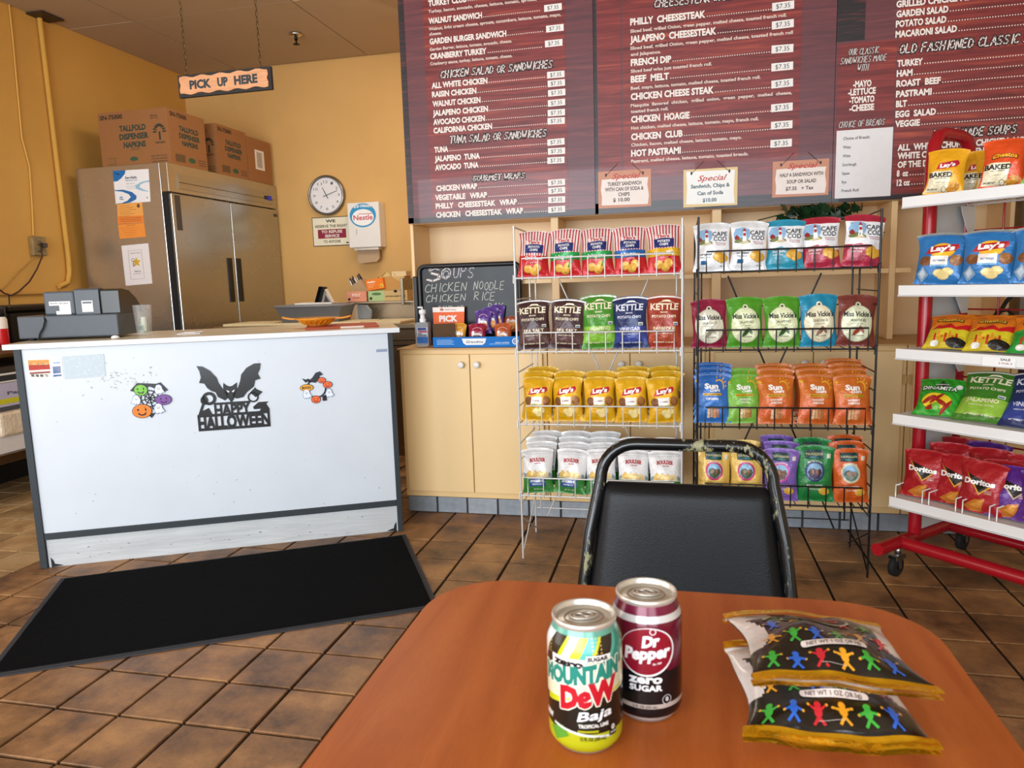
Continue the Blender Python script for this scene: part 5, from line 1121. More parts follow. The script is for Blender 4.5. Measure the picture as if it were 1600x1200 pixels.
def hawaii(base, ring, pic, txt='efe6cc', low='f4f0e0'):
    def colf(u, v): return base
    def art(b, F):
        b.dec(RC(-.55, .78, .45, .92, 8, 3), F(1.5), '173f42'); b.dec(TX('HAWAIIAN', -.5, .845, .40, .055, .02), F(2.5), 'c9c49a'); b.dec(RC(-.3, .80, .2, .825, 3, 1), F(2.5), '2f7a80')
        b.dec(EL(-.02, .56, .56, .19, 26, 0, 3), F(1), ring); b.dec(EL(-.02, .56, .44, .15, 26, 0, 3), F(1.6), '7fa8c8')
        b.dec(POS([(-.42, .54), (-.3, .60), (-.1, .62), (.1, .59), (.3, .61), (.40, .54), (.25, .44), (-.02, .41), (-.28, .44)]), F(2.2), pic); b.dec(EL(-.15, .55, .1, .05, 8), F(3), '8a5a34'); b.dec(EL(.12, .55, .1, .05, 8), F(3), '7a4a2a')
        b.dec(TX('KETTLE STYLE', -.42, .70, .38, .028, .02, arc=.03), F(2.4), 'f0e8e0')
        b.dec(TX('MAUI ONION', -.46, .28, .44, .045, .01), F(2), low); b.dec(TX('POTATO CHIPS', -.3, .22, .3, .03, .01), F(2), low)
        b.dec(EL(.5, .20, .3, .07, 14), F(1.6), 'd8a83a'); b.dec(RC(.62, .80, .82, .88, 2, 2), F(2), 'c8c4b0')
    return colf, art
def baked(base, brand, bcol, patch=True):
    def colf(u, v): return base
    def art(b, F):
        if patch: b.dec(POS([(-.92, .04), (-.9, .46), (-.6, .50), (.30, .50), (.32, .42), (.18, .04)]), F(1), 'ece4c4'); b.dec(RC(-.9, .05, .2, .46, 8, 5), F(1.3), 'ece4c4')
        if bcol == 'lays': b.dec(POS([(-.5, .54), (-.35, .68), (.60, .74), (.72, .66), (.55, .58)]), F(2), 'b81c34'); b.dec(TX("Lay's", -.32, .575, .5, .085, .05, shear=.1, rise=.03), F(3), 'f6f4f0')
        else: b.dec(TX('Cheetos', -.62, .56, .62, .11, .09, shear=.1, arc=.05), F(2), '1a1410'); b.dec(TX('Cheetos', -.58, .572, .58, .09, .04, shear=.1, arc=.05), F(3), 'f2b02a')
        b.dec(TX('BAKED', -.88, .36, .40, .105, .04), F(3), '1e1a16'); b.dec(TX('NOT FRIED', -.55, .315, .1, .025, .02), F(3), '50483a')
        b.dec(TX('ORIGINAL', -.5, .23, .0, .022, .01), F(3), '8a8068'); b.dec(TX('50% LESS FAT', -.85, .08, -.3, .035, .03), F(3), '2a241c'); b.dec(RING(.0, .09, .1, .12, 10, .5), F(3), '2a241c')
        chipsdec(b, F, ((.55, .15), (.35, .08)), 'c98a2a', .24)
    return colf, art
def cheetos(base, g=False):
    def colf(u, v): return base if v > .56 else ('26983a' if g else ('d8c42a' if v > .3 or abs(u) > .8 else 'c8b022'))
    def art(b, F):
        b.dec(TX('Cheetos', -.70, .70, .55, .13, .08, shear=.1, arc=.04), F(2), '1a1208'); b.dec(TX('Cheetos', -.66, .715, .51, .11, .02, shear=.1, arc=.04), F(3), 'f0c040')
        b.dec(POS([(-.9, .5), (-.5, .60), (-.3, .56), (0, .66), (.3, .56), (.9, .68), (.95, .5), (.4, .48), (.1, .52), (-.3, .46), (-.6, .5)]), F(2), 'c41a20' if not g else '3cb04a')
        for k in range(7): b.dec(RC(-.6+.17*k, .14+.05*(k % 3), -.5+.17*k, .30+.06*((k+1) % 3), 1, 1), F(2), ('c03018', 'e0902a', 'd85a20')[k % 3])
        b.dec(EL(.45, .14, .45, .12, 14), F(2.5), '14100e' if not g else 'e8e4dc'); b.dec(EL(-.5, .12, .2, .07, 10), F(2.5), 'e0dcd4')
    return colf, art
def dinamita():
    def colf(u, v): return '35a52c' if (int((u+v*2)*5) % 2) else '2b9426'
    def art(b, F):
        b.dec(POS([(-.3, .78), (0, .9), (.35, .78), (.1, .74)]), F(1.5), '14180f'); b.dec(TX('DORITOS', -.3, .79, .3, .045, .03), F(2.5), 'e8e8e0')
        b.dec(TX('DINAMITA', -.88, .62, .78, .14, .09), F(2), '12140e'); b.dec(TX('DINAMITA', -.84, .635, .74, .115, .02), F(3), 'f0efe8')
        b.dec(EL(-.05, .34, .7, .2, 18), F(1.3), 'e8c828')
        for a, x, z in ((.6, -.4, .36), (.9, -.05, .40), (-.5, .2, .30), (.2, -.2, .18), (1.2, .4, .2)): b.dec(EL(x, z, .32, .06, 12, a*.5), F(2.2+a*.3), '9c2418')
        b.dec(EL(0, .2, .2, .08, 12), F(3), '6aa82a'); b.dec(EL(.75, .78, .14, .07, 12), F(2), 'e8e4dc')
    return colf, art
def doritos(base, flash):
    def colf(u, v): return base
    def art(b, F):
        b.dec(POS([(-.72, .82), (-.5, .66), (.72, .60), (.08, .36)]), F(1), 'd8a02a' if flash else 'c8b49a'); b.dec(POS([(-.62, .78), (-.45, .68), (.62, .60), (.09, .40)]), F(1.6), '120c0c')
        b.dec(POS([(-.6, .76), (.1, .41), (.62, .6), (-.2, .7)]), F(1.7), '120c0c')
        b.dec(TX('Doritos', -.72, .565, .72, .105, .05, rise=-.01), F(3), 'f2f0ec'); b.dec(TX('NACHO', .3, .44, .62, .035, .03), F(2), 'd8b8a8'); b.dec(TX('CHEESE', .3, .40, .62, .03, .03), F(2), 'd8b8a8')
        b.dec(POS([(-.62, .10), (-.1, .26), (.35, .30), (.2, .04), (-.3, .02)]), F(1.5), 'c87828'); b.dec(POS([(-.3, .14), (.1, .25), (.3, .27), (.1, .10)]), F(2.3), 'de9840')
    return colf, art
def snack(base, mid_, t):
    def colf(u, v): return base
    def art(b, F):
        b.dec(EL(0, .35, .7, .28, 20), F(1), mid_); b.dec(RC(-.7, .45, .7, .65, 8, 2), F(2), mix(base, 'ffffff', .1)); b.dec(TX(t, -.6, .42, .6, .15, .05, arc=.04), F(3), 'f2eeea'); b.dec(EL(-.45, .6, .15, .08, 10), F(3), 'f2eeea')
        b.dec(RING(0, .62, .6, .66, 14, .35, .5, 2.6), F(2), 'f0c8c0')
    return colf, art
KIND = {}
def K(key, name, w, h, T, fn, seeds=2, back='c8c8ca'):
    T *= .92
    KIND[key] = [bag(name, w, h, T, hash_(key)+17*s, fn[0], fn[1], back) for s in range(seeds)]
def hash_(s): return sum(ord(c)*(i+3) for i, c in enumerate(s))
N_ = 'chip_bag'
K('tim_r', N_, .132, .185, .055, tims(None, 'Original'), 1); K('tim_g', N_, .135, .188, .055, tims('1f9a4c', 'Jalapeno')); K('tim_b', N_, .135, .188, .055, tims('1b62a8', 'Vinegar'), 1); K('tim_y', N_, .135, .19, .055, tims('e0b020', 'Honey BBQ'), 1)
K('ket_br', N_, .142, .20, .05, kettle('42282a', '5c3c38', 'SEA SALT')); K('ket_g', N_, .142, .215, .055, kettle('468c28', '7fba34', 'JALAPENO'), 2); K('ket_b', N_, .142, .205, .055, kettle('1e2c5c', '2f3f8c', 'VINEGAR', 'd8dce8'), 2); K('ket_r', N_, .142, .205, .055, kettle('9c3626', 'a8452a', 'BARBEQUE'), 1)
K('lay_y', N_, .132, .18, .055, lays('d9a40e', 'CLASSIC'), 3); K('lay_b', N_, .165, .175, .055, lays('2a74b4', 'SALT VINEGAR', layblue_ex, '2a5a94'), 2); K('lay_g', N_, .165, .185, .055, lays('62b22c', 'LIMON'), 1)
K('bou', N_, .135, .185, .055, boulder('2a4a8c'), 2); K('bou2', N_, .135, .185, .055, boulder('1f6a3a'), 1)
K('cc_w', N_, .138, .185, .055, capecod('dcdee0', None, 'original')); K('cc_t', N_, .140, .185, .055, capecod('2a8fae', '2a94ae', 'Sea Salt'), 1); K('cc_r', N_, .140, .19, .055, capecod('a8263c', 'b02a44', 'Jalapeno'), 2)
K('mv_c', N_, .138, .185, .055, vickies('8c1c3c', 'SEA SALT', 'ddd9c4', 'a09a80'), 1); K('mv_g', N_, .138, .19, .055, vickies('4c9424', 'JALAPENO', 'dde3b8')); K('mv_t', N_, .138, .195, .055, vickies('1a86a8', 'SEA SALT & VINEGAR', 'e6dfc0', '7a4a2c'), 1); K('mv_b', N_, .138, .19, .055, vickies('74352c', 'SMOKEHOUSE BBQ', 'd6d9b8', '9c3c22'), 1)
K('sun_b', N_, .142, .195, .05, sun('2a66b4', 'ORIGINAL', '3f86d0'), 2); K('sun_g', N_, .140, .19, .05, sun('6fae3a', 'FRENCH ONION', '9ccc5a'), 1); K('sun_o', N_, .140, .19, .05, sun('c86a24', 'HARVEST CHEDDAR', 'd84a2a'), 3)
K('haw_y', N_, .132, .20, .05, hawaii('dcb75c', 'c0306a', '3a4a2a', low='4a6a2a'), 2); K('haw_p', N_, .132, .20, .05, hawaii('7a5cae', 'c84a9a', '5a3a2a'), 1); K('haw_g', N_, .140, .215, .05, hawaii('1a7a3a', '2a3a6a', '3a2a4a'), 1); K('haw_o', N_, .135, .205, .05, hawaii('cc5a1e', 'c8c4a0', '5a6a5a'), 1)
K('bk_y', N_, .135, .165, .055, baked('eaa81c', "Lay's", 'lays'), 2); K('bk_o', N_, .14, .165, .055, baked('e0501e', 'Cheetos', 'ch'), 1)
K('che', N_, .15, .15, .055, cheetos('e07a1c'), 2); K('che_g', N_, .15, .15, .055, cheetos('e07a1c', True), 1)
K('din', N_, .155, .155, .055, dinamita(), 1); K('ket_g2', N_, .17, .20, .055, kettle('3f7a24', '8cb83a', 'JALAPENO'), 1)
K('dor_r', N_, .15, .175, .06, doritos('a81a22', 1), 3); K('dor_p', N_, .15, .175, .06, doritos('5c2a86', 0), 2)
K('sn_p', 'snack_bag', .085, .115, .03, snack('5a3a90', 'd88a2a', 'Grandma'), 2); K('sn_r', 'snack_bag', .092, .10, .04, snack('9c1f40', '5a2818', 'Brownie'), 1); K('sn_o', 'snack_bag', .092, .10, .04, snack('b8582c', 'e0a05a', 'Cookies'), 2); K('sn_y', 'snack_bag', .07, .10, .03, snack('d89a2a', 'b87a2a', 'Mini'), 1)

# ---------------------------------------------------------------- the two wire racks
def wire_rack(name, label, x0, x1, col, extra_side):
    r = thing(name, label, 'rack', (0, 0, 0)); yf, yb = 2.907, 3.235; w = .0032
    for x in (x0, x1): MB().tube([(x, yf, 0), (x, yf, 1.395)], .0042, 8, col).build('front_post', WIRE, r)
    for x, dx in ((x0, .022), (x1, -.022)):
        MB().tube([(x-dx*.3, yb, 0), (x-dx*.3, yb, 1.385)], .0038, 8, col).build('rear_post', WIRE, r)
        MB().tube([(x+dx, yb-.01, .12), (x+dx, yb-.01, 1.25)], .0036, 8, col).build('rear_post', WIRE, r)
    for x in (x0, x1):
        b = MB(); b.tube([(x, yf, 1.39), (x, yb, 1.384)], w, 6, col)
        b.build('side_frame', WIRE, r); me = MB().tube([(0, yf, 0), (0, yb, 0)], w*.9, 6, col).build('side_rung', WIRE, mesh_only=True)
        for z in (1.05, .73, .43, .80, .50, .36, .66, 1.10, .24): inst(me, 'side_rung', (x, 0, z), parent=r)
        b = MB(); b.tube([(x, yf, .18), (x, yb, .02)], w, 6, col); b.tube([(x, yf, .02), (x, yb, .20)], w, 6, col); b.build('side_brace', WIRE, r)
    b = MB()
    for z in (1.384, 1.04, .74, .43, .12): b.tube([(x0, yb, z), (x1, yb, z)], w*.9, 6, col)
    A = onY(867, 432, yb) if x0 < 0 else None
    xL, xR = x0+.14, x1-.14
    b.tube([(x0+.13, yb, 1.17), (x1-.06, yb, .08)], w*1.1, 6, col); b.tube([(x1-.14, yb, 1.17), (x0+.05, yb, .08)], w*1.1, 6, col)
    b.build('back_brace', WIRE, r)
    for z in (1.186, .887, .585, .278):
        sh = MB()
        sh.tube([(x0, yf, z), (x1, yf, z)], w*1.15, 6, col).tube([(x0, yb, z+.01), (x1, yb, z+.01)], w, 6, col)
        for k in range(1, 12): x = x0+(x1-x0)*k/12; sh.tube([(x, yf, z), (x, yb, z+.01)], w*.7, 5, col)
        for y in (yf+.11, yf+.22): sh.tube([(x0, y, z+.002), (x1, y, z+.006)], w*.9, 5, col)
        for x in (x0, x1): sh.tube([(x, yf, z), (x, yb, z+.01)], w, 6, col)
        s_ = sh.build('wire_shelf', WIRE, r)
        lp = MB(); a, c_ = x0+.030, x1-.030
        lp.tube([(a, yf-.004, z-.006), (a, yf-.004, z+.078), (c_, yf-.004, z+.078), (c_, yf-.004, z-.006)], w, 6, col)
        for k in range(1, 9): x = a+(c_-a)*k/9; lp.tube([(x, yf-.004, z-.008), (x, yf-.004, z+.078)], w*.8, 6, col)
        lp.build('front_lip', WIRE, s_)
        for x in (x0, x1): MB().tube([(x-.006, yf-.004, z-.02), (x-.006, yf-.004, z+.012), (x+.004, yf-.004, z+.014)], .003, 6, col).build('hook', WIRE, r)
    return r
wire_rack('wire_rack', 'white wire chip rack, left of the black one', -.645, .015, 'cfcfcd', 1)
wire_rack('wire_rack', 'black wire chip rack, right of the white one', .075, .715, '131315', 1)
rb_ = random.Random(5)
WD = {'first': 'first', 1: 'first'}
ORD2 = ['leftmost', 'second', 'middle', 'fourth', 'rightmost']
ORD = ['leftmost', 'second from the left', 'middle', 'second from the right', 'rightmost']
def row(x0, x1, z, keys, descs, where, group, y=2.955, lean=10, back=(), backd=None, dz=0, zr=None, xoff=None):
    n = len(keys); p = (x1-x0)/n
    for i, (k, d) in enumerate(zip(keys, descs)):
        me = KIND[k][rb_.randrange(len(KIND[k]))]; cx = x0+p*(i+.5)+(xoff[i] if xoff else 0); ln = radians(-lean+rb_.uniform(-2, 2))
        o = inst(me, me.name.split('.')[0], (cx, y+rb_.uniform(-.004, .004), z+.006+dz), (ln, radians(rb_.uniform(-3, 3)+(zr[i] if zr else 0)), radians(rb_.uniform(-7, 7))), '%s, %s, %s' % (d, ORD[i], where), 'chip bag', group)
        for q in range(back[i] if back else 0):
            me = KIND[k][(rb_.randrange(9)+q) % len(KIND[k])]
            yy = y+.058*(q+1); o = inst(me, me.name.split('.')[0], (cx+rb_.uniform(-.006, .006), yy, z+.012+dz+.012*(q+1)), (radians(-lean-2+rb_.uniform(-2, 2)), radians(rb_.uniform(-2.5, 2.5)), radians(rb_.uniform(-4, 4))), '%s, %s behind the %s, %s' % (d, ('second', 'third', 'fourth')[q], ORD2[i], where), 'chip bag', group)
SD = 'striped chip bag with %s'
row(-.645, .015, 1.186, ['tim_r', 'tim_g', 'tim_g', 'tim_b', 'tim_y'], [SD % 'plain red base', SD % 'green band', SD % 'green band', SD % 'blue band', SD % 'yellow band'], 'white rack top row', 'striped chip bags on the white rack', dz=-.004)
row(-.645, .015, .887, ['ket_br', 'ket_br', 'ket_g', 'ket_b', 'ket_r'], ['dark brown chip bag', 'dark brown chip bag', 'bright green chip bag', 'navy blue chip bag', 'rust red chip bag'], 'white rack second row', 'kettle chip bags on the white rack', lean=6, xoff=[-.0, .0, .006, -.002, -.004])
row(-.645, .015, .585, ['lay_y']*5, ['yellow chip bag with red banner']*5, 'white rack third row', 'yellow chip bags on the white rack', back=[2, 1, 1, 2, 2], lean=9)
row(-.645, .015, .278, ['bou', 'bou', 'bou2', 'bou2', 'bou2'], ['white and green chip bag']*5, 'white rack bottom row', 'white and green chip bags', back=[3, 3, 3, 2, 2], lean=16, dz=-.006)
CD = 'lighthouse-print chip bag, %s'
row(.075, .715, 1.186, ['cc_w', 'cc_w', 'cc_t', 'cc_r', 'cc_r'], [CD % 'all white', CD % 'all white', CD % 'white and teal', CD % 'white and crimson', CD % 'white and crimson'], 'black rack top row', 'lighthouse-print chip bags on the black rack', dz=-.004, xoff=[-.012, -.008, -.002, 0, .012], zr=[0, 0, 0, 2, 4])
row(.075, .715, .887, ['mv_c', 'mv_g', 'mv_g', 'mv_t', 'mv_b'], ['crimson bag with cream oval', 'green bag with cream oval', 'green bag with cream oval', 'teal bag with cream oval', 'reddish brown bag with cream oval'], 'black rack second row', 'oval-label chip bags on the black rack', lean=7, xoff=[-.018, -.012, -.004, .0, .0])
row(.075, .715, .585, ['sun_b', 'sun_g', 'sun_o', 'sun_o', 'sun_o'], ['blue multigrain chip bag', 'green multigrain chip bag', 'orange multigrain chip bag', 'orange multigrain chip bag', 'orange multigrain chip bag'], 'black rack third row', 'multigrain chip bags on the black rack', back=[2, 1, 2, 2, 3], lean=11, xoff=[-.004, -.008, -.02, .0, .002])
row(.075, .715, .278, ['haw_y', 'haw_y', 'haw_p', 'haw_g', 'haw_o'], ['pale yellow island-print chip bag', 'pale yellow island-print chip bag', 'purple island-print chip bag', 'dark green island-print chip bag', 'orange island-print chip bag'], 'black rack bottom row', 'island-print chip bags on the black rack', back=[1, 1, 2, 1, 2], lean=9, xoff=[0, .0, .0, .0, .004], y=2.95)
# snack bags in the blue box
for k, (key, x, y, z, a, lab) in enumerate((('sn_r', -.965-.005, 3.47, .010, 8, 'crimson snack bag at the front of the blue box'), ('sn_o', -.835-.005, 3.47, .010, 8, 'orange-brown snack bag front right in the blue box'), ('sn_y', -1.07, 3.50, .012, 6, 'yellow snack bag behind the left flap of the blue box'),
    ('sn_p', -.955, 3.53, .06, 10, 'nearest purple snack bag standing in the blue box'), ('sn_p', -.925, 3.56, .072, 10, 'second purple snack bag standing in the blue box'), ('sn_p', -.90, 3.59, .082, 10, 'rearmost purple snack bag standing in the blue box'), ('sn_o', -.82, 3.58, .065, 35, 'orange-brown snack bag lying behind the others in the blue box'))):
    inst(KIND[key][k % len(KIND[key])], 'snack_bag', (x, y, ZW+z), (radians(-a), 0, radians(rb_.uniform(-5, 5))), lab, 'snack bag', 'snack bags in the blue box')
# ---------------------------------------------------------------- red and white gondola rack
RZ = radians(-46); RE = Vector((.735, 2.855, 0)); RM = Matrix.Translation(RE) @ Matrix.Rotation(RZ, 4, 'Z')
gd = thing('shelf_rack', 'red wheeled rack with white metal shelves of chips', 'rack', RE, RZ)
RED = 'a3121f'; WSH = 'e8e8e6'; LN = .95
for y in (.238, .487): pass
b = MB(); b.tube([(0, .238, .13), (0, .238, 1.56), (0, .246, 1.62), (0, .27, 1.655), (0, .31, 1.665), (0, .41, 1.665), (0, .455, 1.655), (0, .479, 1.62), (0, .487, 1.56), (0, .487, .13)], .0235, 14, RED); b.build('end_loop', GLOSS, gd)
MB().box(-.006, .262, .16, .006, .464, 1.53, 'c2c4c4').build('end_panel', PAINT, gd)
MB().tube([(0, -.005, .134), (0, .72, .134)], .0245, 14, RED).build('base_arm', GLOSS, gd)
MB().tube([(0, .142, .134), (LN+.1, .142, .134)], .0245, 14, RED).build('base_rail', GLOSS, gd)
MB().tube([(0, .475, .13), (LN+.1, .475, .13)], .020, 12, RED).build('base_rail', GLOSS, gd)
MB().tube([(LN, .487, .13), (LN, .487, 1.6)], .0235, 12, RED).tube([(LN, .238, .13), (LN, .238, 1.6)], .0235, 12, RED).build('end_loop', GLOSS, gd)
for x, y in ((.0, .142), (.0, .62), (LN, .142)):
    c = MB(); c.lathe([(0, .0), (.012, 0), (.012, .03), (0, .03)], 10, (x, y-.01, .086), 'b8b8b8').build('caster_stem', METAL, gd)
    c = MB(); dx = .0
    c.lathe([(.010, -.012), (.034, -.012), (.040, -.009), (.0405, 0), (.040, .009), (.034, .012), (.010, .012)], 22, (x+.0, y-.02, .0405), '131314', axis='x'); w_ = c.build('wheel', RUBBER, gd)
    MB().box(x-.020, y-.045, .07, x-.015, y+.01, .088, 'a8aaac').box(x+.015, y-.045, .07, x+.020, y+.01, .088, 'a8aaac').box(x-.018, y-.025, .035, x-.014, y-.010, .08, 'a8aaac').box(x+.014, y-.025, .035, x+.018, y-.010, .08, 'a8aaac').box(x-.02, y-.045, .084, x+.02, y+.01, .09, 'a8aaac').build('fork', METAL, w_)
b = MB()
for z in (1.315, 1.013, .745, .49, .23): b.tube([(0.02, .50, z), (LN, .50, z)], .0035, 6, RED)
for x in (.132, .262, .39, .52, .65, .78, .9): b.tube([(x, .494, .16), (x, .494, 1.5)], .0042 if x != 9 else .003, 6, RED)
b.build('wire_grid', GLOSS, gd)
shz = (1.428, 1.118, .889, .647, .331)
for n, z in enumerate(shz):
    s_ = thing('shelf', None, None); s_.parent = gd; 
    MB().box(.0, .058, z-.040, LN, .062, z, WSH).box(0, .054, z-.040, LN, .058, z-.034, 'c8c8c8').build('price_rail', PAINT, s_, bevel=.0012)
    if n == 0:
        b = MB()
        for k in range(30): x = .012+k*(LN-.02)/29; b.tube([(x, .064, z-.012), (x, .482, z-.012)], .0022, 5, 'd6d6d4')
        for y in (.14, .30, .47): b.tube([(0.0, y, z-.017), (LN, y, z-.017)], .0042, 6, 'dededc')
        b.box(0, .062, z-.022, .004, .482, z-.004, 'd6d6d4').build('wire_deck', WIRE, s_)
    else:
        MB().box(.0, .063, z-.012, LN, .482, z-.004, 'dfe0df').build('deck', PAINT, s_)
    b = MB(); b.ext([(.484, z-.013), (.484, z-.118), (.445, z-.118), (.40, z-.06), (.385, z-.013)] if n != 0 else [(.50, z-.023), (.50, z-.118), (.455, z-.118), (.41, z-.05), (.40, z-.023)], lambda y, zz, d: (d, y, zz), .024, .028, 'd6d6d3'); b.build('bracket', PAINT, s_)
    if n == 4:
        b = MB()
        for x in (.018, .118, .142, .235, .258, .345, .368, .455, .478): b.tube([(x, .068, z-.004), (x, .068, z+.045), (x+.0, .44, z+.05)], .0025, 6, 'e8e8e6')
        b.tube([(.018, .068, z+.045), (.03, .075, z+.05)], .0025, 6, 'e8e8e6'); b.build('wire_dividers', WIRE, s_)
    if n == 2:
        b = MB().box(.30, .0535, z-.036, .40, .054, z-.006, 'f2f2f0'); b.dec(TX('SALE', .355, z-.016, .385, .007, .03), lambda x, zz: (x, .0532, zz), '4a4a4a'); b.dec(TX('2 FOR 3', .35, z-.028, .39, .006), lambda x, zz: (x, .0532, zz), '9a6a6a'); b.build('price_card', PAPER, s_)
def gbag(key, k, x, y, z, lean, lab, grp, rz=0, ry=0, s=1):
    me = KIND[key][k % len(KIND[key])]; p = RM @ Vector((x, y, z)); M = Matrix.Rotation(RZ+radians(rz), 4, 'Z') @ Matrix.Rotation(radians(ry), 4, 'Y') @ Matrix.Rotation(radians(-lean), 4, 'X')
    o = inst(me, 'chip_bag', p, M.to_euler(), lab, 'chip bag', grp); o.scale = (s, s, s)
z = shz[0]; g = 'chip bags on the top shelf of the red rack'
gbag('bk_y', 0, .12, .10, z, 8, 'yellow baked chip bag at the front left of the top shelf, red rack', g, rz=22, ry=3, s=.9); gbag('bk_y', 1, .145, .26, z, 8, 'half-hidden yellow baked chip bag behind the front one, top shelf', g, rz=22, s=.9); gbag('bk_y', 0, .20, .27, z, 8, 'third yellow baked chip bag, rearmost on the top shelf', g, rz=30, s=.9)
gbag('bk_o', 0, .30, .11, z, 8, 'orange baked snack bag on the top shelf of the red rack', g, rz=18, ry=2, s=.92); gbag('lay_g', 0, .44, .11, z, 6, 'green chip bag at the right edge of the top shelf', g, rz=14, s=.92); gbag('lay_g', 0, .47, .20, z, 6, 'green chip bag behind the right edge one on the top shelf', g, rz=14, s=.9)
z = shz[1]; g = 'blue chip bags on the second shelf of the red rack'
for k, (x, l) in enumerate(((.115, 'leftmost'), (.272, 'middle'), (.43, 'rightmost'))):
    gbag('lay_b', k, x, .11, z, 7, '%s blue chip bag at the front of the second shelf' % l, g, rz=14, ry=2)
    gbag('lay_b', k+1, x+.035, .21, z, 7, 'blue chip bag right behind the %s on the second shelf' % l, g, rz=16)
z = shz[2]; g = 'orange and yellow bags on the third shelf of the red rack'
for k, (key, x, y, lab) in enumerate((('che', .13, .14, 'leftmost flame-print snack bag on the third shelf'), ('che', .195, .20, 'second flame-print snack bag on the third shelf'), ('che', .27, .14, 'third flame-print snack bag, front of the third shelf'), ('che', .33, .22, 'flame-print snack bag behind the third on the third shelf'), ('che_g', .41, .14, 'orange and green snack bag at the right of the third shelf'))): gbag(key, k, x, y, z, 42, lab, g, rz=10)
z = shz[3]; g = 'chip bags on the fourth shelf of the red rack'
gbag('din', 0, .12, .12, z, 40, 'bright green bag with rolled chips on the fourth shelf', g, rz=12); gbag('ket_g2', 0, .265, .12, z, 38, 'two-tone green chip bag leaning on the fourth shelf', g, rz=4); gbag('ket_b', 0, .40, .12, z, 36, 'navy chip bag at the right of the fourth shelf', g, rz=2); gbag('ket_br', 0, .37, .22, z, 26, 'dark brown chip bag behind the navy one on the fourth shelf', g)
z = shz[4]; g = 'triangle-chip bags on the bottom shelf of the red rack'
for k, (key, x, y, ln, lab) in enumerate((('dor_r', .085, .12, 12, 'leftmost red bag on the bottom shelf of the red rack'), ('dor_r', .195, .13, 12, 'second red bag from the left on the bottom shelf'), ('dor_r', .29, .105, 12, 'frontmost red bag, third from the left on the bottom shelf'), ('dor_r', .325, .17, 14, 'red bag tucked behind the third on the bottom shelf'), ('dor_p', .385, .12, 20, 'left purple bag on the bottom shelf'), ('dor_p', .47, .12, 16, 'right purple bag on the bottom shelf'),
    ('dor_r', .12, .24, 8, 'red bag in the second row, far left of the bottom shelf'), ('dor_r', .25, .26, 8, 'red bag in the second row, middle of the bottom shelf'), ('dor_r', .38, .26, 8, 'red bag in the second row, right of the bottom shelf'), ('dor_p', .19, .36, 4, 'purple bag in the back row of the bottom shelf'), ('dor_r', .10, .36, 4, 'red bag in the back row of the bottom shelf'))): gbag(key, k, x, y, z+.002+(.015 if y > .2 else 0), ln, lab, g, rz=rb_.uniform(0, 14))
# ================================================================ TABLE, CHAIR, CANS, NEAR BAGS
TZ = .765
tb_ = thing('dining_table', 'orange wood-grain laminate table in the foreground', 'table', (-.0145, .36, 0))
def wood(name):
    m = bpy.data.materials.new(name); m.use_nodes = True; nt = m.node_tree; N = nt.nodes; L = nt.links; bs = N['Principled BSDF']; bs.inputs['Roughness'].default_value = .36; bs.inputs['Specular IOR Level'].default_value = .3
    tc = N.new('ShaderNodeTexCoord'); mp = N.new('ShaderNodeMapping'); mp.inputs['Scale'].default_value = (9, .8, 1); mp.inputs['Rotation'].default_value = (0, 0, .12); L.new(tc.outputs['Object'], mp.inputs['Vector'])
    n = N.new('ShaderNodeTexNoise'); n.inputs['Scale'].default_value = 3; n.inputs['Detail'].default_value = 8; n.inputs['Distortion'].default_value = .7; L.new(mp.outputs[0], n.inputs['Vector'])
    r = N.new('ShaderNodeValToRGB'); e = r.color_ramp.elements; e[0].position = .25; e[0].color = (*C('a4501a'), 1); e[1].position = .8; e[1].color = (*C('c46e32'), 1); L.new(n.outputs['Fac'], r.inputs['Fac'])
    n2 = N.new('ShaderNodeTexNoise'); n2.inputs['Scale'].default_value = 90; mp2 = N.new('ShaderNodeMapping'); mp2.inputs['Scale'].default_value = (5, .6, 1); L.new(tc.outputs['Object'], mp2.inputs['Vector']); L.new(mp2.outputs[0], n2.inputs['Vector'])
    mr = N.new('ShaderNodeMapRange'); mr.inputs['To Min'].default_value = .88; mr.inputs['To Max'].default_value = 1.1; L.new(n2.outputs['Fac'], mr.inputs['Value']); vm = N.new('ShaderNodeVectorMath'); vm.operation = 'SCALE'; L.new(r.outputs[0], vm.inputs[0]); L.new(mr.outputs[0], vm.inputs['Scale']); L.new(vm.outputs[0], bs.inputs['Base Color']); return m
WOOD = wood('laminate_wood')
out = rr(-.303, -.60, .303, .575, .103, 10)
b = MB(); b.ext(out, lambda x, y, d: (x, y, d), TZ-.032, TZ, 'ffffff'); b.build('tabletop', WOOD, tb_, bevel=.002)
b = MB(); n = len(out); o2 = [(x*1.0035, y*1.0015) for x, y in out]
b.add([(x, y, z) for z in (TZ-.030, TZ-.003) for x, y in o2], [(i, (i+1) % n, n+(i+1) % n, n+i) for i in range(n)], '5a5048', smooth=True); b.build('edge_band', RUBBER, tb_)
MB().lathe([(.035, .02), (.035, TZ-.05), (.10, TZ-.045), (.10, TZ-.033)], 20, (0, 0, 0), '1a1a1c').build('pedestal', GLOSS, tb_)
MB().box(-.25, -.035, .0, .25, .035, .028, '1a1a1c').box(-.035, -.33, 0, .035, .33, .03, '1a1a1c').build('base', GLOSS, tb_, bevel=.006)
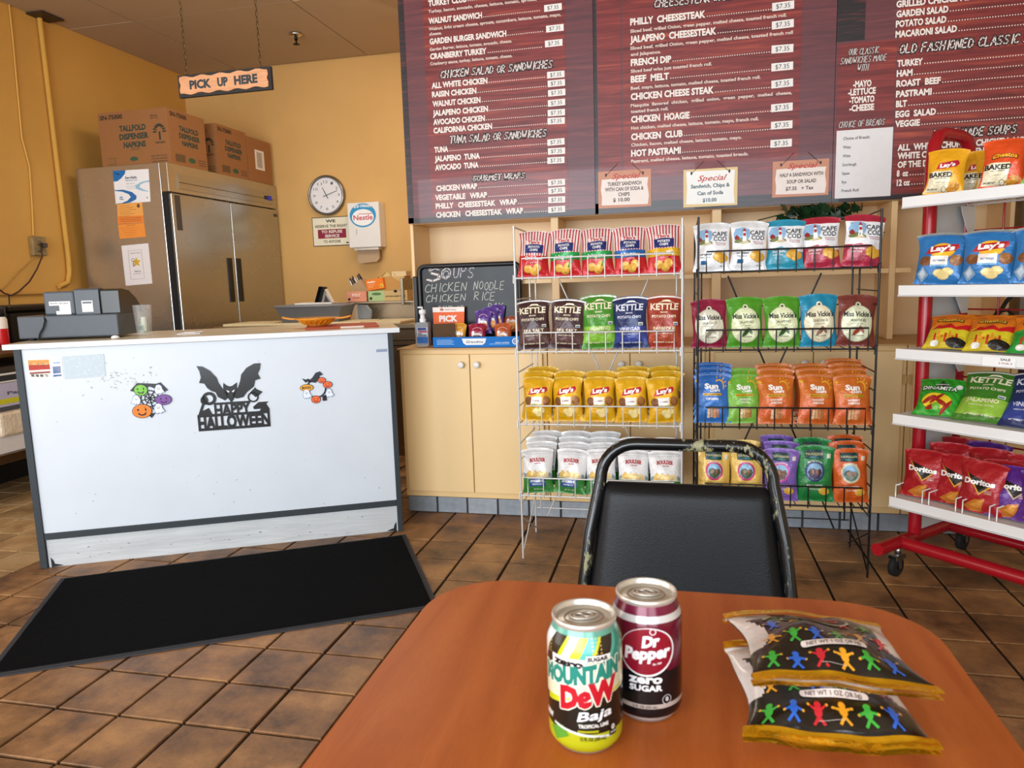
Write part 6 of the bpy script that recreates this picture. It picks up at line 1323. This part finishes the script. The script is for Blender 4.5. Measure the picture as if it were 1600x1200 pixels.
# chair
cr = thing('dining_chair', 'black metal chair with black vinyl back and chipped paint', 'chair', (0.012, 1.40, 0), radians(-1.5))
cm = bpy.data.materials.new('chipped_black_enamel'); cm.use_nodes = True; nt = cm.node_tree; N = nt.nodes; L = nt.links; bs = N['Principled BSDF']
tc = N.new('ShaderNodeTexCoord'); n = N.new('ShaderNodeTexNoise'); n.inputs['Scale'].default_value = 48; n.inputs['Detail'].default_value = 9; n.inputs['Roughness'].default_value = .7; mp = N.new('ShaderNodeMapping'); mp.inputs['Scale'].default_value = (1, 1, .35); mp.inputs['Location'].default_value = (7.1, 2.9, 5.2); L.new(tc.outputs['Object'], mp.inputs['Vector']); L.new(mp.outputs[0], n.inputs['Vector'])
n2 = N.new('ShaderNodeTexNoise'); n2.inputs['Scale'].default_value = 4; L.new(mp.outputs[0], n2.inputs['Vector']); ad_ = N.new('ShaderNodeMath'); ad_.operation = 'ADD'; L.new(n.outputs['Fac'], ad_.inputs[0]); L.new(n2.outputs['Fac'], ad_.inputs[1])
r = N.new('ShaderNodeValToRGB'); e = r.color_ramp.elements; e[0].position = .572; e[0].color = (*C('0d1012'), 1); e[1].position = .582; e[1].color = (*C('8d8a68'), 1)
sp_ = N.new('ShaderNodeSeparateXYZ'); L.new(tc.outputs['Object'], sp_.inputs[0])
mx_ = N.new('ShaderNodeMath'); mx_.operation = 'MULTIPLY_ADD'; mx_.inputs[1].default_value = .22; L.new(sp_.outputs['X'], mx_.inputs[0]); L.new(ad_.outputs[0], mx_.inputs[2])
mz_ = N.new('ShaderNodeMath'); mz_.operation = 'MULTIPLY_ADD'; mz_.inputs[1].default_value = -.3; L.new(sp_.outputs['Z'], mz_.inputs[0]); L.new(mx_.outputs[0], mz_.inputs[2])
mo_ = N.new('ShaderNodeMath'); mo_.operation = 'ADD'; mo_.inputs[1].default_value = .2; L.new(mz_.outputs[0], mo_.inputs[0])
dv = N.new('ShaderNodeMath'); dv.operation = 'MULTIPLY'; dv.inputs[1].default_value = .5; L.new(mo_.outputs[0], dv.inputs[0]); L.new(dv.outputs[0], r.inputs['Fac']); L.new(r.outputs[0], bs.inputs['Base Color'])
r2 = N.new('ShaderNodeMapRange'); r2.inputs['From Min'].default_value = .54; r2.inputs['From Max'].default_value = .58; r2.inputs['To Min'].default_value = .16; r2.inputs['To Max'].default_value = .6; L.new(dv.outputs[0], r2.inputs['Value']); L.new(r2.outputs[0], bs.inputs['Roughness'])
CHM = cm
def hoop(wb, wt, z0, z1, lean):
    P = []
    hw0, hw1 = wb, wt
    P.append((-hw0, 0, z0)); P.append((-hw0*.98, 0, z0+.25*(z1-z0))); P.append((-(hw0*.55+hw1*.45), 0, z0+.55*(z1-z0))); 
    r_ = .072
    for k in range(9): a = pi-k*pi/16; P.append((-(hw1-r_)+r_*cos(a), 0, z1-r_+r_*sin(a)))
    Q = P + [(-x, y, z) for x, y, z in P[::-1]]
    return [(x, lean*(z-.45), z) for x, y, z in Q]
H = hoop(.207, .168, .44, .841, .16)
MB().tube(H, .0125, 14, 'ffffff', ry=.0135).build('back_frame', CHM, cr)
def padf(u, v, s):   # u -1..1, v 0..1
    zz = .50+.262*v; hw = .194-.028*v
    uu = math.copysign(abs(u)**.9, u); e = (1-abs(u)**8)*(1-abs(2*v-1)**10)
    z_ = zz+.006*(1-u*u)*0; x_ = u*hw; cr_ = .012 if abs(u) > .93 else 0
    return (x_, .16*(z_-.45)+s*(.004+.018*max(0, e)**.5)+ .006, z_-(cr_*(2*v-1)))
b = MB(); n1, n2_ = 26, 20
for s in (-1, 1):
    vs = [padf(-1+2*i/n1, j/n2_, s) for j in range(n2_+1) for i in range(n1+1)]
    b.add(vs, [((j*(n1+1)+i, j*(n1+1)+i+1, (j+1)*(n1+1)+i+1, (j+1)*(n1+1)+i) if s < 0 else (j*(n1+1)+i, (j+1)*(n1+1)+i, (j+1)*(n1+1)+i+1, j*(n1+1)+i+1)) for j in range(n2_) for i in range(n1)], '090a0d', smooth=True)
k = n1+1
for edge in ([i for i in range(k)], [n2_*k+i for i in range(k)], [j*k for j in range(n2_+1)], [j*k+n1 for j in range(n2_+1)]):
    off = k*(n2_+1); b.add([b.v[i] for i in edge]+[b.v[off+i] for i in edge], [(i, i+1, len(edge)+i+1, len(edge)+i) for i in range(len(edge)-1)], '0e0f11')
b.build('backrest', VINYL, cr)
b = MB(); b.ext(rr(-.20, -.42, .20, -.03, .06, 6), lambda x, y, d: (x, y, d), .435, .49, '121417'); b.build('seat', VINYL, cr, bevel=.018)
for sx in (-1, 1):
    MB().tube([(sx*.207, -.0016, .44), (sx*.215, .03, .22), (sx*.222, .07, .0)], .0125, 10, 'ffffff').build('leg', CHM, cr)
    MB().tube([(sx*.195, -.05, .43), (sx*.19, -.37, .43), (sx*.20, -.405, .40), (sx*.215, -.44, .0)], .0125, 10, 'ffffff').build('leg', CHM, cr)
MB().tube([(-.195, -.36, .425), (.195, -.36, .425)], .011, 10, 'ffffff').tube([(-.207, .0, .43), (.207, .0, .43)], .011, 10, 'ffffff').build('seat_frame', CHM, cr)

# cans ------------------------------------------------------------------
CANM = mat('printed_can', .24, metal=.15, noise=.03, nscale=40, coat=.3)
ALU = mat('aluminium', .3, metal=.7, col=None, noise=.05, nscale=40)
def can(label, loc, base_cols, art, rz, shoulder, facing):
    t = thing('soda_can', label, 'can', loc, rz); R0 = .033
    prof = [(.0245, .000), (.0265, .0010), (.0280, .0035)]
    b = MB(); b.lathe([(.019, .004)]+prof, 48, col='b8b4ae'); 
    b.build('base', ALU, t)
    zz = [.0035, .006, .0085, .011]+[.0135+.081*k/16 for k in range(17)]+[.0975, .1005, .1035, .1065, .1095, .112, .114]; rr_ = [.0280, .0302, .0319, .0328]+[.0331]*17+[.0329, .0323, .0313, .0301, .0289, .0279, .0273]
    b = MB(); b.lathe(list(zip(rr_, zz)), 64, cols=[base_cols((a+c)/2) for a, c in zip(zz, zz[1:])])
    def R(z):
        if .0135 <= z <= .0945: return .0331
        for a, c, ra, rc in zip(zz, zz[1:], rr_, rr_[1:]):
            if a <= z <= c: return ra+(rc-ra)*(z-a)/(c-a)
            
    def R_(z): return R(z) or .0273
    F = lambda lay=1: (lambda s, z: ((R_(z)+.00022*lay)*cos(-pi/2+s/.0331), (R_(z)+.00022*lay)*sin(-pi/2+s/.0331), z))
    art(DB(b, .0032), F); b.build('body', CANM, t)
    b = MB(); b.lathe([(.0273, .114), (.0283, .1155), (.0287, .1175), (.0283, .1195), (.0272, .1200), (.0262, .1188), (.0258, .1150), (.0250, .1140), (.0240, .1150), (.0, .1152)], 56, col='e2ded6')
    b.build('lid', ALU, t)
    b = MB(); a0 = facing; f = lambda x, y, z=0: (x*cos(a0)-y*sin(a0), x*sin(a0)+y*cos(a0), z)
    b.tube([f(.0125*cos(2*pi*j/20)*1, .0072*sin(2*pi*j/20)+.0, .1168) for j in range(20)], .0013, 6, 'd0cabf', closed=True)
    b.tube([f(.0125*.30+.0042*cos(2*pi*j/12), .0040*sin(2*pi*j/12), .1168) for j in range(12)], .0012, 6, 'd0cabf', closed=True); b.tube([f(-.0048+.0042*cos(2*pi*j/12), .0040*sin(2*pi*j/12), .1168) for j in range(12)], .0012, 6, 'd0cabf', closed=True); b.build('pull_tab', ALU, t)
    b = MB(); b.tube([f(.0175*cos(2*pi*j/28), .014*sin(2*pi*j/28), .1153) for j in range(28)], .0007, 5, 'aaa498', closed=True); b.build('score_ring', ALU, t)
    return t
def grid(x0, z0, x1, z1, nx, nz=2): return RC(x0, z0, x1, z1, nx, nz)
def TXC(t, x0, y0, x1, h, bold=.02, shear=0, arc=0, rise=0): return TX(t, x0, y0, x1, h, bold*1.0, shear, arc, rise)
TEAL, LIME = '1f8272', 'c2c41e'
def dew_cols(z):
    if z < .0235: return 'b3b41a'
    if z < .052: return '1b1a14'
    if z < .094: return 'aeb8ac'
    return '5f9a88'
def dew(b, F):
    # diagonal retro patterns
    b.dec(grid(-.10, .080, .10, .0945, 60), F(.3), 'b9c4bc')
    sh = [(-.045, -.030, '2a241a'), (-.030, -.026, LIME), (-.026, -.018, 'd8d8d2'), (-.018, -.009, 'd8d236'), (-.009, .001, '5ab4a8'), (.001, .004, LIME), (.004, .018, '2a2018'), (.018, .022, '57a89a'), (.022, .040, '2f8a74'), (.040, .046, LIME), (-.060, -.045, 'dfe0dc')]
    for a, c, col in sh: b.dec(([(a+(c-a)*i+(.5*(z-.082)), z) for z in [.079+.0034*j for j in range(10)] for i in (0, 1)], [(2*j, 2*j+1, 2*j+3, 2*j+2) for j in range(9)]), F(.6), col)
    for k in range(26): b.dec(EL(.008+(k % 3)*.004, .085+(k//3)*.003, .0007, .0007, 6, 0, 1), F(1), 'e8c060')
    for k in range(12): b.dec(EL(-.040+(k % 3)*.003, .092+(k//3)*.003, .0007, .0007, 6, 0, 1), F(1), 'e8c060')
    b.dec(grid(-.05, .050, .05, .0815, 44, 6), F(.8), 'd9d8b6')
    # wedge shaped outline
    b.dec(([( -.040+.08*i/30, .0515+.0115*i/30) for i in range(31)]+[(-.040+.08*i/30, .0455+.0155*i/30) for i in range(31)], [(31+i, 32+i, i+1, i) for i in range(30)]), F(1), LIME)
    b.dec(([( -.05+.10*i/30, .0500+.0100*i/30) for i in range(31)]+[(-.05+.10*i/30, .030) for i in range(31)], [(31+i, 32+i, i+1, i) for i in range(30)]), F(.9), '1b1a14')
    for t, x0, y0, x1, h, col, bo, ri, sh_ in (('MOUNTAIN', -.041, .0655, .034, .0150, TEAL, .07, .010, 0), ('DeW', -.022, .0455, .031, .0195, 'b91828', .09, .010, 0)):
        for q in range(6):
            dx, dz = .0011*cos(q*pi/3), .0011*sin(q*pi/3); b.dec(TX(t, x0+dx, y0+dz, x1+dx, h, .07, sh_, rise=ri), F(1.6+.12*q), 'eeeeda')
        b.dec(TX(t, x0, y0, x1, h, .07, sh_, rise=ri), F(3.0), col)
    b.dec(PO([(-.030, .0815), (.006, .0830), (.006, .0905), (-.030, .0890)]), F(1.2), 'f0efe8') if 0 else b.dec(grid(-.031, .0830, .002, .0920, 14), F(1.2), 'efeee8')
    b.dec(grid(.002, .0892, .0245, .0952, 8), F(1.2), 'efeee8')
    b.dec(TX('zero', -.029, .0845, .000, .0066, .06), F(2), '1b1b1b'); b.dec(TX('SUGAR', .003, .0905, .022, .0036, .05), F(2), '2a2a2a')
    b.dec(TX('Baja', -.0080, .0345, .0260, .0106, .07, shear=.25, rise=.004), F(3), '1a2018'); b.dec(TX('Baja', -.0065, .0357, .0245, .0088, .02, shear=.25, rise=.004), F(3.8), 'eeeeee')
    b.dec(TX('TROPICAL LIME', -.0055, .0295, .0215, .0032, .05, rise=.001), F(2), 'dcdcd4'); b.dec(grid(-.006, .0252, .012, .0272, 6, 1), F(2), 'a8a81c')
    b.dec(([(-.030+.055*i/20, .0285-.008*i/20) for i in range(21)]+[(-.030+.055*i/20, .0262-.008*i/20) for i in range(21)], [(21+i, 22+i, i+1, i) for i in range(20)]), F(1.5), 'd8dcd4')
    b.dec(PO([(-.035, .022), (-.02, .028), (-.014, .020), (-.028, .012)]), F(1.2), '5a9a34')
    b.dec(TX('12 FL OZ (355 mL)', -.004, .0178, .019, .0030, .04), F(2), '38381c')
    b.dec(grid(.0225, .019, .0305, .031, 4), F(2), '15150f'); b.dec(TX('0', .0245, .0245, .0285, .0045, .06), F(3), 'd8d8d0'); b.dec(TX('CALORIES', .0235, .0212, .0298, .0016, .03), F(3), 'd8d8d0')
    b.dec(TX('DEW', -.0445, .030, -.032, .005, .06), F(2), 'e8e8e0')
def pep_cols(z):
    if z < .008: return 'b4aca6'
    if z < .052: return '131114'
    if z < .1: return '640e26'
    if z < .1075: return 'c8c4c2'
    return '6a1030'
def pep(b, F):
    n = 30
    b.dec(([(-.055+.075*i/n, .030) for i in range(n+1)]+[(-.055+.075*i/n, .062-.012*sin(pi*i/n)-.00*(i/n)) for i in range(n+1)], [(i, i+1, n+2+i, n+1+i) for i in range(n)]), F(.5), '131114')
    b.dec(([(-.052+.03*i/10, .05) for i in range(11)]+[(-.052+.030*i/10, .099-.002*i) for i in range(11)], [(i, i+1, 12+i, 11+i) for i in range(10)]), F(.6), '131114')
    b.dec(EL(.001, .0735, .0265, .0235, 36, .15, 5), F(1), 'efeeee'); b.dec(EL(.0005, .0740, .0252, .0222, 36, .15, 5), F(1.6), '8a1428')
    b.dec(TX('Dr', -.004, .0785, .012, .0105, .06, shear=.1, rise=.002), F(2.4), 'f4f2f2'); b.dec(TX('Pepper', -.0205, .0655, .0225, .0115, .05, shear=.1, rise=.0035), F(2.4), 'f4f2f2')
    b.dec(TX('Est. 1885', .006, .0615, .014, .0018, .04, rise=.001), F(2.4), 'e8dcdc'); b.dec(RING(.006, .0935, .0022, .0032, 12), F(2.4), 'e8dcdc')
    b.dec(TX('zero', -.0165, .0435, .0150, .0085, .04), F(2), 'f2f2f2'); b.dec(TX('SUGAR', -.0155, .0360, .0150, .0055, .04), F(2), 'f2f2f2')
    b.dec(grid(-.05, .0182, .05, .0225, 40, 1), F(1), 'b8aaa0'); b.dec(TX('12 FL OZ (355 mL)', -.013, .0192, .010, .0023, .03), F(2), '3a2e2a')
    b.dec(EL(.0195, .0265, .0045, .0050, 14), F(2), '0e0c0e'); b.dec(RING(.0195, .0265, .0042, .0047, 14), F(2.6), 'd8d4d4'); b.dec(TX('0', .018, .0250, .021, .004, .04), F(3), 'e8e4e4')
can('yellow-teal lime soda can with black patterns, nearest on the table', (-.081, .606, TZ+.0002), dew_cols, dew, radians(6), None, radians(15))
can('dark red and black soda can, farther right of the two', (-.029, .662, TZ+.0002), pep_cols, pep, radians(2), None, radians(0))

# two small black popcorn-style bags --------------------------------------
FIG = ('2a62c4', '3ca03a', 'e09a24', 'c42430')
def figure(b, f, x, y, s, col, pose):
    arms = (.5, -.3, .9)[pose]
    g_ = f; f = lambda X, Y: g_(x+(X-x)*1.75, Y)
    b.dec(EL(x, y+.55*s, .28*s, .28*s, 10), f, col); b.dec(EL(x, y+.05*s, .32*s, .42*s, 10), f, col)
    for d in (-1, 1):
        b.dec(PO([(x+d*.12*s, y+.30*s), (x+d*.75*s, y+(.2+arms*.5)*s), (x+d*.68*s, y+(.02+arms*.5)*s), (x+d*.14*s, y+.02*s)][::d]), f, col); b.dec(EL(x+d*.72*s, y+(.1+arms*.5)*s, .12*s, .12*s, 8), f, 'e0a030')
        b.dec(PO([(x+d*.02*s, y-.15*s), (x+d*.5*s, y-.80*s), (x+d*.32*s, y-.9*s), (x-d*.14*s, y-.3*s)][::d]), f, col)
def nearbag(label, loc, rot, seed, front):
    w, h, T = .152, .135, .042
    t = thing('chip_bag', label, 'chip bag', loc, 0, 'small black chip bags on the table'); t.rotation_euler = rot
    P0 = bagfn(w, h, T, seed); b = MB(); nx, nz = 60, 48
    P = lambda x, z, side=-1, eps=0: P0(x, z, side, eps)
    for side in (-1, 1):
        k = len(b.v); b.v += [P(-w/2+w*i/nx, h*j/nz, side) for j in range(nz+1) for i in range(nx+1)]
        for j in range(1, nz-1):
            for i in range(nx):
                u = abs((i+.5)/nx*2-1); v = (j+.5)/nz
                a = k+j*(nx+1)+i; b.f.append((a, a+1, a+nx+2, a+nx+1)); b.m.append(0); b.sm.append(True)
                wht = (u > .80+.08*sin(v*9) and v > .32) or (v > .80 and u > .42) or side > 0
                b.c.append(C('d8ccc4' if wht else '16120f'))
    F = lambda lay=1: (lambda x, z: P(x*w/2, z*h, -1, .0004*lay))
    rn = random.Random(seed); bb = b; b = DB(bb, .12)
    for jz, zc in enumerate((.16, .40)):
        for k in range(6): figure(b, F(1.5), -.76+.285*k+(.05 if jz else 0), zc, .086, FIG[((1, 0, 3, 2, 1, 0), (2, 1, 0, 1, 2, 3))[jz][k]], (k+jz) % 3)
    for k, (x, z) in enumerate(((-.62, .62), (.62, .62), (-.35, .64), (.35, .66))): figure(b, F(1.5), x, z, .085, FIG[k], k % 3)
    b.dec(RC(-.35, .255, .42, .315, 12, 2), F(3), 'e2d4cc'); b.dec(EL(-.35, .285, .03, .03, 8), F(3), 'e2d4cc'); b.dec(EL(.42, .285, .03, .03, 8), F(3), 'e2d4cc'); b.dec(TX('NET WT 1 OZ (28.3g)', -.31, .267, .37, .034, .015), F(4), '4a403c')
    b.dec(EL(0, .70, .46, .11, 24, 0, 4), F(2), 'c8bcb0'); b.dec(EL(0, .70, .43, .095, 24, 0, 4), F(2.6), '1a1412'); b.dec(TX('YPOC', -.3, .665, .3, .08, .05), F(3.6), 'c02a3a')
    b.dec(EL(-.55, .80, .16, .03, 12, .5), F(2), 'a89468'); b.dec(RC(-.2, .11, .1, .112, 3, 1), F(2), 'd8d0c8')
    b = bb; b.build('bag_body', mat('near_foil_bag', .24, noise=.06, nscale=60, bump=.2, bscale=45, coat=.5), t)
    for nm, j0, j1, z0, z1 in (('bottom_seal', 0, 1, -.006, .007), ('top_seal', nz-1, nz, h-.007, h+.006)):
        q = MB(); m = 40; rows = 5
        for side in (-1, 1):
            vs = []
            for r__ in range(rows):
                for i in range(m+1):
                    x = -w/2+w*i/m; z = z0+(z1-z0)*r__/(rows-1); p = P(x, min(max(z, 0), h), side, .0022); vs.append((p[0]*1.005, p[1]+.0007*sin(i*.45+seed)+.0006*(r__ % 2)*side, p[2]+(z-min(max(z, 0), h))))
            q.add(vs, [(r__*(m+1)+i, r__*(m+1)+i+1, (r__+1)*(m+1)+i+1, (r__+1)*(m+1)+i) for r__ in range(rows-1) for i in range(m)], 'ffc828', smooth=True)
        tag(q.build(nm, GOLD, t), 'shiny gold crimped seal')
    return t
nearbag('lower black chip bag with gold seals, lying under the other', (.134, .604, TZ+.021), (radians(-86), radians(1), radians(5)), 21, 0)
nearbag('upper black chip bag with gold seals, on top of the other', (.141, .634, TZ+.057), (radians(-93), radians(2), radians(6)), 34, 0)
